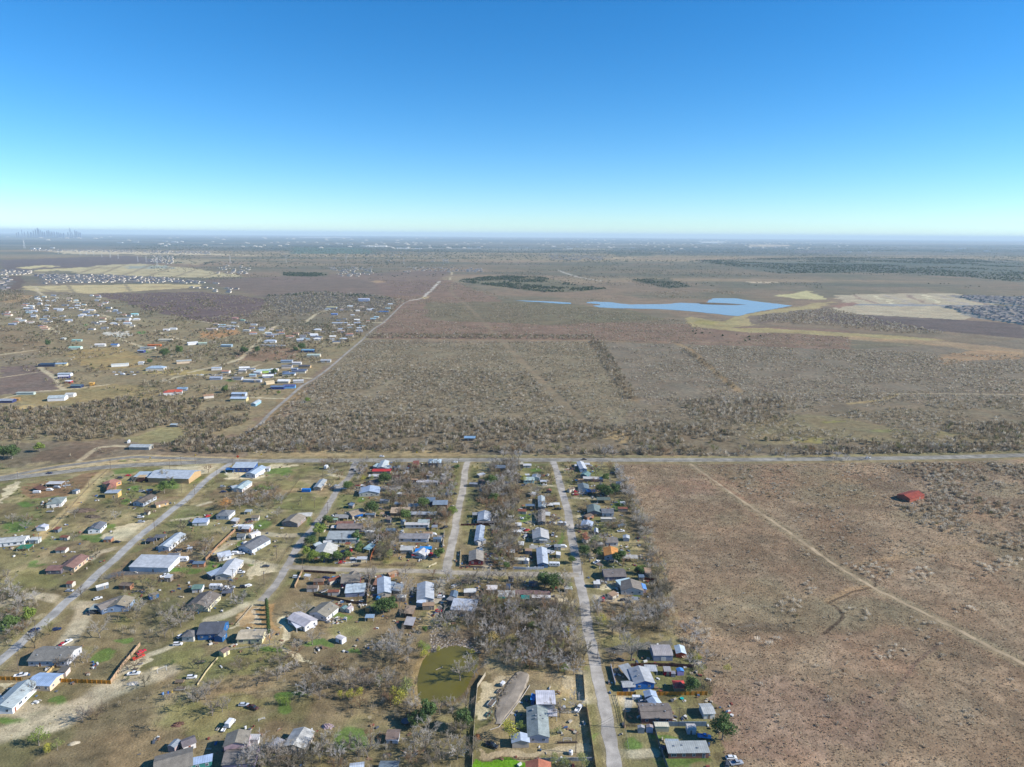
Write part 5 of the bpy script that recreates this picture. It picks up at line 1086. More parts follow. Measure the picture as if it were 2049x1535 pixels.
H_('pale roofed garage left of the brown scrub', (1402.5,1416,1427.5,1415), 6.2, 2.8, 'gable', (190,200,204), (226,226,222), cat='garage', wins=False, rise=.7)
H_('long mobile home with red brick front at the bottom', (1333.5,1495.5,1417,1494.5), 5.4, 2.8, 'mono', (172,184,188), (150,102,90), cat='mobile home', rise=.6, vents=3, parts=(('mono',(1346,1487,5,-1),3.5,2.8,.4,(176,190,200),(120,100,96),'m'),))
# bottom centre lot
H_('long grey green roofed house with a pale gable front', (1077.5,1470,1074.5,1410), 8.8, 3.0, 'gable', (150,160,158), (186,188,202), 's', vents=6)
H_('ribbed white carport behind the grey green house', (1072,1391,1111,1391), 9, 3.0, 'gable', (214,222,238), (180,190,206), cat='carport', wins=False, rise=1.1, doors=False, parts=(('mono',(1067,1395,4,80),1.5,2.5,.2,(40,130,210),(40,110,180),'p'),))
H_('small square pergola roof beside the grey green house', (1103.5,1426,5,-1), 4.6, 2.6, 'carport', (196,200,208), WHT, cat='pergola')
H_('pale metal workshop with a two tone roof', (1042,1482,1040.5,1465), 7, 2.8, 'gable', (182,202,228), (190,180,168), cat='workshop', wins=False)
H_('terracotta roofed house cut by the bottom edge', (1077,1518,1077.5,1556), 9.5, 3.0, 'gable', (184,116,90), (200,190,180), 's')
H_('small shed with brown roof and white front slope', (773,1466,800,1466), 5.2, 2.4, 'gable', (134,116,106), (214,222,238), 's', cat='shed', wins=False, parts=(('carport',(785,1477,5,-1),2.4,2.0,.3,(196,214,240),WHT,'m'),))
H_('weathered metal roofed long house under bare trees', (586,1491,609,1455), 9, 2.8, 'gable', (192,192,188), (170,160,150), mt='r')
H_('small grey metal shed left of the weathered roof', (555,1488,5,70), 4, 2.4, 'mono', (154,162,176), (120,110,104), cat='shed', wins=False)
H_('slate roofed hut at the bottom edge', (778,1530,7,0), 5, 2.4, 'gable', (112,126,136), (120,126,132), 's', cat='shed', wins=False)
H_('pale roofed hut cut by the bottom edge', (714,1532,5,10), 4, 2.4, 'gable', (196,214,234), (160,160,160), cat='shed', wins=False)
H_('two storey pinkish house with a brown gabled roof', (470,1486,478,1459), 9, 5.4, 'gable', (140,134,122), (196,168,176), 's', parts=(('gable',(450,1507,513,1502),9,3.0,1.6,(130,124,118),(150,136,160),'s'),('mono',(506,1475,5,0),2.5,2.6,.2,(206,206,204),(220,220,220),'m')))
H_('long brown roofed house at the bottom left', (307,1526,386,1505), 10.5, 3.0, 'gable', (134,128,118), (150,170,170), 's', parts=(('mono',(386,1524,14,18),3.4,2.7,.3,(178,200,230),(60,140,130),'m'),))
H_('white mobile home with a dark roof behind brown house', (362,1486,391,1475), 4.5, 2.6, 'gable', (124,116,118), (232,230,230), 's', cat='mobile home')
H_('small pale shed left of the white mobile home', (349,1486,4,75), 3.4, 2.5, 'gable', (154,168,182), (190,170,170), cat='shed', wins=False)
# left bottom
H_('long white house with a pale green metal roof', (0,1412,56,1360), 9.5, 3.0, 'gable', (176,194,202), (240,240,244), vents=3, parts=(('gable',(66,1354,112,1356),9,2.9,1.2,(172,196,226),(232,206,176),'m'),))
H_('small dark roofed shed with a pinkish wall', (122,1346,133,1333), 3.6, 2.6, 'mono', (110,106,98), (228,208,198), 's', cat='shed', wins=False)
H_('grey roofed house with a white end wall by street', (69,1301,149,1301), 12, 3.0, 'gable', (130,128,122), (206,206,210), 's', vents=5)
H_('brown roofed house with a flat carport and blue walls', (233,1210,249,1191), 11, 3.0, 'gable', (152,142,122), (150,174,204), 's', vents=2, parts=(('carport',(197,1214,8,3),6,2.6,.2,(172,178,168),WHT,'m'),('gable',(221,1203,13,52),8,2.9,1.1,(138,130,122),(90,110,140),'s')))
H_('green roofed shed with a white gable end', (385,1172,407,1171), 5, 2.6, 'gable', (116,146,134), (226,226,226), cat='shed', wins=False)
H_('dark brown roofed house under bare trees', (393,1208,421,1182), 12.5, 3.0, 'gable', (120,112,104), (222,214,180), 's', vents=1, parts=(('carport',(455,1183,6,6),5,2.4,.2,(96,100,112),WHT,'s'),))
H_('large blue house with a slate roof and white windows', (400,1248,451,1246), 11.5, 3.6, 'gable', (88,92,102), (34,100,160), 's', rise=2.6, vents=1, parts=(('hip',(380,1263,6,0),6,2.9,1.4,(120,118,116),(206,204,196),'s'),('gable',(441,1266,5,85),4.4,2.9,1.0,(96,100,110),(40,104,160),'s')))
H_('cream house with a tan roof beside the blue house', (477,1265,530,1263.5), 8.5, 2.9, 'gable', (196,182,156), (232,222,176), 's', vents=2)
H_('small cream shed with a brown roof on the fence', (448.5,1299,3.6,60), 3.6, 2.5, 'gable', (136,116,104), (228,222,170), cat='shed', wins=False, mt='s')
H_('white house with a bright white slanted carport', (587,1226,623,1243), 8.5, 3.0, 'gable', (204,206,216), (226,226,230), parts=(('carport',(595,1243,13,-52),6,2.6,.3,(240,240,246),WHT,'m'),))
H_('tan roofed house below the crossing street', (634.5,1225,661,1204), 11.5, 2.9, 'gable', (144,138,124), (222,222,226), 's', vents=2)
H_('small white shed alone on the grass', (682,1274,4.6,-32), 3.2, 2.4, 'gable', (222,224,230), (226,232,240), cat='shed', wins=False)
H_('house with a crimson front and brown roof', (683,1153,722,1151), 11, 3.0, 'gable', (136,128,116), (142,42,74), 's', parts=(('gable',(706,1147,6,80),6,3.0,1.2,(140,132,120),(142,42,74),'s'),))
H_('cluttered corrugated roof behind the brown board fence', (711,1177,11,8), 9, 2.8, 'mono', (188,202,210), (140,150,176), cat='shed', mt='r', wins=False)
H_('tiny shed with a grey teal roof by a washing line', (688,1214,3.2,65), 3, 2.0, 'gable', (120,150,150), (150,160,160), cat='shed', wins=False)
H_('tiny pinkish roofed shed right of the teal one', (699,1215,3.6,65), 3, 2.0, 'gable', (206,190,186), (206,210,214), cat='shed', wins=False)
H_('small wooden playhouse on the yard fence', (737,1214,2.6,60), 2.4, 2.4, 'gable', (206,160,100), (196,150,96), cat='playhouse', wins=False, mt='p')
H_('little blue and white awning beside the fence', (740,1233,5,0), 3.5, 2.2, 'carport', (150,180,210), WHT, cat='awning')
H_('narrow rust roofed shed below the crossing street', (755,1161,12,88), 2.6, 2.3, 'mono', (150,110,90), (120,90,70), cat='shed', mt='r', wins=False)
H_('pale blue roofed long shed below the crossing street', (769,1184,768,1153), 7.5, 2.6, 'gable', (190,208,226), (206,196,180), parts=(('carport',(780,1173,11,85),5,2.4,.2,(166,180,190),WHT,'m'),))
H_('small grey metal roof under a bare tree row', (797,1175,8,85), 5, 2.4, 'mono', (160,176,190), (140,140,140), cat='shed', wins=False)
H_('long house with one tan and one white roof slope', (851,1195,851.5,1163), 9.5, 2.9, 'gable', (186,198,210), (206,206,206), parts=(('mono',(843,1203,4,85),4.5,2.4,.3,(206,220,240),(200,200,200),'m'),))
H_('narrow rust tan shelter roof end on', (820,1220,8,86), 4.4, 2.6, 'mono', (158,138,118), (100,80,64), cat='shed', mt='r', wins=False, doors=False)
H_('narrow grey striped shelter roof near the pond', (820,1243,7.5,86), 4.4, 2.5, 'mono', (172,176,184), (100,80,64), cat='shed', mt='m', wins=False, doors=False)
H_('metal barn with a broad pale blue roof', (929,1210,13.5,-7), 10, 3.8, 'mono', (190,204,222), (150,156,166), cat='barn', rise=1.0, wins=False, parts=(('mono',(904,1199,5,-30),3,3.0,.3,(150,150,150),(110,110,110),'m'),))
H_('little white flat roof in the wooded lot', (984,1176,6,-2), 4.5, 2.4, 'mono', (224,226,228), (180,176,170), cat='shed', wins=False)
H_('pale trailer roof with a green awning', (1013,1188,9.5,-1), 6, 2.6, 'mono', (192,200,202), (190,196,196), cat='mobile home', parts=(('awning',(1008,1197,6,0),2.4,2.2,.3,(40,140,126),WHT,'m'),('mono',(983,1186,4,85),3,2.4,.2,(150,148,144),(150,140,130),'m')))
H_('long low rust brown trailer roof in the wood', (1065,1186,20,-2), 4, 2.4, 'mono', (128,102,100), (110,80,76), cat='mobile home', mt='r')
H_('white strip roofed trailer below the rust one', (1083,1194,11,-2), 3, 2.3, 'mono', (216,222,228), (190,196,200), cat='trailer', wins=False)
H_('small teal canopy below the rust brown trailer', (1051,1195,5,0), 4, 2.2, 'carport', (40,140,130), WHT, cat='canopy', mt='p')
H_('dark blue grey container by the cross street', (1017,1173,6,85), 2.5, 2.6, 'flat', (70,86,112), (66,80,104), cat='container', wins=False, doors=False)
H_('blue open shed among scrap on the left lot', (307,1189,5,45), 3, 2.3, 'mono', (150,140,124), (40,110,170), cat='shed', wins=False)
H_('red rusty roofed barn alone in the thicket', (1808,990,1838,982), 11, 3.0, 'gable', (150,64,48), (170,90,70), cat='barn', mt='r', wins=False)

# smaller sheds, lean-tos and trailers half hidden between the houses of the dense blocks
XR = random.Random(21); SHED = []
XC = [((206,210,214),'pale'),((150,156,164),'grey'),((128,112,98),'brown'),((180,150,120),'tan'),((230,230,226),'white'),((110,130,150),'slate'),((140,86,66),'rusty')]
for poly, n_ in (([(700,935),(905,940),(895,1125),(640,1125),(650,1040)], 30), ([(945,930),(1100,935),(1140,1130),(910,1130),(935,1000)], 30), ([(1125,935),(1235,940),(1300,1150),(1310,1210),(1180,1210),(1150,1060)], 18), ([(600,1150),(1150,1158),(1140,1190),(860,1220),(620,1190)], 16), ([(60,970),(430,940),(600,1100),(500,1200),(200,1200),(60,1150)], 14)):
    k = 0; t = 0
    while k < n_ and t < 4000:
        t += 1; px = XR.uniform(min(q[0] for q in poly), max(q[0] for q in poly)); py = XR.uniform(min(q[1] for q in poly), max(q[1] for q in poly))
        if not bool(inpoly(np.array([px]), np.array([py]), poly)[0]): continue
        x, y = P(px, py)
        if any((x - h_[1]) ** 2 + (y - h_[2]) ** 2 < 10.5 ** 2 for h_ in HOUSES) or any((x - h_[1]) ** 2 + (y - h_[2]) ** 2 < 64 for h_ in SHED): continue
        if len(off_lines(np.array([x]), np.array([y]), [(LEFT_ST,7),(ST_B,7),(ST_C,7),(ST_D,7),(CROSS,6),(HWY,12)])[0]) == 0: continue
        rc_, cn = XR.choice(XC); L = XR.uniform(3, 7.5); W_ = XR.uniform(2.6, 4.2); kd = XR.choice(('gable','mono','gable','carport')); h = XR.uniform(2.1, 2.7)
        e = empty('shed', (x, y, 0), R(XR.choice((0, 4, 85, -5, 40)))); e['category'] = 'shed'; e['label'] = 'x'
        block(e, 0, 0, L, W_, h, {'gable': .7, 'mono': .35, 'carport': .25}[kd], kd, A(rc_), A(XR.choice(WC0)), 'rusty_roof' if cn in ('rusty', 'brown') else 'metal_roof', wins=False, ov=.15, rnd=XR)
        SHED.append((e, x, y, ('small ' if L < 5 else '') + cn + (' carport' if kd == 'carport' else ' shed'))); k += 1
print('sheds', len(SHED))
# ---------------------------------------------------------------- houses of the left valley, beyond the highway
VAL = [
 ('tiny roofed shelter of grey metal in the roadside wood', (262,889,303,889.5), 9, 3, 'gable', (176,190,198), (170,170,164)),
 ('grey shed at the top of the green clearing', (347.7,849,7,0), 4, 2.6, 'mono', (176,196,206), (130,130,130)),
 ('white barn with a blue grey roof and red truck', (115,791,19,14), 13, 4, 'gable', (176,194,202), (240,240,240)),
 ('white gabled house right of the white barn', (141,786,10,10), 9, 3.6, 'gable', (206,206,200), (236,230,220)),
 ('long pale green trailer left of the dirt lane', (51.5,785,22,4), 5, 3, 'flat', (190,204,196), (190,204,196)),
 ('grey blue roofed house at the left edge of the valley', (11,798,20,5), 9, 3, 'gable', (160,172,186), (50,60,110)),
 ('orange roofed hut beside the grey blue house', (30,797,10,10), 5, 2.6, 'mono', (214,160,80), (150,120,80)),
 ('dark teal roofed house in the lane loop', (154,769,13,5), 9, 3, 'gable', (104,124,130), (50,70,110)),
 ('white roofed hut with a red side in the loop', (137,762,9,0), 6, 3, 'mono', (236,236,236), (190,50,60)),
 ('orange cube shed near the lane end', (183.6,766,6,10), 5, 3.6, 'mono', (236,186,96), (232,176,80)),
 ('white house with a partly red roof among trees', (345.7,780,22,20), 11, 4, 'hip', (196,92,66), (238,238,238)),
 ('blue grey roofed house right of the red roof', (365,775,12,10), 8, 3, 'gable', (140,170,196), (170,180,190)),
 ('long white trailer set diagonally in the pasture', (240,728,24,24), 6, 4, 'flat', (240,242,232), (240,242,238)),
 ('small white house right of the diagonal trailer', (282.6,724.5,8,10), 7, 3.4, 'mono', (226,226,222), (236,236,232)),
 ('blue roofed shed with a tan end beside the lane', (123,726,16,15), 8, 3.4, 'gable', (150,180,206), (230,210,160)),
 ('large dark shed among parked cars by the lane', (95,728,24,8), 10, 3.6, 'mono', (60,76,96), (50,60,90)),
 ('blue white roofed house with two wings', (130,746,18,5), 8, 3.4, 'gable', (176,196,214), (226,230,236)),
 ('white roofed garage below the blue white house', (128,751,14,12), 7, 3.4, 'gable', (214,220,234), (60,60,120)),
 ('teal white roofed barn in the middle pasture', (151,693,20,8), 10, 3.6, 'gable', (160,206,196), (216,226,216)),
 ('white roofed barn with an open side', (200.6,687.5,17,12), 9, 4, 'gable', (226,230,232), (206,206,200)),
 ('blue and white cottage at the lane bend', (230,688,12,5), 8, 3.6, 'gable', (90,130,186), (230,230,230)),
 ('turquoise sheet roof in the upper pasture', (154,680,17,8), 7, 3, 'mono', (160,216,206), (170,190,180)),
 ('white roofed shed left of the turquoise sheet', (127,676.5,9,-20), 6, 3, 'mono', (226,226,214), (190,190,180)),
 ('large white yard building with a grey roof', (247,636,30,8), 14, 4.5, 'gable', (150,158,160), (240,240,240)),
 ('turquoise roofed barn right of the large yard building', (269.5,627,16,18), 10, 4, 'gable', (150,214,222), (200,220,220)),
 ('large house with white gabled wings on the right', (312,732,26,8), 14, 4, 'hip', (160,186,210), (226,220,210)),
 ('tan walled barn with a grey roof', (368,720,22,25), 10, 3.8, 'gable', (170,180,180), (230,206,176)),
 ('white hipped house behind the long row of trailers', (540.5,679.5,22,8), 12, 4, 'hip', (170,186,206), (236,236,236)),
 ('green walled shed at the end of a light lane', (528,739,22,20), 9, 3.6, 'gable', (176,206,212), (176,214,110)),
 ('light blue metal roof among tall trees', (453.5,690,20,0), 8, 3.6, 'mono', (176,206,222), (150,170,180)),
 ('white gabled house by the orange soil patch', (385,684,18,35), 9, 4, 'gable', (232,232,230), (238,238,236)),
 ('small teal roofed shed right of the white gable', (405.5,685,15,20), 7, 3, 'gable', (186,212,196), (150,160,150)),
 ('white house with two blocks near the dirt drives', (333,658,12,8), 8, 3.6, 'gable', (226,228,230), (236,236,234)),
 ('second block of the white drive house', (347,656,14,10), 7, 3.2, 'gable', (232,232,228), (236,236,230)),
 ('long cream roofed house left of the trees', (332,678,26,4), 8, 3.6, 'gable', (206,200,180), (226,214,190)),
 ('long grey trailer below the orange strip', (296,694.5,26,6), 7, 3.2, 'flat', (200,206,200), (206,206,200)),
 ('orange roofed low shed', (309,689.5,24,5), 5, 3, 'mono', (232,134,56), (220,120,60)),
 ('blue end house below the grey trailer', (283,700,11,0), 8, 3.6, 'gable', (150,170,200), (60,70,130)),
 ('white and brown house cluster top of the dirt field', (420,657,14,4), 9, 3.4, 'gable', (186,170,160), (206,190,180)),
 ('white flat building on the tan clearing', (508,648.5,14,4), 6, 3, 'flat', (240,240,240), (240,240,240)),
 ('pink and teal roofed workshop on the tan clearing', (470,636,14,4), 7, 3.2, 'mono', (216,150,140), (200,160,150)),
 ('white roofed shed on the tan clearing', (469,645,13,6), 6, 3.2, 'mono', (234,234,234), (190,190,190)),
 ('teal roofed hut beside the pink workshop', (486,640,10,4), 6, 3, 'mono', (150,206,186), (180,190,180)),
 ('dark blue roofed shed right of the clearing', (495,645,12,-8), 5, 3, 'mono', (80,96,126), (90,96,110)),
 ('grey roofed house at the head of the orange patch', (427,656,16,3), 9, 3.4, 'hip', (176,170,166), (196,186,176)),
 ('dome roofed pale blue barn on the ridge', (728,597,34,6), 18, 7, 'arch', (186,200,226), (160,176,206)),
 ('house with cream roof at the end of the curved drive', (664,614.5,28,0), 12, 5, 'mono', (226,214,150), (150,166,186)),
 ('blue tarp covered building near the far road', (768,623,24,2), 10, 4, 'mono', (60,120,190), (80,110,160)),
 ('white ended long building below the lane', (680,645,36,4), 9, 4, 'gable', (170,186,206), (240,226,206)),
 ('blue roofed hut right of the curved drive', (669,627,16,4), 8, 3.4, 'gable', (120,150,206), (130,150,190)),
 ('open fronted dark blue shed beside cypress trees', (616,700,22,2), 9, 3.8, 'mono', (130,176,206), (40,60,110)),
 ('pale teal roofed barn with a cream end', (628,708,22,4), 11, 4, 'gable', (176,196,190), (216,206,186)),
 ('slate blue roofed house row end', (578,745,18,4), 9, 3.4, 'hip', (110,130,160), (226,220,200)),
 ('white topped house with a dark roof', (598,740,20,6), 9, 3.4, 'hip', (96,104,126), (206,200,180)),
 ('white trailer near the far road', (582,747,14,6), 6, 3, 'flat', (236,236,236), (236,236,236)),
 ('tan grey house by the road bend', (652,719,16,4), 9, 3.4, 'gable', (176,186,196), (190,190,186)),
 ('dark house with tan end above the road', (610,730,18,2), 9, 3.4, 'gable', (90,90,96), (196,170,130)),
 ('slate roofed cottage in the middle of the row', (574,720,18,4), 9, 3.2, 'gable', (140,156,176), (190,196,200)),
 ('white cottage in the middle of the row', (594,724,14,4), 8, 3.2, 'gable', (206,212,220), (210,210,206)),
 ('pale blue roofed house above the lone trailer', (478.6,785,18,2), 8, 3.6, 'gable', (176,200,226), (190,200,214)),
 ('tan walled house with a pale blue roof', (478.8,794,20,2), 9, 3.8, 'gable', (180,204,230), (222,206,150)),
 ('lone diagonal mobile home beside the far road', (506,807,518,799.5), 6, 3.2, 'gable', (190,206,214), (150,190,206)),
 ('rust roofed house with a white end', (417,789,12,30), 8, 3.4, 'gable', (176,140,110), (230,222,210)),
 ('long white roofed trailer with cars', (505,760,26,-2), 6, 3.2, 'flat', (206,212,218), (190,196,206)),
 ('cream roofed barn set diagonally', (539,762,12,40), 7, 3.4, 'gable', (222,200,160), (226,206,170)),
 ('dark blue walled house by the road turn', (556,771.5,18,3), 8, 3.4, 'gable', (110,130,160), (40,60,130)),
 ('navy house with a sky blue end wall', (579,769.5,16,8), 8, 3.6, 'gable', (90,100,150), (110,170,226)),
 ('white roofed carports near the road turn', (597,761,14,15), 7, 3, 'mono', (214,220,226), (190,190,186)),
]
for lb, pos, W, h, kd, rc, wc in VAL:
    H_(lb, pos, W, h, kd, rc, wc, 'm', wins=False, doors=False, rise=None, cat='building' if 'barn' in lb or 'shed' in lb else 'house', k=0.8)
# the row of white trailers
for i in range(7):
    H_('one of seven white trailers lined up along the lane', (524 + i * 7.2, 690 + i * .15, 7, 3), 4, 3, 'flat', (232,236,238), (232,236,238), cat='trailer', wins=False, doors=False, group='white trailers lined up along the lane')
# scattered small houses
SR = random.Random(5); SCAT = []
RNAME = ['pale grey','slate','tan','dark grey','silver','navy','white','rust brown','teal']
RC = [(200,206,212),(150,160,176),(170,150,136),(120,120,124),(190,200,206),(96,106,126),(228,228,224),(176,130,110),(160,190,200)]
WC = [(232,230,224),(214,200,176),(190,196,206),(226,214,196),(150,160,180)]
def scatter_houses(poly, n, label, group, sz=(9,16), ang=(0,20), roofs=RC, walls=WC, kind=('gable','flat','hip','gable'), mind=14):
    W = to_world_line(poly); x0, y0 = W.min(0); x1, y1 = W.max(0); pts = []
    tries = 0
    while len(pts) < n and tries < 20000:
        tries += 1; x = SR.uniform(x0, x1); y = SR.uniform(y0, y1); px, py = proj(x, y, float(relief(x, y)))
        if not bool(inpoly(np.array([px]), np.array([py]), poly)[0]): continue
        if any((x - a) ** 2 + (y - b) ** 2 < mind * mind for a, b in pts): continue
        if any((x - h_[1]) ** 2 + (y - h_[2]) ** 2 < 14 ** 2 for h_ in HOUSES[-260:]): continue
        pts.append((x, y)); L = SR.uniform(*sz); kd = SR.choice(kind); h = SR.uniform(2.8, 3.6); W_ = L * SR.uniform(.5, .75)
        z = float(relief(x, y)); e = empty('house', (x, y, z), R(SR.uniform(*ang))); tag(e, label, 'house', group)
        rc_ = SR.choice(roofs); dn = 'dark roofed house' if roofs is not RC else RNAME[RC.index(rc_)] + ' roofed house'
        if roofs is RC: SCAT.append((e, x, y, 'small ' + dn)); del e['group']
        block(e, 0, 0, L, W_, h, {'gable': W_*.18, 'hip': W_*.22, 'flat': .1}[kd], kd, A(rc_, .8), A(SR.choice(walls)), 'metal_roof' if kd == 'flat' else 'shingle_roof', wins=False, doors=False)
scatter_houses([(78,588),(150,592),(200,622),(240,655),(180,662),(100,648),(60,640),(40,618)], 62, 'small house in the crowded upper left neighbourhood', 'small houses of the upper left neighbourhood')
scatter_houses([(165,588),(200,592),(262,628),(285,650),(262,655),(225,632)], 20, 'small house right of the diagonal lane at the upper left', 'small houses right of the diagonal lane')
scatter_houses([(0,620),(60,610),(100,648),(90,665),(20,650)], 16, 'small house near the left edge of the valley', 'small houses near the left edge of the valley')
scatter_houses([(430,650),(520,655),(600,668),(700,650),(735,640),(740,655),(690,690),(620,688),(520,672),(440,668)], 46, 'small house half hidden in the valley trees', 'small houses half hidden in the valley trees')
scatter_houses([(650,612),(790,610),(800,620),(740,645),(640,640)], 18, 'small house on the wooded slope by the far road', 'small houses on the wooded slope')
scatter_houses([(430,740),(600,735),(620,752),(560,770),(430,760)], 18, 'small house between the far road and the meadow', 'small houses by the meadow')
DARKR = [(96,100,112),(80,86,104),(120,114,110),(70,78,96),(140,130,120)]
scatter_houses([(70,550),(200,551),(330,558),(430,567),(330,566),(180,565),(90,567)], 62, 'dark roofed house in the dense far left subdivision', 'houses of the far left subdivision', (14,20), (0,10), DARKR, [(190,180,164),(180,160,136),(160,150,150)], ('hip','gable'), 22)
scatter_houses([(0,553),(22,553),(22,580),(0,584)], 14, 'dark roofed house at the far left edge subdivision', 'houses of the far left edge subdivision', (14,18), (60,80), DARKR, [(190,180,164),(160,150,150)], ('hip',), 18)
print('houses', len(HOUSES))
# the remaining roofs of the far subdivisions
def roof_stuff(polys, name, label):
    mbs = MB(); mats = [simple('r1', A((122,120,120))), simple('r2', A((150,140,128))), simple('r3', A((226,216,198))), simple('r4', A((92,92,98)))]
    for poly, sp, L in polys:
        x, y = sample(poly, sp)
        for xx, yy in zip(x, y):
            z = float(relief(xx, yy)); l = L * SR.uniform(.8, 1.2) / 2; w_ = l * SR.uniform(.6, .9); h = 3.2 if L < 30 else 8
            mbs.box(xx-l, xx+l, yy-w_, yy+w_, z, z+h, 2)
            mi = SR.choice((0, 1, 3, 0)) if L < 30 else 2
            mbs.add([(xx-l-.4,yy-w_-.4,z+h),(xx+l+.4,yy-w_-.4,z+h),(xx+l+.4,yy+w_+.4,z+h),(xx-l-.4,yy+w_+.4,z+h),(xx-l*.3,yy,z+h+l*.4),(xx+l*.3,yy,z+h+l*.4)], [(0,1,5,4),(1,2,5),(2,3,4,5),(3,0,4)], mi)
    o = mbs.build(name, mats); tag(o, label, 'houses', kind='stuff')
roof_stuff([([(1905,592),(2060,596),(2060,613),(1965,606)], 22, 16), ([(1890,614),(2060,615),(2060,652),(1955,636)], 17, 14), ([(80,550),(200,550),(330,556),(440,568),(330,567),(180,566),(90,568)], 34, 15), ([(0,540),(60,542),(60,550),(0,551)], 30, 15),
            ([(60,499),(420,503),(420,509),(60,502)], 60, 18), ([(300,512),(345,512),(345,530),(300,525)], 50, 16), ([(440,530),(500,533),(500,548),(430,548)], 60, 16), ([(660,536),(745,534),(745,552),(680,556)], 60, 16), ([(800,534),(960,536),(960,546),(800,544)], 80, 16), ([(1100,508),(1210,512),(1210,522),(1100,520)], 70, 18), ([(1590,500),(1680,501),(1680,508),(1590,507)], 60, 20), ([(950,536),(980,538),(975,545),(920,545)], 50, 16), ([(380,575),(520,580),(440,590)], 60, 14), ([(0,474),(1500,476),(1500,484),(0,482)], 2600, 90), ([(300,484),(1700,486),(1700,500),(300,497)], 900, 50), ([(1150,495),(1800,497),(1800,512),(1150,508)], 420, 26), ([(560,505),(900,505),(900,525),(560,520)], 260, 22)],
           'distant_rooftops', 'roofs of the far subdivisions and farmsteads toward the horizon')
# ---------------------------------------------------------------- vehicles
wht = A((236,238,240)); blk = A((34,38,48)); nav = A((30,44,90)); red = A((200,30,36)); slv = A((176,182,190)); blu = A((40,130,200)); dgr = A((78,82,88))
car('dark blue car driving on the highway at left', 99, 948, 'sedan', 8, nav)
car('white suv driving on the highway near the white barn', 764, 914.5, 'suv', 0, wht)
car('dark car driving on the highway above the mobile home', 1169, 920, 'sedan', 0, blk)
car('white car driving on the far right of the highway', 1737, 917.5, 'suv', 2, wht)
car('dark blue car driving down the left street', 70, 1262, 'sedan', 50, nav)
car('dark blue car parked on grass by the left ditch', 113, 1261, 'sedan', 20, nav)
car('white car parked beside the brown roofed carport house', 196, 1199, 'sedan', 35, wht)
car('dark pickup below the flat carport', 183, 1228, 'pickup', 10, dgr)
car('white pickup behind the grey roofed house', 134, 1287, 'pickup', 65, wht)
car('red car behind the grey roofed house', 127, 1290, 'sedan', 65, red)
car('navy car parked on the gravel apron', 215, 1082, 'sedan', 5, nav)
car('silver suv on the apron beside the left street', 283, 1045.5, 'suv', 10, slv)
car('bright red pickup before the blue white painted front', 274, 1139, 'pickup', 8, red)
car('white sedan before the blue white painted front', 305, 1141.5, 'sedan', 4, wht)
car('white pickup nosing against the white sedan', 314, 1141, 'pickup', 4, wht)
car('white camper beside the wide metal roofed house', 365, 1123, 'rv', 0, wht, 1.05)
car('red car behind the brown hipped house', 257, 952.5, 'sedan', 15, red)
car('dark suv behind the brown hipped house', 241, 957.5, 'suv', 5, dgr)
car('small white camper left of the hipped roof house', 74, 987, 'rv', 6, wht, .75)
car('white van left of the rusty shed roof', 100, 982, 'van', 6, wht)
car('silver pickup right of the rusty shed', 134, 973, 'pickup', 30, slv)
car('white van among junk by the rusty shed', 115, 977, 'van', 0, slv)
car('pale trailer on the grass below the hipped house', 101, 1025, 'trailer', 5, wht)
car('navy car under the dark carport', 302, 1083, 'sedan', 5, nav)
car('white box truck beside the store annex', 522, 951, 'box', 45, wht, .9)
car('red car in front of the blue store', 481, 941, 'sedan', 60, red)
car('white semi trailer standing on end lot', 653, 938, 'box', 85, wht, 1.1, 'box_truck')
car('red car behind the small hipped house', 416, 1034, 'sedan', 60, red)
car('dark car left of the bluish roofed house', 462, 975, 'sedan', 30, blk)
car('blue car below the bluish roofed house', 447, 985, 'sedan', 15, nav)
car('white suv left of the bluish roofed house', 446, 975, 'suv', 5, slv)
car('brown pickup on the fence line near small shed', 498, 1046, 'pickup', 30, A((120,84,70)))
car('long white camper on the fence line', 492, 1061, 'rv', 0, wht, 1.35)
car('white suv parked by the small white house', 461, 1111, 'suv', 5, wht)
car('white van parked by the small white house', 472, 1109, 'van', 0, wht)
car('white sedan parked by the small white house', 483, 1108.5, 'sedan', 5, wht)
car('white pickup on the tan yard by the long house', 481, 1147, 'pickup', 5, wht)
car('black suv on the tan yard by the long house', 476, 1142, 'suv', 5, blk)
car('dark car in the drive near the middle street', 532, 1134.5, 'sedan', 8, dgr)
car('white pickup beside the container at the middle street', 688, 979, 'pickup', 10, wht)
car('dark suv parked on the middle street verge', 666, 978, 'suv', 30, dgr)
car('silver car parked on the middle street verge', 673, 973, 'sedan', 30, slv)
car('white sedan at the top of the middle street', 713, 942, 'sedan', 5, wht)
car('dark car at the top of the middle street', 706, 941, 'sedan', 5, blk)
car('white van beside the mobile home end', 868, 1071, 'van', 2, wht, .85)
car('bright red car by the blue tarp house', 862, 1111, 'suv', 80, red)
car('silver suv right of the bright red car', 872, 1111.5, 'suv', 80, slv)
car('white pickup beside the orange board fence', 749, 1086, 'pickup', 65, wht)
car('small white suv in the white fenced yard', 707, 1121, 'van', 0, wht, .8)
car('dark red car beside the white trailer house', 872, 1050, 'sedan', 0, A((120,24,34)))
car('navy car in the yard below the blue hipped house', 886, 952, 'suv', 5, nav)
car('white car on the pad right of the hipped house', 911, 926, 'sedan', 5, wht)
car('grey car on the pad right of the hipped house', 908, 936, 'sedan', 5, dgr)
car('red truck by the rust red lean-to', 822, 934, 'pickup', 60, red)
car('black car near the top of the right street', 1137, 941, 'sedan', 0, blk)
car('navy suv near the top of the right street', 1145, 940, 'suv', 0, nav)
car('red car beside the pale teal house', 1085, 953, 'sedan', 40, red)
car('silver car beside the pale teal house', 1096, 952, 'suv', 70, slv)
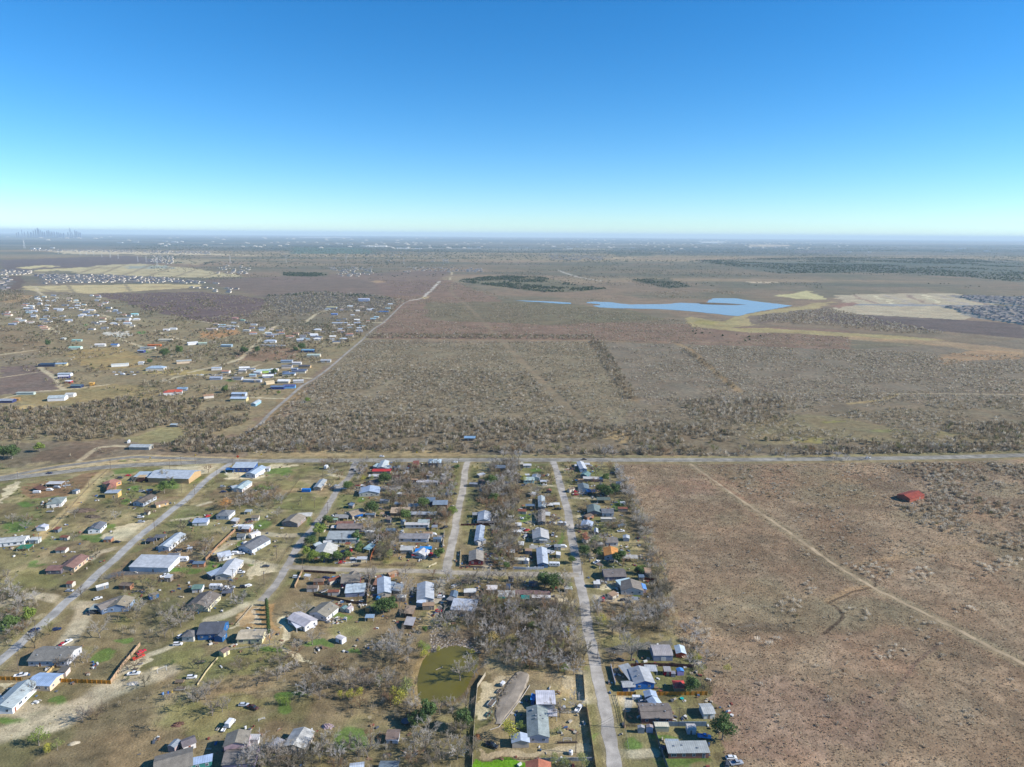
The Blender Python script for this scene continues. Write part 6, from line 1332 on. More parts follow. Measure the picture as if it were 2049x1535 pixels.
car('white car behind the pale teal house', 1089, 971.5, 'sedan', 10, wht)
car('blue pickup below the small green building', 1157, 962.5, 'pickup', 5, blu)
car('red suv in the yard of the white gabled house', 1153, 985, 'suv', 20, red)
car('dark red sedan in the yard of the white gabled house', 1152, 991, 'sedan', 10, A((160,24,44)))
car('silver pickup in the yard of the white gabled house', 1167, 989, 'pickup', 10, slv)
car('grey sedan below the grey green gabled house', 1170, 1036, 'sedan', 5, slv)
car('dark pickup below the grey green gabled house', 1178, 1039, 'pickup', 5, blk)
car('white pickup under the pale slanted roof house', 1106, 1071, 'pickup', 85, wht)
car('silver sedan left of the pale slanted roof house', 1046, 1060, 'sedan', 20, slv)
car('white sedan left of the pale slanted roof house', 1039, 1064, 'sedan', 10, wht)
car('red sedan left of the pale slanted roof house', 1054, 1062, 'sedan', 30, red)
car('white suv by the small carport near the street', 1105, 1047.5, 'suv', 5, wht)
car('white camper beside the fourth street', 1124, 1051, 'rv', -5, wht, .9)
for i, x_ in enumerate((1098, 1108, 1118, 1127)): car(('leftmost car', 'second car from left', 'third car from left', 'rightmost white van')[i] + ' in the row behind the blue ended home', x_, 1095 + .2 * i, ('suv','sedan','suv','van')[i], 2, (wht, blk, slv, wht)[i])
car('white camper in front of the blue ended home', 1109, 1133, 'rv', -2, wht, .95)
car('white sedan in the cluttered lot', 1003, 1124, 'sedan', 20, wht)
car('white pickup in the cluttered lot', 1010, 1128, 'pickup', 15, wht)
car('silver suv in the cluttered lot', 1004, 1130, 'suv', 10, slv)
car('blue car at the back of the cluttered lot', 994, 1108, 'sedan', 15, blu)
car('navy suv at the back of the cluttered lot', 986, 1112, 'suv', 15, nav)
car('white pickup behind the orange roofed house', 1243, 1106, 'pickup', 70, wht)
car('white suv before the long dark brown house', 1199, 1166, 'suv', 5, wht)
car('silver sedan before the long dark brown house', 1207, 1167.5, 'sedan', 5, slv)
car('small white camper below the pale sheet roof', 1235, 1193, 'rv', 80, wht, .55)
car('dark car on the dirt drive right of camper', 1248, 1202, 'sedan', 5, blk)
car('black car on the grass beside the big forked tree', 1241, 1322, 'sedan', -20, blk, .9)
car('white pickup beside the white rail fence', 1158, 1420, 'pickup', 60, wht)
car('white work truck by the long berm', 1006, 1371, 'box', 60, wht, .6, 'work_truck')
car('flat trailer by the long berm', 1000, 1384, 'trailer', 60, A((206,200,190)), .8)
car('long grey trailer by the long berm', 985, 1409, 'trailer', 62, A((190,196,200)), 1.2)
car('short teal trailer by the long berm', 979, 1430, 'trailer', 62, A((70,150,140)), .8)
car('dark pickup in the dirt yard at bottom centre', 984, 1494, 'pickup', -25, blk)
car('white camper in the concrete drive', 1274, 1399, 'rv', 0, wht, .62)
car('silver car between the two garages', 1285, 1405, 'sedan', 5, slv, .8)
car('bright blue pickup under the large evergreen', 1409, 1476, 'pickup', -8, A((60,160,230)))
car('white sedan in the lower right corner lot', 1463, 1518, 'sedan', 5, wht)
car('light pickup in the lower right corner lot', 1473, 1529, 'pickup', 10, slv)
car('grey car in the lower right corner lot', 1455, 1532, 'sedan', 70, dgr)
car('white pickup with open bed on the sandy yard', 268, 1350, 'pickup', 10, wht)
car('red sports car beside the long board fence', 283, 1306, 'sedan', 55, A((210,20,50)))
car('orange red truck below the red sports car', 278, 1317, 'pickup', 50, A((206,60,40)))
car('grey quad trailer on the sandy yard', 281, 1330, 'trailer', 20, slv, .6)
car('small trailer frame on the sandy yard', 272, 1340, 'trailer', 10, dgr, .6)
car('white and blue car by the blue house', 363, 1275, 'suv', 55, wht)
car('white suv on the grass by the blue house', 356, 1291, 'suv', 8, wht)
car('white suv parked beside the garden junk row', 384, 1357, 'suv', 10, wht)
car('long flat trailer in the garden junk row', 361, 1366, 'trailer', 4, A((176,150,120)))
car('grey flat trailer in the garden junk row', 363, 1381, 'trailer', 5, A((206,200,186)))
car('dark green trailer along the garden fence', 404, 1327, 'trailer', 4, A((30,90,70)), .9)
car('silver car on the lawn beside the brown pickup', 488, 1412, 'sedan', 0, A((206,214,224)))
car('dark brown pickup with a pale cab on the lawn', 506, 1418, 'pickup', -20, A((84,56,52)))
car('white box truck in front of the pinkish house', 461, 1452, 'box', 80, wht, .95)
car('white pickup left of the white box truck', 450, 1459, 'pickup', 85, wht, .8)
car('tiny white cart near the white pickup', 437, 1459, 'trailer', 80, wht, .5)
car('white pickup behind the long white house', 42, 1353.5, 'pickup', 20, wht)
car('white camper behind the dark brown roofed house', 432, 1178, 'rv', 0, wht, 1.0)
car('white van beside the white camper', 452, 1179, 'van', 0, wht)
car('silver pickup beside the white camper', 461, 1177, 'pickup', 2, slv)
car('white sedan right of the parked camper', 449, 1181, 'sedan', 0, wht)
car('dark suv towing near the street corner', 487, 1176, 'suv', 5, blk)
car('white van near the street corner', 497, 1174, 'van', 40, wht, .8)
car('sky blue pickup beside the crimson fronted house', 672, 1163, 'pickup', 5, A((60,160,226)))
car('dark sedan beside the crimson fronted house', 652, 1158, 'sedan', 5, nav)
car('sky blue sedan behind the sky blue pickup', 670, 1158, 'sedan', 5, A((70,170,226)))
car('silver car between the board fence and rust shed', 748, 1180, 'sedan', 80, slv)
car('blue car in the yard behind the shed row', 757, 1198, 'suv', 80, blu)
car('white bus in the upper left parking cluster', 246, 750, 'van', 0, wht, 1.3)
for i in range(9): car('car in the parking cluster beyond the left wood', 228 + (i % 5) * 11 + i, 745.5 + (i // 5) * 5, ('sedan','suv')[i % 2], 10 + 20 * (i % 3), (wht, slv, blk, wht, nav)[i % 5], 1.0, group='cars parked beyond the left wood')
for i in range(10): car('car in the row below the long white trailer', 396 + i * 8.2, 751.5 - (i % 2) * .6, ('sedan','suv','pickup')[i % 3], 10 + 15 * (i % 3), (slv, wht, blk, nav, wht)[i % 5], 1.0, group='cars in the row below the long trailer')

XCAR = []; CN = [(wht,'white'),(slv,'silver'),(blk,'dark'),(dgr,'grey'),(red,'red'),(nav,'navy'),(wht,'white')]
for sh in SHED:
    if XR.random() > .8: continue
    t = XR.uniform(0, 6.28); x = sh[1] + 7.5 * math.cos(t); y = sh[2] + 6.5 * math.sin(t)
    if len(off_lines(np.array([x]), np.array([y]), STREETS)[0]) == 0 or any((x - q[1]) ** 2 + (y - q[2]) ** 2 < 81 for q in HOUSES) or any((x - q[1]) ** 2 + (y - q[2]) ** 2 < 30 for q in SHED + CARS): continue
    c_, cn = XR.choice(CN); kd = XR.choice(('sedan','suv','pickup','sedan','trailer')); e = car('x', 0, 0, kd, XR.choice((0, 10, 80, 45, -10)), c_, world=(x, y)); XCAR.append((e, x, y, cn + ' ' + {'sedan':'sedan','suv':'suv','pickup':'pickup','trailer':'trailer'}[kd] + ' parked'))
# ---------------------------------------------------------------- other yard things
def container(label, px, py, L, W, h, ang, c):
    x, y = P(px, py); e = empty('shipping_container', (x, y, 0), R(ang)); tag(e, label, 'container')
    mb = MB(); mb.box(-L/2, L/2, -W/2, W/2, .1, h)
    for i in range(int(L / .5)): mb.box(-L/2 + .2 + i * .5, -L/2 + .4 + i * .5, -W/2 - .05, W/2 + .05, .25, h - .15)
    mb.build('body', M['paint'], e, color=c); mb = MB(); mb.box(L/2, L/2 + .06, -W/2 + .1, -.05, .2, h - .1); mb.box(L/2, L/2 + .06, .05, W/2 - .1, .2, h - .1); mb.build('door', M['paint'], e, color=c)
container('bright blue shipping container on the brown lot', 613, 984, 7, 2.6, 2.6, 2, A((0,124,214)))
def arch_trailer(label, px, py, c):
    x, y = P(px, py); mb = MB(); mb.prism([(-1.2, .2), (1.2, .2)] + [(1.2 * math.cos(t), 1.6 + 1.2 * math.sin(t)) for t in np.linspace(0, math.pi, 9)], -2.2, 2.2, 'y'); o = mb.build('water_tank', M['paint'], None, (x, y, 0), R(20), c); tag(o, label, 'tank')
arch_trailer('white arched tank beside the roadside shelter', 258, 886, wht); 
def tank(label, px, py, r, h, c, horiz=False):
    x, y = P(px, py); e = empty('water_tank', (x, y, 0)); tag(e, label, 'tank'); mb = MB()
    mb.tube((0,0,0), (0,0,h), r, r, 16); mb.tube((0,0,h), (0,0,h + r*.3), r, r*.3, 16); mb.build('tank_body', M['paint'], e, color=c); mb = MB(); mb.tube((0,0,h + r*.3), (0,0,h + r*.3 + .12), .25, .25, 10); mb.build('lid', M['dark_wood'], e)
tank('white tank on the driveway by the stone wall', 1142, 1509, .9, 1.5, wht); tank('white tank beside the pinkish house roof', 491, 1458, .5, 1.2, wht); tank('blue barrel at the end of the junk row', 336, 1388, .45, 1.1, A((30,90,180))); tank('pale blue barrel at the end of the junk row', 326, 1390, .5, 1.1, A((120,160,210))); tank('yellow barrel in the junk row', 344, 1385, .45, .9, A((210,180,60))); tank('white tank in the sandy gap of the wood', 1236, 1168, .8, 1.4, wht)
def goal(label, px, py, w_, h, d, nm, cat, ang=0):
    x, y = P(px, py); mb = MB()
    for sx in (-1, 1):
        mb.tube((sx*w_/2, 0, 0), (sx*w_/2, 0, h), .07, .07, 6); mb.tube((sx*w_/2, 0, h), (sx*w_/2, d, 0), .05, .05, 6); mb.tube((sx*w_/2, 0, .05), (sx*w_/2, d, .05), .05, .05, 6)
    mb.tube((-w_/2, 0, h), (w_/2, 0, h), .07, .07, 6); mb.tube((-w_/2, d, .05), (w_/2, d, .05), .05, .05, 6)
    o = mb.build(nm, M['pale_steel'], None, (x, y, 0), R(ang)); tag(o, label, cat)
goal('white goal frame on the fenced lawn', 1135, 1485, 3.4, 2.0, 1.4, 'goal_frame', 'goal'); goal('white swing frame on the olive lawn', 325, 1345, 4.0, 2.6, 3.0, 'swing_frame', 'swing', 40); goal('small white square frame on the brown grass', 327.5, 1163, 2.6, .8, 2.4, 'garden_frame', 'frame', 30); goal('white frame beside the pinkish house lawn', 524, 1442, 2.6, .9, 1.8, 'garden_frame', 'frame', 30)
def disc(label, px, py, r, h, c, nm, cat):
    x, y = P(px, py); e = empty(nm, (x, y, 0)); tag(e, label, cat); mb = MB(); mb.tube((0,0,h-.08), (0,0,h), r, r, 20); mb.build('mat', M['paint'], e, color=c); 
    for i in range(4): t = 1.57 * i; mb = MB(); mb.tube((r*.9*math.cos(t), r*.9*math.sin(t), 0), (r*.9*math.cos(t), r*.9*math.sin(t), h-.05), .04, .04, 5); mb.build('leg', M['steel'], e)
disc('round trampoline beside the bottom evergreen', 812, 1446, 2.0, .9, A((30,80,100)), 'trampoline', 'trampoline'); disc('dark trampoline in the fenced garden yard', 687, 1105, 1.9, .9, A((24,34,60)), 'trampoline', 'trampoline'); disc('small teal paddling pool by the orange fence', 1364.5, 1399, .9, .5, A((30,180,176)), 'paddling_pool', 'pool')
def tarp_pile(label, px, py, a_, b_, h, c, ang=0, nm='gravel_pile', cat='pile', rock=.12):
    x, y = P(px, py); mb = MB(); N1, N2 = 16, 6; vs_ = [(0, 0, h)]
    for j in range(1, N2 + 1):
        for i in range(N1):
            t = 6.283 * i / N1; u = j / N2; q = 1 + TR.uniform(-rock, rock)
            vs_.append((a_ * u * math.cos(t) * q, b_ * u * math.sin(t) * q, h * (1 - u * u) * (1 + TR.uniform(-rock, rock))))
    fs = [(0, 1 + i, 1 + (i + 1) % N1) for i in range(N1)]
    for j in range(N2 - 1):
        for i in range(N1): a1 = 1 + j * N1 + i; a2 = 1 + j * N1 + (i + 1) % N1; fs.append((a1, a1 + N1, a2 + N1, a2))
    mb.add(vs_, fs); o = mb.build(nm, M['asphalt'], None, (x, y, .0), R(ang), c); tag(o, label, cat)
tarp_pile('pale oval gravel pile beside the board fence corner', 266, 1368, 2.8, 1.6, .8, A((222,212,196)), 5)
tarp_pile('pale heap at the edge of the bottom left meadow', 148, 1488, 2.4, 1.2, .9, A((196,184,160)), 25)
tarp_pile('long brown brush heap left of the grey hipped house', 168, 1022, 9, 4, 1.6, A((120,104,92)), 5, 'brush_pile', 'brush', .3); tarp_pile('second smaller brush heap below the long one', 186, 1034, 6, 3, 1.2, A((112,100,88)), 0, 'brush_pile', 'brush', .3)
tarp_pile('junk heap with pink and white scraps', 655, 1455, 2.6, 1.8, 1.2, A((190,170,176)), 0, 'junk_pile', 'junk', .4); tarp_pile('round brown haystack at the left of the yard', 955, 1476, 1.5, 1.5, 1.6, A((150,104,72)), 0, 'bush_stump', 'bush', .2)
tarp_pile('dark brush heap on the lower left meadow', 357, 1450, 2.6, 1.6, .9, A((120,92,80)), 10, 'brush_pile', 'brush', .35); tarp_pile('pale sand pile left of the white frame', 309, 1337, 2.0, 1.4, .5, A((206,190,150)), 10)
# long earth berm in the bottom centre lot, edged with logs
Wb = to_world_line([(1026,1346),(1014,1366),(1002,1388),(988,1412),(978,1432),(976,1450)]); Wb = smooth_line(Wb, 2.0); mb = MB(); n_ = len(Wb)
d_ = np.gradient(Wb, axis=0); d_ /= np.linalg.norm(d_, axis=1)[:, None]; nn = np.stack([-d_[:, 1], d_[:, 0]], 1)
prof = [(-5.0, 0), (-4.2, .8), (0, 1.0), (3.8, .7), (5.0, 0)]; vs_ = []
for i in range(n_):
    f_ = math.sin(math.pi * min(1, (i + .6) / n_ * 1.0 + .06)) ** .4 if 0 < i < n_ - 1 else .5
    for u, z in prof: q = 1 + TR.uniform(-.08, .08); vs_.append((Wb[i, 0] + 5.2 - nn[i, 0] * u * f_ * q, Wb[i, 1] - nn[i, 1] * u * f_ * q, z * f_ * q))
mb.add(vs_, [(i * 5 + j, i * 5 + j + 1, (i + 1) * 5 + j + 1, (i + 1) * 5 + j) for i in range(n_ - 1) for j in range(4)]); o = mb.build('earth_berm', M['asphalt'], None, (0,0,0), 0, A((158,148,134))); tag(o, kind='structure')
mb = MB(); lw = to_world_line([(1060,1372),(1050,1388),(1038,1405),(1024,1424),(1010,1442),(998,1456),(980,1462)])
for i in range(len(lw) - 1): mb.tube((*lw[i], .3), (*lw[i + 1], .3), .22, .18, 6)
o = mb.build('log', M['bark_pale']); tag(o, 'pale log edging curving round the earth berm', 'log')
x, y = P(879, 1338); mb = MB(); mb.box(-2.0, 2.0, -.15, .15, .06, .2); o = mb.build('plank', M['paint'], None, (x, y, 0), R(38), A((226,206,176))); tag(o, 'pale plank floating on the green pond', 'plank')
def feeder(label, px, py, h, c, nm='road_sign', cat='sign', w_=.9):
    x, y = P(px, py); e = empty(nm, (x, y, 0)); tag(e, label, cat); mb = MB(); mb.tube((0,0,0), (0,0,h), .07, .07, 6); mb.build('post', M['steel'], e); mb = MB(); mb.add([(0,-.06,h-w_),(w_,-.06,h),(0,-.06,h+w_),(-w_,-.06,h),(0,.06,h-w_),(w_,.06,h),(0,.06,h+w_),(-w_,.06,h)],[(0,1,2,3),(7,6,5,4),(0,4,5,1),(1,5,6,2),(2,6,7,3),(3,7,4,0)]); mb.build('sign_plate', M['paint'], e, color=c)
YEL = A((232,190,30)); feeder('yellow diamond road sign beside the slip road', 301, 921, 2.4, YEL); feeder('yellow diamond road sign left of the orange sign', 391.5, 915.5, 2.4, YEL); feeder('yellow diamond road sign before the roadside wood', 523, 914, 2.4, YEL); feeder('yellow diamond road sign opposite the white barn', 834, 910, 2.4, YEL)
feeder('tall round orange sign by the store entrance', 476.5, 924, 5.0, A((236,84,30)), 'store_sign', 'sign', 1.5)
# small canopy roof stand
# loose clutter lying about the yards: boxes, boards, drums, sheets nobody could count
mbj = [MB() for _ in range(6)]; JR = random.Random(3)
JC = [(220,220,216),(140,112,88),(90,96,106),(186,176,158),(70,104,146),(140,76,64)]
for h_ in HOUSES:
    px_, py_ = proj(h_[1], h_[2], 0.0)
    if py_ < 925: continue
    dense = 9 if 680 < px_ < 1260 and py_ < 1240 else 4
    for _ in range(JR.randrange(4, 5 + dense * 3)):
        t = JR.uniform(0, 6.28); d = JR.uniform(6.5, 17); x = h_[1] + d * math.cos(t); y = h_[2] + d * math.sin(t) * .8
        if any((x - q[1]) ** 2 + (y - q[2]) ** 2 < 49 for q in HOUSES): continue
        if len(off_lines(np.array([x]), np.array([y]), STREETS)[0]) == 0: continue
        for __ in range(JR.choice((1, 1, 2, 4))):
            xx = x + JR.uniform(-1.2, 1.2); yy = y + JR.uniform(-1.2, 1.2); a = JR.uniform(.15, 1.1); b_ = JR.uniform(.15, .6); hh = JR.uniform(.15, .9)
            m_ = mbj[JR.choice((0,0,1,1,1,2,2,3,3,3,4,5))]; c_, s_ = math.cos(t * 3), math.sin(t * 3)
            q = [(xx + u * a * c_ - v * b_ * s_, yy + u * a * s_ + v * b_ * c_) for u, v in ((-1,-1),(1,-1),(1,1),(-1,1))]
            m_.add([(*p_, 0) for p_ in q] + [(*p_, hh) for p_ in q], [(0,3,2,1),(4,5,6,7),(0,1,5,4),(1,2,6,5),(2,3,7,6),(3,0,4,7)])
allm = MB(); 
for i, m_ in enumerate(mbj): allm.add(m_.v, m_.f, i)
o = allm.build('yard_clutter', [simple('junk%d' % i, A(c_)) for i, c_ in enumerate(JC)]); tag(o, 'loose boards, boxes and drums littering the village yards', 'clutter', kind='stuff')

# ---------------------------------------------------------------- fences and walls
WD = A((206,144,52)); GW = A((150,128,104)); PL = A((214,200,178)); DK = A((96,78,66)); BG = A((120,140,156)); WT = A((226,224,216))
fence('orange tan board fence left of the white camper', [(1234,1392),(1272,1392)], 2.0, WD); fence('orange tan board fence behind the evergreen', [(1311,1392),(1415,1391)], 2.0, WD)
fence('blue grey metal fence below the ranch house', [(1306,1453),(1337,1453),(1413,1453)], 2.2, BG, 'solid'); fence('brown low fence with white posts before storage sheds', [(1247,1453),(1306,1455)], 1.6, A((130,110,96)), 'rail'); fence('pale yellow rail fence along the concrete drive', [(1233,1392),(1240,1416),(1247,1449)], 1.5, A((226,206,140)), 'rail')  # blue grey of the first fence is its shaded side, put into the colour
fence('dark board fence running down beside the storage sheds', [(1307,1455),(1316,1486),(1326,1515),(1337,1545)], 2.2, A((90,110,120)), 'board')
fence('grey wire fence across the front lawn', [(1250,1455),(1254,1480),(1258,1502)], 1.2, A((150,150,140)), 'wire')
fence('tan privacy fence beside the bottom street, upper run', [(1166,1350),(1168,1375),(1170,1402)], 2.3, GW); fence('tan privacy fence beside the bottom street, lower run', [(1172,1414),(1178,1450),(1184,1490),(1192,1545)], 2.3, GW)
fence('white rail fence in front of the white pickup', [(1115,1428),(1160,1428)], 1.3, WT, 'rail'); fence('pale board fence left of the dirt yard', [(971,1352),(955,1376),(951,1420),(947,1480),(944,1550)], 2.0, A((178,168,148)))
fence('grey stone wall with square pillars', [(1074,1524),(1130,1523),(1187,1522)], 1.6, A((156,158,160)), 'wall'); fence('brown pipe fence above the bright green lawn', [(990,1520),(1074,1521)], 1.3, A((130,90,70)), 'rail')
fence('dark low wall below the goal frame', [(1115,1488),(1155,1487)], .9, A((96,84,76)), 'wall')
fence('orange tan board fence beside the long white house', [(0,1361),(43,1362)], 2.0, WD); fence('long orange tan board fence toward the sandy yard', [(113,1365),(165,1367),(222,1369)], 2.0, WD)
fence('long weathered board fence running up the sandy yard', [(222,1368),(245,1335),(262,1315),(281,1292)], 2.0, A((190,160,130)))
fence('low wooden rail fence around the deck', [(92,1352),(105,1340),(118,1327)], 1.4, A((206,176,120))); fence('tan wooden fence below the deck', [(92,1353),(115,1354)], 1.3, A((190,160,110)))
fence('brown board fence behind the long dark roofed house', [(412,1122),(440,1092),(472,1062)], 2.0, A((176,140,110))); fence('low wire fence right of the dark roofed house', [(556,1131),(575,1102),(593,1074)], 1.2, A((130,110,90)), 'wire')
fence('board fence at the bend of the middle street', [(590,1177),(598,1160),(606,1144)], 2.0, A((190,160,130))); fence('dark maroon fence along the cross street', [(608,1145),(628,1146),(657,1148),(672,1149)], 1.6, A((110,70,64)))
fence('dark rusty fence below the crimson fronted house', [(628,1192),(660,1198),(700,1207),(733,1211)], 1.7, A((110,80,66))); fence('weathered board fence behind the rust shed', [(734,1210),(736,1185),(740,1152)], 1.8, A((156,132,108)))
fence('orange board fence beside the blue carport', [(741,1122),(745,1110),(751,1098),(757,1084)], 1.9, A((214,126,80))); fence('white picket fence in front of the green tree row', [(670,1128),(690,1128),(712,1126)], 1.1, WT)
fence('dark low fence above the cross street', [(745,1131),(780,1132),(845,1134)], 1.3, A((110,96,80)), 'rail'); fence('white board fence right of the mobile home yard', [(886,1096),(888,1080),(889,1066)], 1.7, A((214,208,200))); fence('pale board fence near the corner lot', [(858,1136),(874,1128)], 1.2, A((206,196,166)))
fence('pale board fence left of the red gable house', [(920,1134),(921,1118),(922,1104)], 1.7, A((206,200,180))); fence('grey fence below the red gable house', [(921,1135),(945,1136),(970,1137)], 1.2, A((150,140,130)))
fence('bluish white panel fence along the cross street', [(1027,1139),(1052,1140),(1088,1139)], 1.7, A((186,198,214)), 'solid'); fence('maroon board fence left of the corrugated roof house', [(922,1052),(950,1052),(985,1052)], 1.6, A((100,60,54)))
fence('dark board fence across the bare tree lots', [(1034,1022),(1060,1022),(1082,1022)], 1.8, A((76,66,60))); fence('maroon fence at the back of the brown roofed house', [(1278,1160),(1314,1162)], 1.7, A((110,50,44)))
fence('dark red fence behind the blue house sheds', [(1262,1334),(1300,1333),(1345,1334),(1388,1336)], 1.8, A((110,70,66))); fence('grey back fence along the brown field', [(1362,1290),(1380,1310),(1396,1350),(1408,1384)], 1.5, A((140,130,120)), 'wire')
fence('white low wall left of the blue house', [(1222,1334),(1226,1350),(1231,1371)], 1.6, A((190,190,196)), 'solid'); fence('barbed wire fence along the lower meadow', [(262,1424),(330,1414),(400,1402),(470,1394),(560,1382),(610,1384)], 1.3, A((170,156,130)), 'wire')
fence('light wooden fence down to the meadow', [(436,1318),(425,1330),(412,1346),(395,1372)], 1.0, A((206,190,150))); fence('brown fence beside the left dirt road', [(215,941),(178,975),(150,1006),(120,1042),(95,1068)], 1.2, A((120,106,92)), 'wire')
fence('wire fence around the brown lot', [(540,1020),(570,1001),(600,958)], 1.2, A((120,100,80)), 'wire'); fence('low fence above the tan roofed house', [(520,1018),(580,1021),(630,1024)], 1.2, A((130,116,90)), 'rail')
fence('brown fence left of the dark brown roofed house', [(402,1124),(380,1140),(360,1158)], 1.2, A((140,120,100)), 'wire'); fence('white stone pillars fence by the wood gap', [(1175,965),(1178,975)], 1.0, WT, 'rail')
fence('row of dark posts along the orange driveway', [(535,1208),(536,1240),(538,1275)], 1.2, A((80,80,60)), 'wire'); fence('stone edging fence behind the cream house', [(472,1252),(490,1232),(507,1212)], 1.0, A((190,180,160)), 'rail')
fence('light fence below the cream house', [(450,1303),(500,1296),(545,1291)], .9, A((206,200,190)), 'rail')

# ---------------------------------------------------------------- poles and lines
PLIST = [(1227,1334),(1152,1506),(38,1344),(73,1272),(79.6,1089),(178,976),(133,1028),(222,939),(37,963),(340,938),(310,1063),(247,1160),(363,932),(391,929),(435,959),(466,936),(390,990),(364,987),(363,1065),(479,960),(603,1015),(630,1017),(656,1027),(554,1117),(529,1170),(606,1146),(685,1092),(646,956),(918,936),(741,1135),(1145.6,994),(1157,1064),(467,1166),(1358,1453),(1249,1457),(1274,1331),(1164,1150),(1181,1233),(1196,1318),(1071,1028),(1160,1062)]
for i, (a_, b_) in enumerate(PLIST): pole(a_, b_, TR.uniform(-20, 20), i % 4 == 0)
def wire(i, j, lb):
    mb = MB(); 
    for o_ in (-1.1, 1.1):
        p0 = Vector((POLES[i][1] + o_, POLES[i][2], 9.0)); p1 = Vector((POLES[j][1] + o_, POLES[j][2], 9.0)); last = p0
        for k in range(1, 9):
            t = k / 8; q = p0.lerp(p1, t) - Vector((0, 0, 1.2 * 4 * t * (1 - t))); mb.tube(last, q, .035, .035, 4, cap=False); last = q
    o = mb.build('power_line', M['rubber']); tag(o, lb, 'power line')
def pidx(px, py): return min(range(len(PLIST)), key=lambda i: (PLIST[i][0] - px) ** 2 + (PLIST[i][1] - py) ** 2)
for a_, b_, lb in (((1152,1506),(1249,1457),'power lines crossing the bottom street'), ((1249,1457),(1358,1453),'power lines above the ranch house storage sheds'), ((1227,1334),(1274,1331),'power lines right of the street bend'), ((38,1344),(73,1272),'power lines along the lower left street'), ((1181,1233),(1196,1318),'power lines along the wooded street stretch'), ((363,932),(391,929),'power lines beside the highway slip road'), ((554,1117),(529,1170),'power lines near the middle crossing'), ((606,1146),(741,1135),'power lines along the cross street'), ((1145.6,994),(1157,1064),'power lines along the right village street')):
    wire(pidx(*a_), pidx(*b_), lb)

# ---------------------------------------------------------------- pylons, mast, skyline and warehouses far off
def pylon_mesh(h=50, w_=9):
    mb = MB(); lv = [0, .25, .5, .72, .88, 1.0]; wd = [1, .72, .5, .34, .26, .12]
    for i in range(5):
        a, b = wd[i] * w_ / 2, wd[i + 1] * w_ / 2; z0, z1 = lv[i] * h, lv[i + 1] * h; c0 = [(-a,-a),(a,-a),(a,a),(-a,a)]; c1 = [(-b,-b),(b,-b),(b,b),(-b,b)]
        for j in range(4): mb.tube((*c0[j], z0), (*c1[j], z1), .3, .26, 3, cap=False); mb.tube((*c0[j], z0), (*c1[(j+1) % 4], z1), .14, .14, 3, cap=False)
    tower = mb.mesh('tower_frame', M['pale_steel']); am = MB()
    for z in (.74, .86, .97): am.tube((-w_ * .9, 0, z * h), (w_ * .9, 0, z * h), .22, .22, 3)
    return tower, am.mesh('cross_arms', M['pale_steel'])
PYT, PYA = pylon_mesh()
PYL = [(117,508,38),(161,511,38),(173,511,34),(188,512,38),(204,515,38),(221,516,42),(237,519,40),(276,524,40),(293,525,42),(315,532,52),(461,527,52),(573,528,52),(693,527,52),(808,529,50),(887.6,531,50)]
for i, (a_, b_, h) in enumerate(PYL):
    x, y = P(a_, b_); z = float(relief(x, y)); e = empty('transmission_tower', (x, y, z), .3); e.scale = (h / 50,) * 3
    lb = 'pale lattice transmission tower number' ; tag(e, ('tall pale lattice tower standing left of the tan fields' if i < 7 else 'tall pale lattice tower above the tan graded fields' if i < 10 else 'tall pale lattice tower on the brown plain at centre'), 'transmission tower', ('lattice towers left of the tan fields' if i < 7 else 'lattice towers above the tan graded fields' if i < 10 else 'lattice towers on the brown plain'))
    put('tower_frame', PYT, e); put('cross_arms', PYA, e)
x, y = P(49, 497); mb = MB(); z = float(relief(x, y))
for k in range(3):
    t0 = 2.09 * k
    for j in range(10): mb.tube((12*math.cos(t0)*(1-j/10), 12*math.sin(t0)*(1-j/10), j*11), (12*math.cos(t0)*(1-(j+1)/10), 12*math.sin(t0)*(1-(j+1)/10), (j+1)*11), 1.1, 1.1, 4)
o = mb.build('radio_mast', M['pale_steel'], None, (x, y, z)); tag(o, 'pale tapering mast rising before the city skyline', 'mast')
mt_g = simple('tower_glass', A((120,142,172)), 0.4, 0.0, 0.5); 
SKY = [(34,465.5,2,3),(38,464,2,2),(45,460,1.5,2),(50,463.5,2,3),(57,463,2.5,3),(63,464.5,4,5),(68,461.5,2.6,3),(72.5,459.5,3,3),(77.2,456,3.2,3),(79.6,459,2.2,2),(82.7,460,2,2),(86,463,3,3),(90,464,3,4),(95,462,2.6,3),(98.2,460.4,2.4,2),(101.2,463,2.2,3),(105,463.5,3,4),(109.5,463.6,3,3),(115,464,3,4),(119,465,2.6,3),(123,466,3,3),(128,466,3.6,5),(137,464.5,2.6,4),(141.8,453,2.0,2),(145,464,2,3),(151,461,2.4,3),(154,462.2,2.6,3),(157.5,463.4,2.2,3),(161.5,465,3.6,4)]
RANK = {8: 'broad dark high rise tallest of the left cluster', 23: 'slender lone skyscraper tallest of the whole skyline', 14: 'peaked high rise right of the broad dark tower', 25: 'twin topped high rise right of the lone skyscraper'}
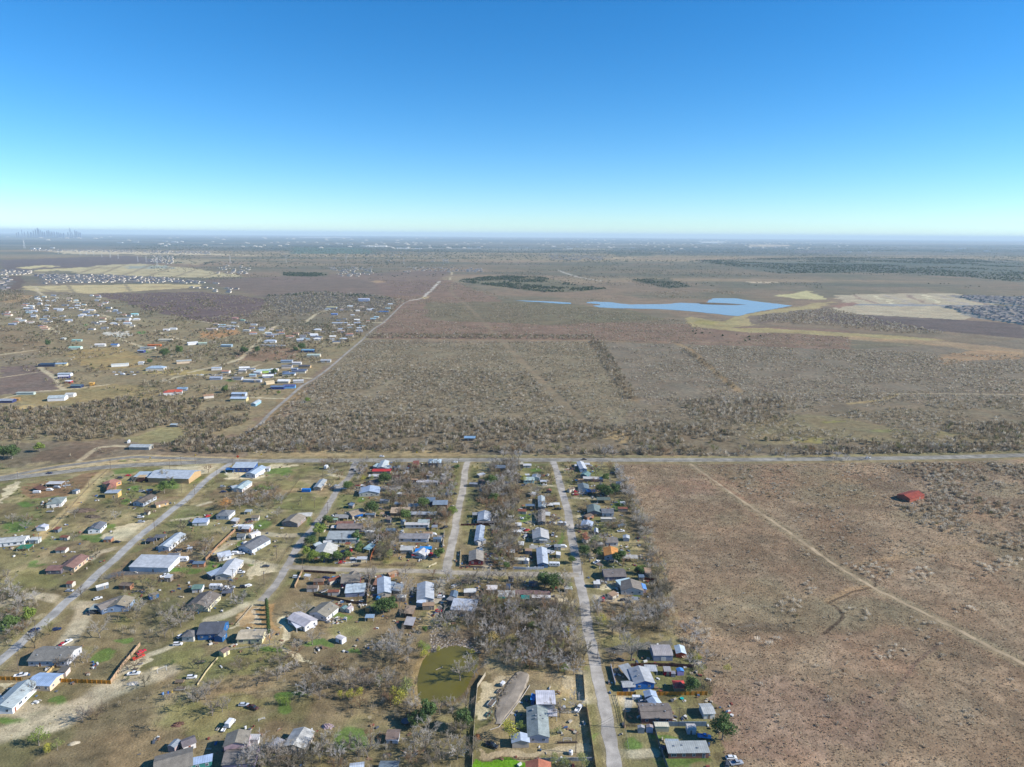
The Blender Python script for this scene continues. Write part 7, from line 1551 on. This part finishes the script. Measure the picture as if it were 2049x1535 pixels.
for i, (cx, ty, wpx, dd) in enumerate(SKY):
    x, y = gp(cx, 475.0 - (cx - 90) * -.004); x, y = float(x), float(y); f = 24000.0 / y; x *= f; y *= f
    # height needed so that the top stands where it does against the sky
    pxx, p0 = proj(x, y, 0); z = 0.0
    lo, hi = 0.0, 700.0
    for _ in range(30):
        m_ = (lo + hi) / 2
        if proj(x, y, m_)[1] > ty: lo = m_
        else: hi = m_
    h = min(lo, 330); w_ = .7 * wpx * 24000 / FPX
    e = empty('high_rise', (x, y, 0)); tag(e, RANK.get(i, ('low hazy office block at the left of the skyline' if cx < 66 else 'hazy high rise of the dense left skyline cluster' if cx < 112 else 'low hazy block between the two skyline clusters' if cx < 132 else 'hazy high rise beside the lone skyscraper')), 'high rise')
    if i not in RANK: e['group'] = 'hazy ' + e['label'].split('hazy ')[1]
    mb = MB(); mb.box(-w_/2, w_/2, -w_/3, w_/3, -30, h * .82); mb.build('tower_body', mt_g, e); mb = MB(); mb.box(-w_*.38, w_*.38, -w_*.25, w_*.25, h * .82, h); mb.build('tower_top', mt_g, e)
mtw = simple('white_metal', A((240,240,238), .8), .6)
WRH = [(730,493,90),(745,494,60),(762,493,110),(798,497,40),(810,497.5,60),(838,498,50),(700,489,60),(680,488.5,60),(655,489,40),(764,472,90),(785,472,60),(540,472,70),(500,471,50),(455,471.5,60),(400,470.5,70),(365,471.5,60),(1140,498,50),(1022,496.5,22),(1038,496.5,22),(1054,496.5,22),(1110,493,22),(1138,494,22),(1155,493.5,22),(1170,493.5,22),(940,497,36),(958,496.8,36),(1400,488,110),(1430,488,60),(1490,489,40),(1290,481,120),(1260,481,60),(1900,502,60),(1925,498,70),(1975,503,50),(1266,496,30),(1345,503,24),(905,475,60),(960,478,40),(1180,478,80),(66,498,26),(77,498,26),(105,497,26),(240,486,60),(272,485,60),(350,485,70),(330,483,60),(120,476,60),(150,475.5,60),(1700,505,30),(1740,505,24)]
for a_, b_, L in WRH:
    x, y = P(a_, b_); z = float(relief(x, y)); d = math.hypot(x, y); L2 = L * 1.7
    e = empty('warehouse', (x, y, z)); tag(e, 'white flat roofed warehouse far off ' + ('at the left of the plain' if a_ < 300 else 'left of the picture centre' if a_ < 880 else 'right of the picture centre' if a_ < 1300 else 'toward the right horizon'), 'warehouse', 'far warehouses ' + ('left' if a_ < 300 else 'left of centre' if a_ < 880 else 'right of centre' if a_ < 1300 else 'toward the right'))
    mb = MB(); mb.box(-L2/2, L2/2, -L2/4, L2/4, -2, 9); mb.build('wall', mtw, e); mb = MB(); mb.box(-L2/2-1, L2/2+1, -L2/4-1, L2/4+1, 9, 10); mb.build('roof', mtw, e)

# ---------------------------------------------------------------- trees one can tell apart
G1 = A((98,118,66), .85); G2 = A((84,104,62), .85); G3 = A((122,138,66), .9); YG = A((168,164,70), .85); OL = A((140,146,90), .85); OR = A((190,140,84), .85); BG1 = A((178,170,158), .95); BG2 = A((154,142,128), .95); BG3 = A((196,190,184), .95)
EV = [(329,985,5.6,G1),(345,974,3.6,G1),(769,967,5.4,G2),(745,1027,5.2,G2),(697,980,4.2,G1),(848,1016,4.6,G1),(905,1030,3.6,G3),(614,1112,3.6,G3),(627,1122,3.8,G3),(653,1123,3.7,G3),(677,1122,4.0,G1),(695,1119,3.6,G1),(640,1070,4.6,G3),(657,1048,4.0,G1),(622,1092,4.0,G2),(1203,988,4.6,G2),(1215,993,4.6,G2),(1231,988,5.0,G2),(1211,961,3.6,G1),(1238,1126,5.0,G2),(1169,1110,3.6,G2),(1195,1112,3.6,G2),(983,971,5.0,G1),(1383,1386,4.5,G2),(1445,1478,5.8,G2),(1090,1174,5.2,G2),(1107,1180,5.4,G2),(857,1444,5.4,G2),(833,1454,3.6,G2),(926,1456,5.0,G2),(767,1226,4.6,G2),(780,1222,4.4,G2),(713,1082,4.0,G1),(720,1100,3.2,G1),(879,1115,3.8,G1),(812,1040,4.4,G1),(850,1265,2.0,G1),(715,1108,3,G1),(97,691,8,G2),(490,706,9,G2),(360,706,10,G1),(330,711,9,G2),(515,704,8,G2),(300,726,5,G2),(450,783,6,G1),(548,748,6,G2),(558,788,3,G3),(616,804,4,G3),(8,915,8,G2),(24,915,8,G2),(80,902,6,G3),(604,698,8,G2),(592,702,6,G2),(1145,1126,2.5,G1),(1014,1138,2.5,G1),(914,939,2.8,G1),(988,1004,4,G1),(20,1262,4.5,G1),(62,1243,4.5,G3),(1282,1148,2.6,G2),(1275,1146,2.4,G2),(1291,950,0,G2)]
for i, (a_, b_, r_, c_) in enumerate(EV):
    if r_: tree(a_, b_ + r_ * .4, 'leafy', r_ * (1.18 if b_ > 925 else 1), c_)
SP = [(1020,1478,5.2,YG),(1040,1462,3.0,G3),(78,1490,5.0,G3),(95,1506,3.0,YG),(115,1500,3.2,OL),(452,1018,5.6,OR),(561,1408,2.6,G3),(573,1411,2.4,G3),(845,1300,3.6,G3),(849,1315,3.0,YG),(815,1390,5.6,OL),(800,1408,5.0,YG),(790,1398,4.0,YG),(700,1400,3.4,YG),(720,1396,3.0,YG),(680,1396,2.6,YG),(1048,965,4.0,YG),(1190,1095,5.6,OL),(985,1290,4.6,A((170,150,96),.9)),(1135,1270,3.4,YG),(1130,1345,3.4,G3),(1205,1248,3.4,YG),(1065,1262,3.4,G1),(1100,1300,3.0,OL),(1140,1180,3.2,OL),(760,1372,3.6,OL),(440,1325,2.2,OL),(346,1330,1.8,G2),(256,1361,1.5,G2),(1118,1468,2.4,OL),(745,960,3.4,OL),(728,962,3.6,YG),(1170,1079,3.8,A((180,110,90),.9)),(903,993,3,OL),(878,1303,2,YG),(945,1310,1.8,YG),(760,1098,4,OL),(780,1118,4,OL),(1110,1528,3.2,OL),(1165,1532,3.4,OL),(1130,1533,3.0,OL),(1455,1345,2.4,YG),(1396,1323,2.6,YG)]
for a_, b_, r_, c_ in SP: tree(a_, b_ + r_ * .4, 'sparse', r_, c_)
for i in range(7): tree(534 + i * .7, 1212 + i * 9.5, 'cedar', 1.2, G2)
# bare trees: the ones the photograph shows singly, then the nearest of each cluster
BT = [(26,1048,4.5),(52,1042,3),(200,1276,5.2),(205,1162,2.5),(335,1248,4.6),(362,1255,4.8),(330,1275,4),(388,1240,4.4),(420,1225,4.2),(486,1208,4.2),(473,1215,3.4),(175,1325,3.6),(150,1335,3.4),(165,1445,3.6),(172,1436,2.8),(612,1230,4.4),(625,1290,4.6),(595,1302,3.6),(664,1256,3.2),(655,1185,3.2),(1263,1322,7.2),(1250,1300,5.5),(1240,1275,4),(1120,1435,4.4),(1150,1418,4.4),(1148,1350,4.0),(921,1362,5.6),(938,1345,5),(950,1355,4.5),(832,1426,3.8),(820,1428,3.6),(905,1428,4.2),(933,1420,4.4),(880,1430,4),(715,1510,4.2),(735,1515,4.6),(700,1500,4),(660,1500,4.6),(830,1500,4.4),(850,1510,4.8),(880,1520,4.4),(900,1500,4),(915,1520,4),(600,1525,4.4),(575,1520,4.8),(555,1515,4.2),(540,1530,4.6),(520,1520,4.5),(500,1530,4.5),(640,1525,4),(680,1525,4),(633,1355,3.4),(700,1370,4),(707,1378,4.4),(680,1375,3.8),(655,1378,3.8),(725,1380,4.2),(740,1376,4),(760,1380,4.4),(778,1372,4.2),(790,1385,3.8),(615,1395,3.4),(640,1400,3.6),(570,1350,3.4),(555,1362,3.2),(410,1400,3.6),(395,1405,3.4),(385,1398,3),(420,1390,3.4),(340,1400,2.6),(445,1425,3.4),(425,1432,4.2),(455,1418,2.8),(540,1290,4),(555,1305,3.4),(515,1310,3.2),(560,1330,3),(590,1345,3),(412,1120,4.4),(418,1098,4.6),(573,1086,3.4),(500,1060,2.5),(640,1048,2.5),(575,960,3),(455,1014,4),(480,1018,4.4),(498,1012,4.2),(520,1008,3.6),(534,1000,4),(548,992,3.6),(490,1000,3.4),(740,1175,5.5),(745,1160,4.2),(738,1190,3.6),(810,1200,5.4),(815,1180,4.6),(805,1165,4.2),(800,1215,4),(808,1235,3.6),(812,1150,3.6),(790,1290,5.4),(800,1310,5.2),(785,1320,4.4),(815,1325,4.6),(800,1275,4),(775,1300,4),(760,1310,4),(895,1160,3.6),(900,1175,4),(915,1185,3.4),(880,1175,3.4),(925,1172,4),(940,1178,4.4),(960,1170,4.4),(975,1165,4.6),(985,1160,4.2),(1000,1162,4.6),(1035,1168,4.4),(1048,1172,4.4),(1060,1165,4.4),(1075,1175,4.2),(1120,1170,4.6),(1130,1185,5),(1128,1205,4.6),(1000,1160,3),(885,1240,4.6),(870,1250,4),(895,1255,4.4),(905,1245,4),(920,1240,4),(935,1235,4.2),(945,1250,4)]
for a_, b_, r_ in BT: tree(a_, b_, 'bare', r_, BG1 if r_ > 4.5 else (BG2, BG3, BG1)[TR.randrange(3)])
def cluster(poly, n, r=(3.4, 4.8), cs=(BG1, BG2, BG3), mind=4.0):
    W = to_world_line(poly); x0, y0 = W.min(0); x1, y1 = W.max(0); k = 0; t = 0
    while k < n and t < 6000:
        t += 1; x = TR.uniform(x0, x1); y = TR.uniform(y0, y1); px, py = proj(x, y, 0)
        if not bool(inpoly(np.array([px]), np.array([py]), poly)[0]): continue
        if len(off_lines(np.array([x]), np.array([y]), STREETS)[0]) == 0: continue
        if any((x - q[1]) ** 2 + (y - q[2]) ** 2 < mind ** 2 for q in TREES) or any((x - q[1]) ** 2 + (y - q[2]) ** 2 < 5.5 ** 2 for q in HOUSES): continue
        tree(0, 0, 'bare', TR.uniform(*r), cs[TR.randrange(len(cs))], world=(x, y)); k += 1
cluster([(960,1200),(1060,1205),(1145,1215),(1165,1300),(1170,1340),(1060,1340),(1010,1345),(965,1300),(945,1240)], 44, (3.6, 5.2))
cluster([(988,930),(1036,930),(1032,1010),(1036,1080),(1033,1138),(990,1130),(992,1060),(965,1000)], 32, (3.6, 5.4)); cluster([(1190,1215),(1262,1210),(1345,1222),(1325,1255),(1235,1262),(1195,1262)], 14, (3.2, 4.6), (BG3, BG1))
cluster([(1225,930),(1242,940),(1285,1020),(1325,1130),(1350,1215),(1335,1220),(1300,1120),(1258,1020)], 18, (3.4, 4.6), (BG3, BG3, BG1)); cluster([(800,945),(905,945),(910,975),(895,1035),(830,1045),(795,1020),(780,990)], 26, (3.4, 4.8)); cluster([(735,1050),(790,1055),(800,1110),(762,1128),(740,1100)], 8, (3.4, 4.6))
cluster([(1140,1045),(1180,1055),(1215,1090),(1200,1130),(1165,1130),(1150,1090)], 9, (3.2, 4.4)); cluster([(1060,980),(1080,980),(1075,1010),(1050,1010)], 3, (3.4, 4.4)); cluster([(0,1150),(60,1190),(78,1215),(50,1260),(0,1290)], 12, (2.8, 4.0)); cluster([(720,925),(735,925),(732,950),(715,960)], 5, (3.6, 4.6)); cluster([(1365,1240),(1420,1260),(1420,1330),(1390,1400),(1375,1300)], 8, (2.4, 3.4), (BG3,))
cluster([(1000,905),(1060,905),(1060,925),(1000,925)], 5, (4, 5.5)); cluster([(1190,900),(1240,900),(1240,925),(1200,925)], 5, (4, 5)); cluster([(1560,915),(1780,914),(1780,925),(1560,926)], 8, (3, 4), (BG3,))
print('trees', len(TREES))
def grove(polys, cs, name, label):
    arrs = []
    for tm, cm in BARE:
        for me in (tm, cm):
            v = np.empty(len(me.vertices) * 3, np.float32); me.vertices.foreach_get('co', v); lt = [tuple(p_.vertices) for p_ in me.polygons]
            tri = np.array([t for q in lt for t in ([(q[0], q[1], q[2])] if len(q) == 3 else [(q[0], q[i], q[i + 1]) for i in range(1, len(q) - 1)])], np.int32); arrs.append((v.reshape(-1, 3), tri))
    Vs, Fs, Cs, n_ = [], [], [], 0; cnt = 0; own = []
    for poly, sp, r0, r1, hs_ in polys:
        x, y = sample(poly, sp)
        x, y = off_lines(x, y, STREETS)
        for xx, yy in zip(x, y):
            if any((xx - q[1]) ** 2 + (yy - q[2]) ** 2 < 12 for q in TREES) or any((xx - q[1]) ** 2 + (yy - q[2]) ** 2 < 26 for q in HOUSES): continue
            k = TR.randrange(len(BARE)); s_ = TR.uniform(r0, r1) / 4.0; t = TR.uniform(0, 6.28); c_, n2_ = math.cos(t), math.sin(t); cc = lin(cs[TR.randrange(len(cs))]) * .95
            for part in (2 * k, 2 * k + 1):
                v, f = arrs[part]; w_ = np.stack([xx + s_ * (v[:, 0] * c_ - v[:, 1] * n2_), yy + s_ * (v[:, 0] * n2_ + v[:, 1] * c_), v[:, 2] * s_ * hs_], 1)
                Vs.append(w_); Fs.append(f + n_); n_ += len(v); Cs.append(np.concatenate([np.repeat(cc[None] * (.85 if part % 2 == 0 else 1), len(v), 0), np.ones((len(v), 1))], 1))
            cnt += 1
    o = put(name, bigmesh(name, np.concatenate(Vs), np.concatenate(Fs), M['scrub'], np.concatenate(Cs))); tag(o, label, 'trees', kind='stuff'); print('grove', cnt)
GC = [(170,162,150),(150,138,122),(186,180,170),(136,120,100),(164,150,116),(150,146,98),(156,128,100),(120,114,96)]
grove([([(985,928),(1042,928),(1038,1010),(1044,1080),(1038,1140),(983,1138),(988,1060),(955,1000)], 7.5, 3.2, 5.2, 1.0), ([(785,935),(908,938),(916,975),(902,1040),(888,1056),(825,1052),(785,1032),(765,1000)], 9.5, 3.2, 5.0, 1.0), ([(728,1050),(795,1052),(806,1112),(762,1132),(735,1100)], 10, 3.2, 4.8, 1.0),
       ([(955,1195),(1100,1200),(1148,1210),(1168,1300),(1174,1345),(1060,1345),(1010,1348),(960,1305),(940,1240)], 6.5, 3.4, 5.2, 1.0), ([(1188,1212),(1262,1208),(1350,1220),(1328,1262),(1235,1270),(1192,1268)], 8, 2.8, 4.4, 1.0), ([(1228,932),(1244,942),(1288,1022),(1328,1130),(1358,1215),(1340,1228),(1298,1120),(1256,1018)], 7.5, 3.0, 4.4, 1.0),
       ([(860,1155),(1150,1155),(1150,1200),(1000,1180),(860,1195)], 11, 3.0, 4.8, 1.0), ([(560,1330),(780,1345),(832,1380),(830,1410),(720,1420),(600,1395),(540,1375)], 9, 2.8, 4.4, 1.0), ([(680,1480),(780,1500),(945,1430),(945,1560),(480,1560),(520,1510)], 8, 3.2, 4.8, 1.0), ([(1140,1040),(1250,1050),(1290,1140),(1160,1135)], 13, 2.8, 4.2, 1.0), ([(1125,930),(1240,935),(1270,1020),(1140,1030)], 15, 2.8, 4.2, 1.0),
       ([(0,1148),(62,1188),(82,1215),(60,1262),(0,1300)], 8, 2.6, 3.8, .9), ([(240,1185),(310,1168),(365,1212),(388,1250),(335,1300),(250,1290)], 13, 3.0, 4.6, 1.0), ([(430,985),(565,972),(570,1012),(540,1022),(460,1018)], 10, 2.8, 4.4, 1.0), ([(640,930),(760,930),(740,1000),(670,1010)], 14, 2.8, 4.4, 1.0), ([(1040,950),(1110,930),(1130,1040),(1140,1090),(1060,1130),(1045,1050)], 14, 2.8, 4.4, 1.0), ([(470,890),(960,900),(1500,905),(2060,895),(2060,905),(1500,912),(960,906),(470,908)], 9, 3.2, 4.6, 1.0), ([(1380,1235),(1425,1262),(1440,1340),(1400,1420),(1372,1300)], 9, 2.2, 3.2, .9), ([(80,985),(430,940),(600,1000),(560,1180),(240,1300),(60,1400),(60,1260),(140,1180),(20,1140),(20,1040)], 25, 2.6, 4.4, 1), ([(240,1320),(540,1290),(640,1330),(620,1460),(300,1480),(160,1440)], 22, 2.4, 3.8, 1), ([(860,1240),(960,1235),(955,1290),(900,1282)], 8, 3, 4.4, 1), ([(790,1270),(835,1285),(835,1400),(800,1420),(780,1340)], 8, 3, 4.6, 1.0)], GC, 'woodlot', 'leafless trees crowding the village lots and the wood by the pond')

# ---------------------------------------------------------------- labels of trees and poles, from what stands next to them
def short(lb):
    wds = lb.split(); return ' '.join(wds[:9])
def describe(items, first, gname):
    seen = {}
    for e, x, y, desc in items:
        hs = sorted(HOUSES, key=lambda h_: (h_[1] - x) ** 2 + (h_[2] - y) ** 2)[:4]
        for h_ in hs + [None]:
            if h_ is None: lb = seen_lb; break
            dx, dy = x - h_[1], y - h_[2]
            rel = ('right of' if dx > 0 else 'left of') if abs(dx) > abs(dy) else ('behind' if dy > 0 else 'in front of')
            lb = f'{desc} {rel} the {short(h_[3])}'
            if h_ is hs[0]: seen_lb = lb
            if lb not in seen: break
        lb = ' '.join(lb.split()[:16]); seen.setdefault(lb, []).append(e); e['label'] = lb
    for lb, es in seen.items():
        if len(es) > 1:
            for e in es: e['group'] = gname + ' ' + ' '.join(lb.split()[-5:])
def tdesc(t):
    k_, c_, r_ = t[3], t[5], t[6]
    sz = 'big ' if r_ > 4.6 else 'small ' if r_ < 3.3 else ''
    if k_ == 'bare': return sz + ('pale' if c_ is BG3 else 'brown' if c_ is BG2 else 'grey') + ' bare tree'
    if k_ == 'leafy': return sz + ('bright' if c_ is G3 else 'green' if c_ is G1 else 'dark') + ' evergreen'
    if k_ == 'cedar': return 'narrow young cedar'
    return sz + ('yellowish' if c_ is YG else 'orange' if c_ is OR else 'olive' if c_ is OL else 'light green') + ' tree'
describe([(t[0], t[1], t[2], tdesc(t)) for t in TREES], '', 'trees')
describe([(p[0], p[1], p[2], 'utility pole') for p in POLES], '', 'utility poles')
describe(SCAT, '', 'small houses'); describe(SHED, '', 'sheds'); describe(XCAR, '', 'cars')

# ---------------------------------------------------------------- the air
mb = MB(); mb.box(-95000, 95000, -2000, 72000, -60, 345); haze = mb.mesh('haze', [])
hm = bpy.data.materials.new('air'); hm.use_nodes = True; hn = hm.node_tree; hn.nodes.clear()
pv = hn.nodes.new('ShaderNodeVolumePrincipled'); pv.inputs['Color'].default_value = (0.70, 0.88, 1.0, 1); pv.inputs['Density'].default_value = 3.6e-5; pv.inputs['Anisotropy'].default_value = 0.0
ho = hn.nodes.new('ShaderNodeOutputMaterial'); hn.links.new(pv.outputs[0], ho.inputs['Volume']); haze.materials.append(hm)
o = put('haze', haze); tag(o, 'pale blue air haze softening the distant plain', 'haze', kind='stuff')
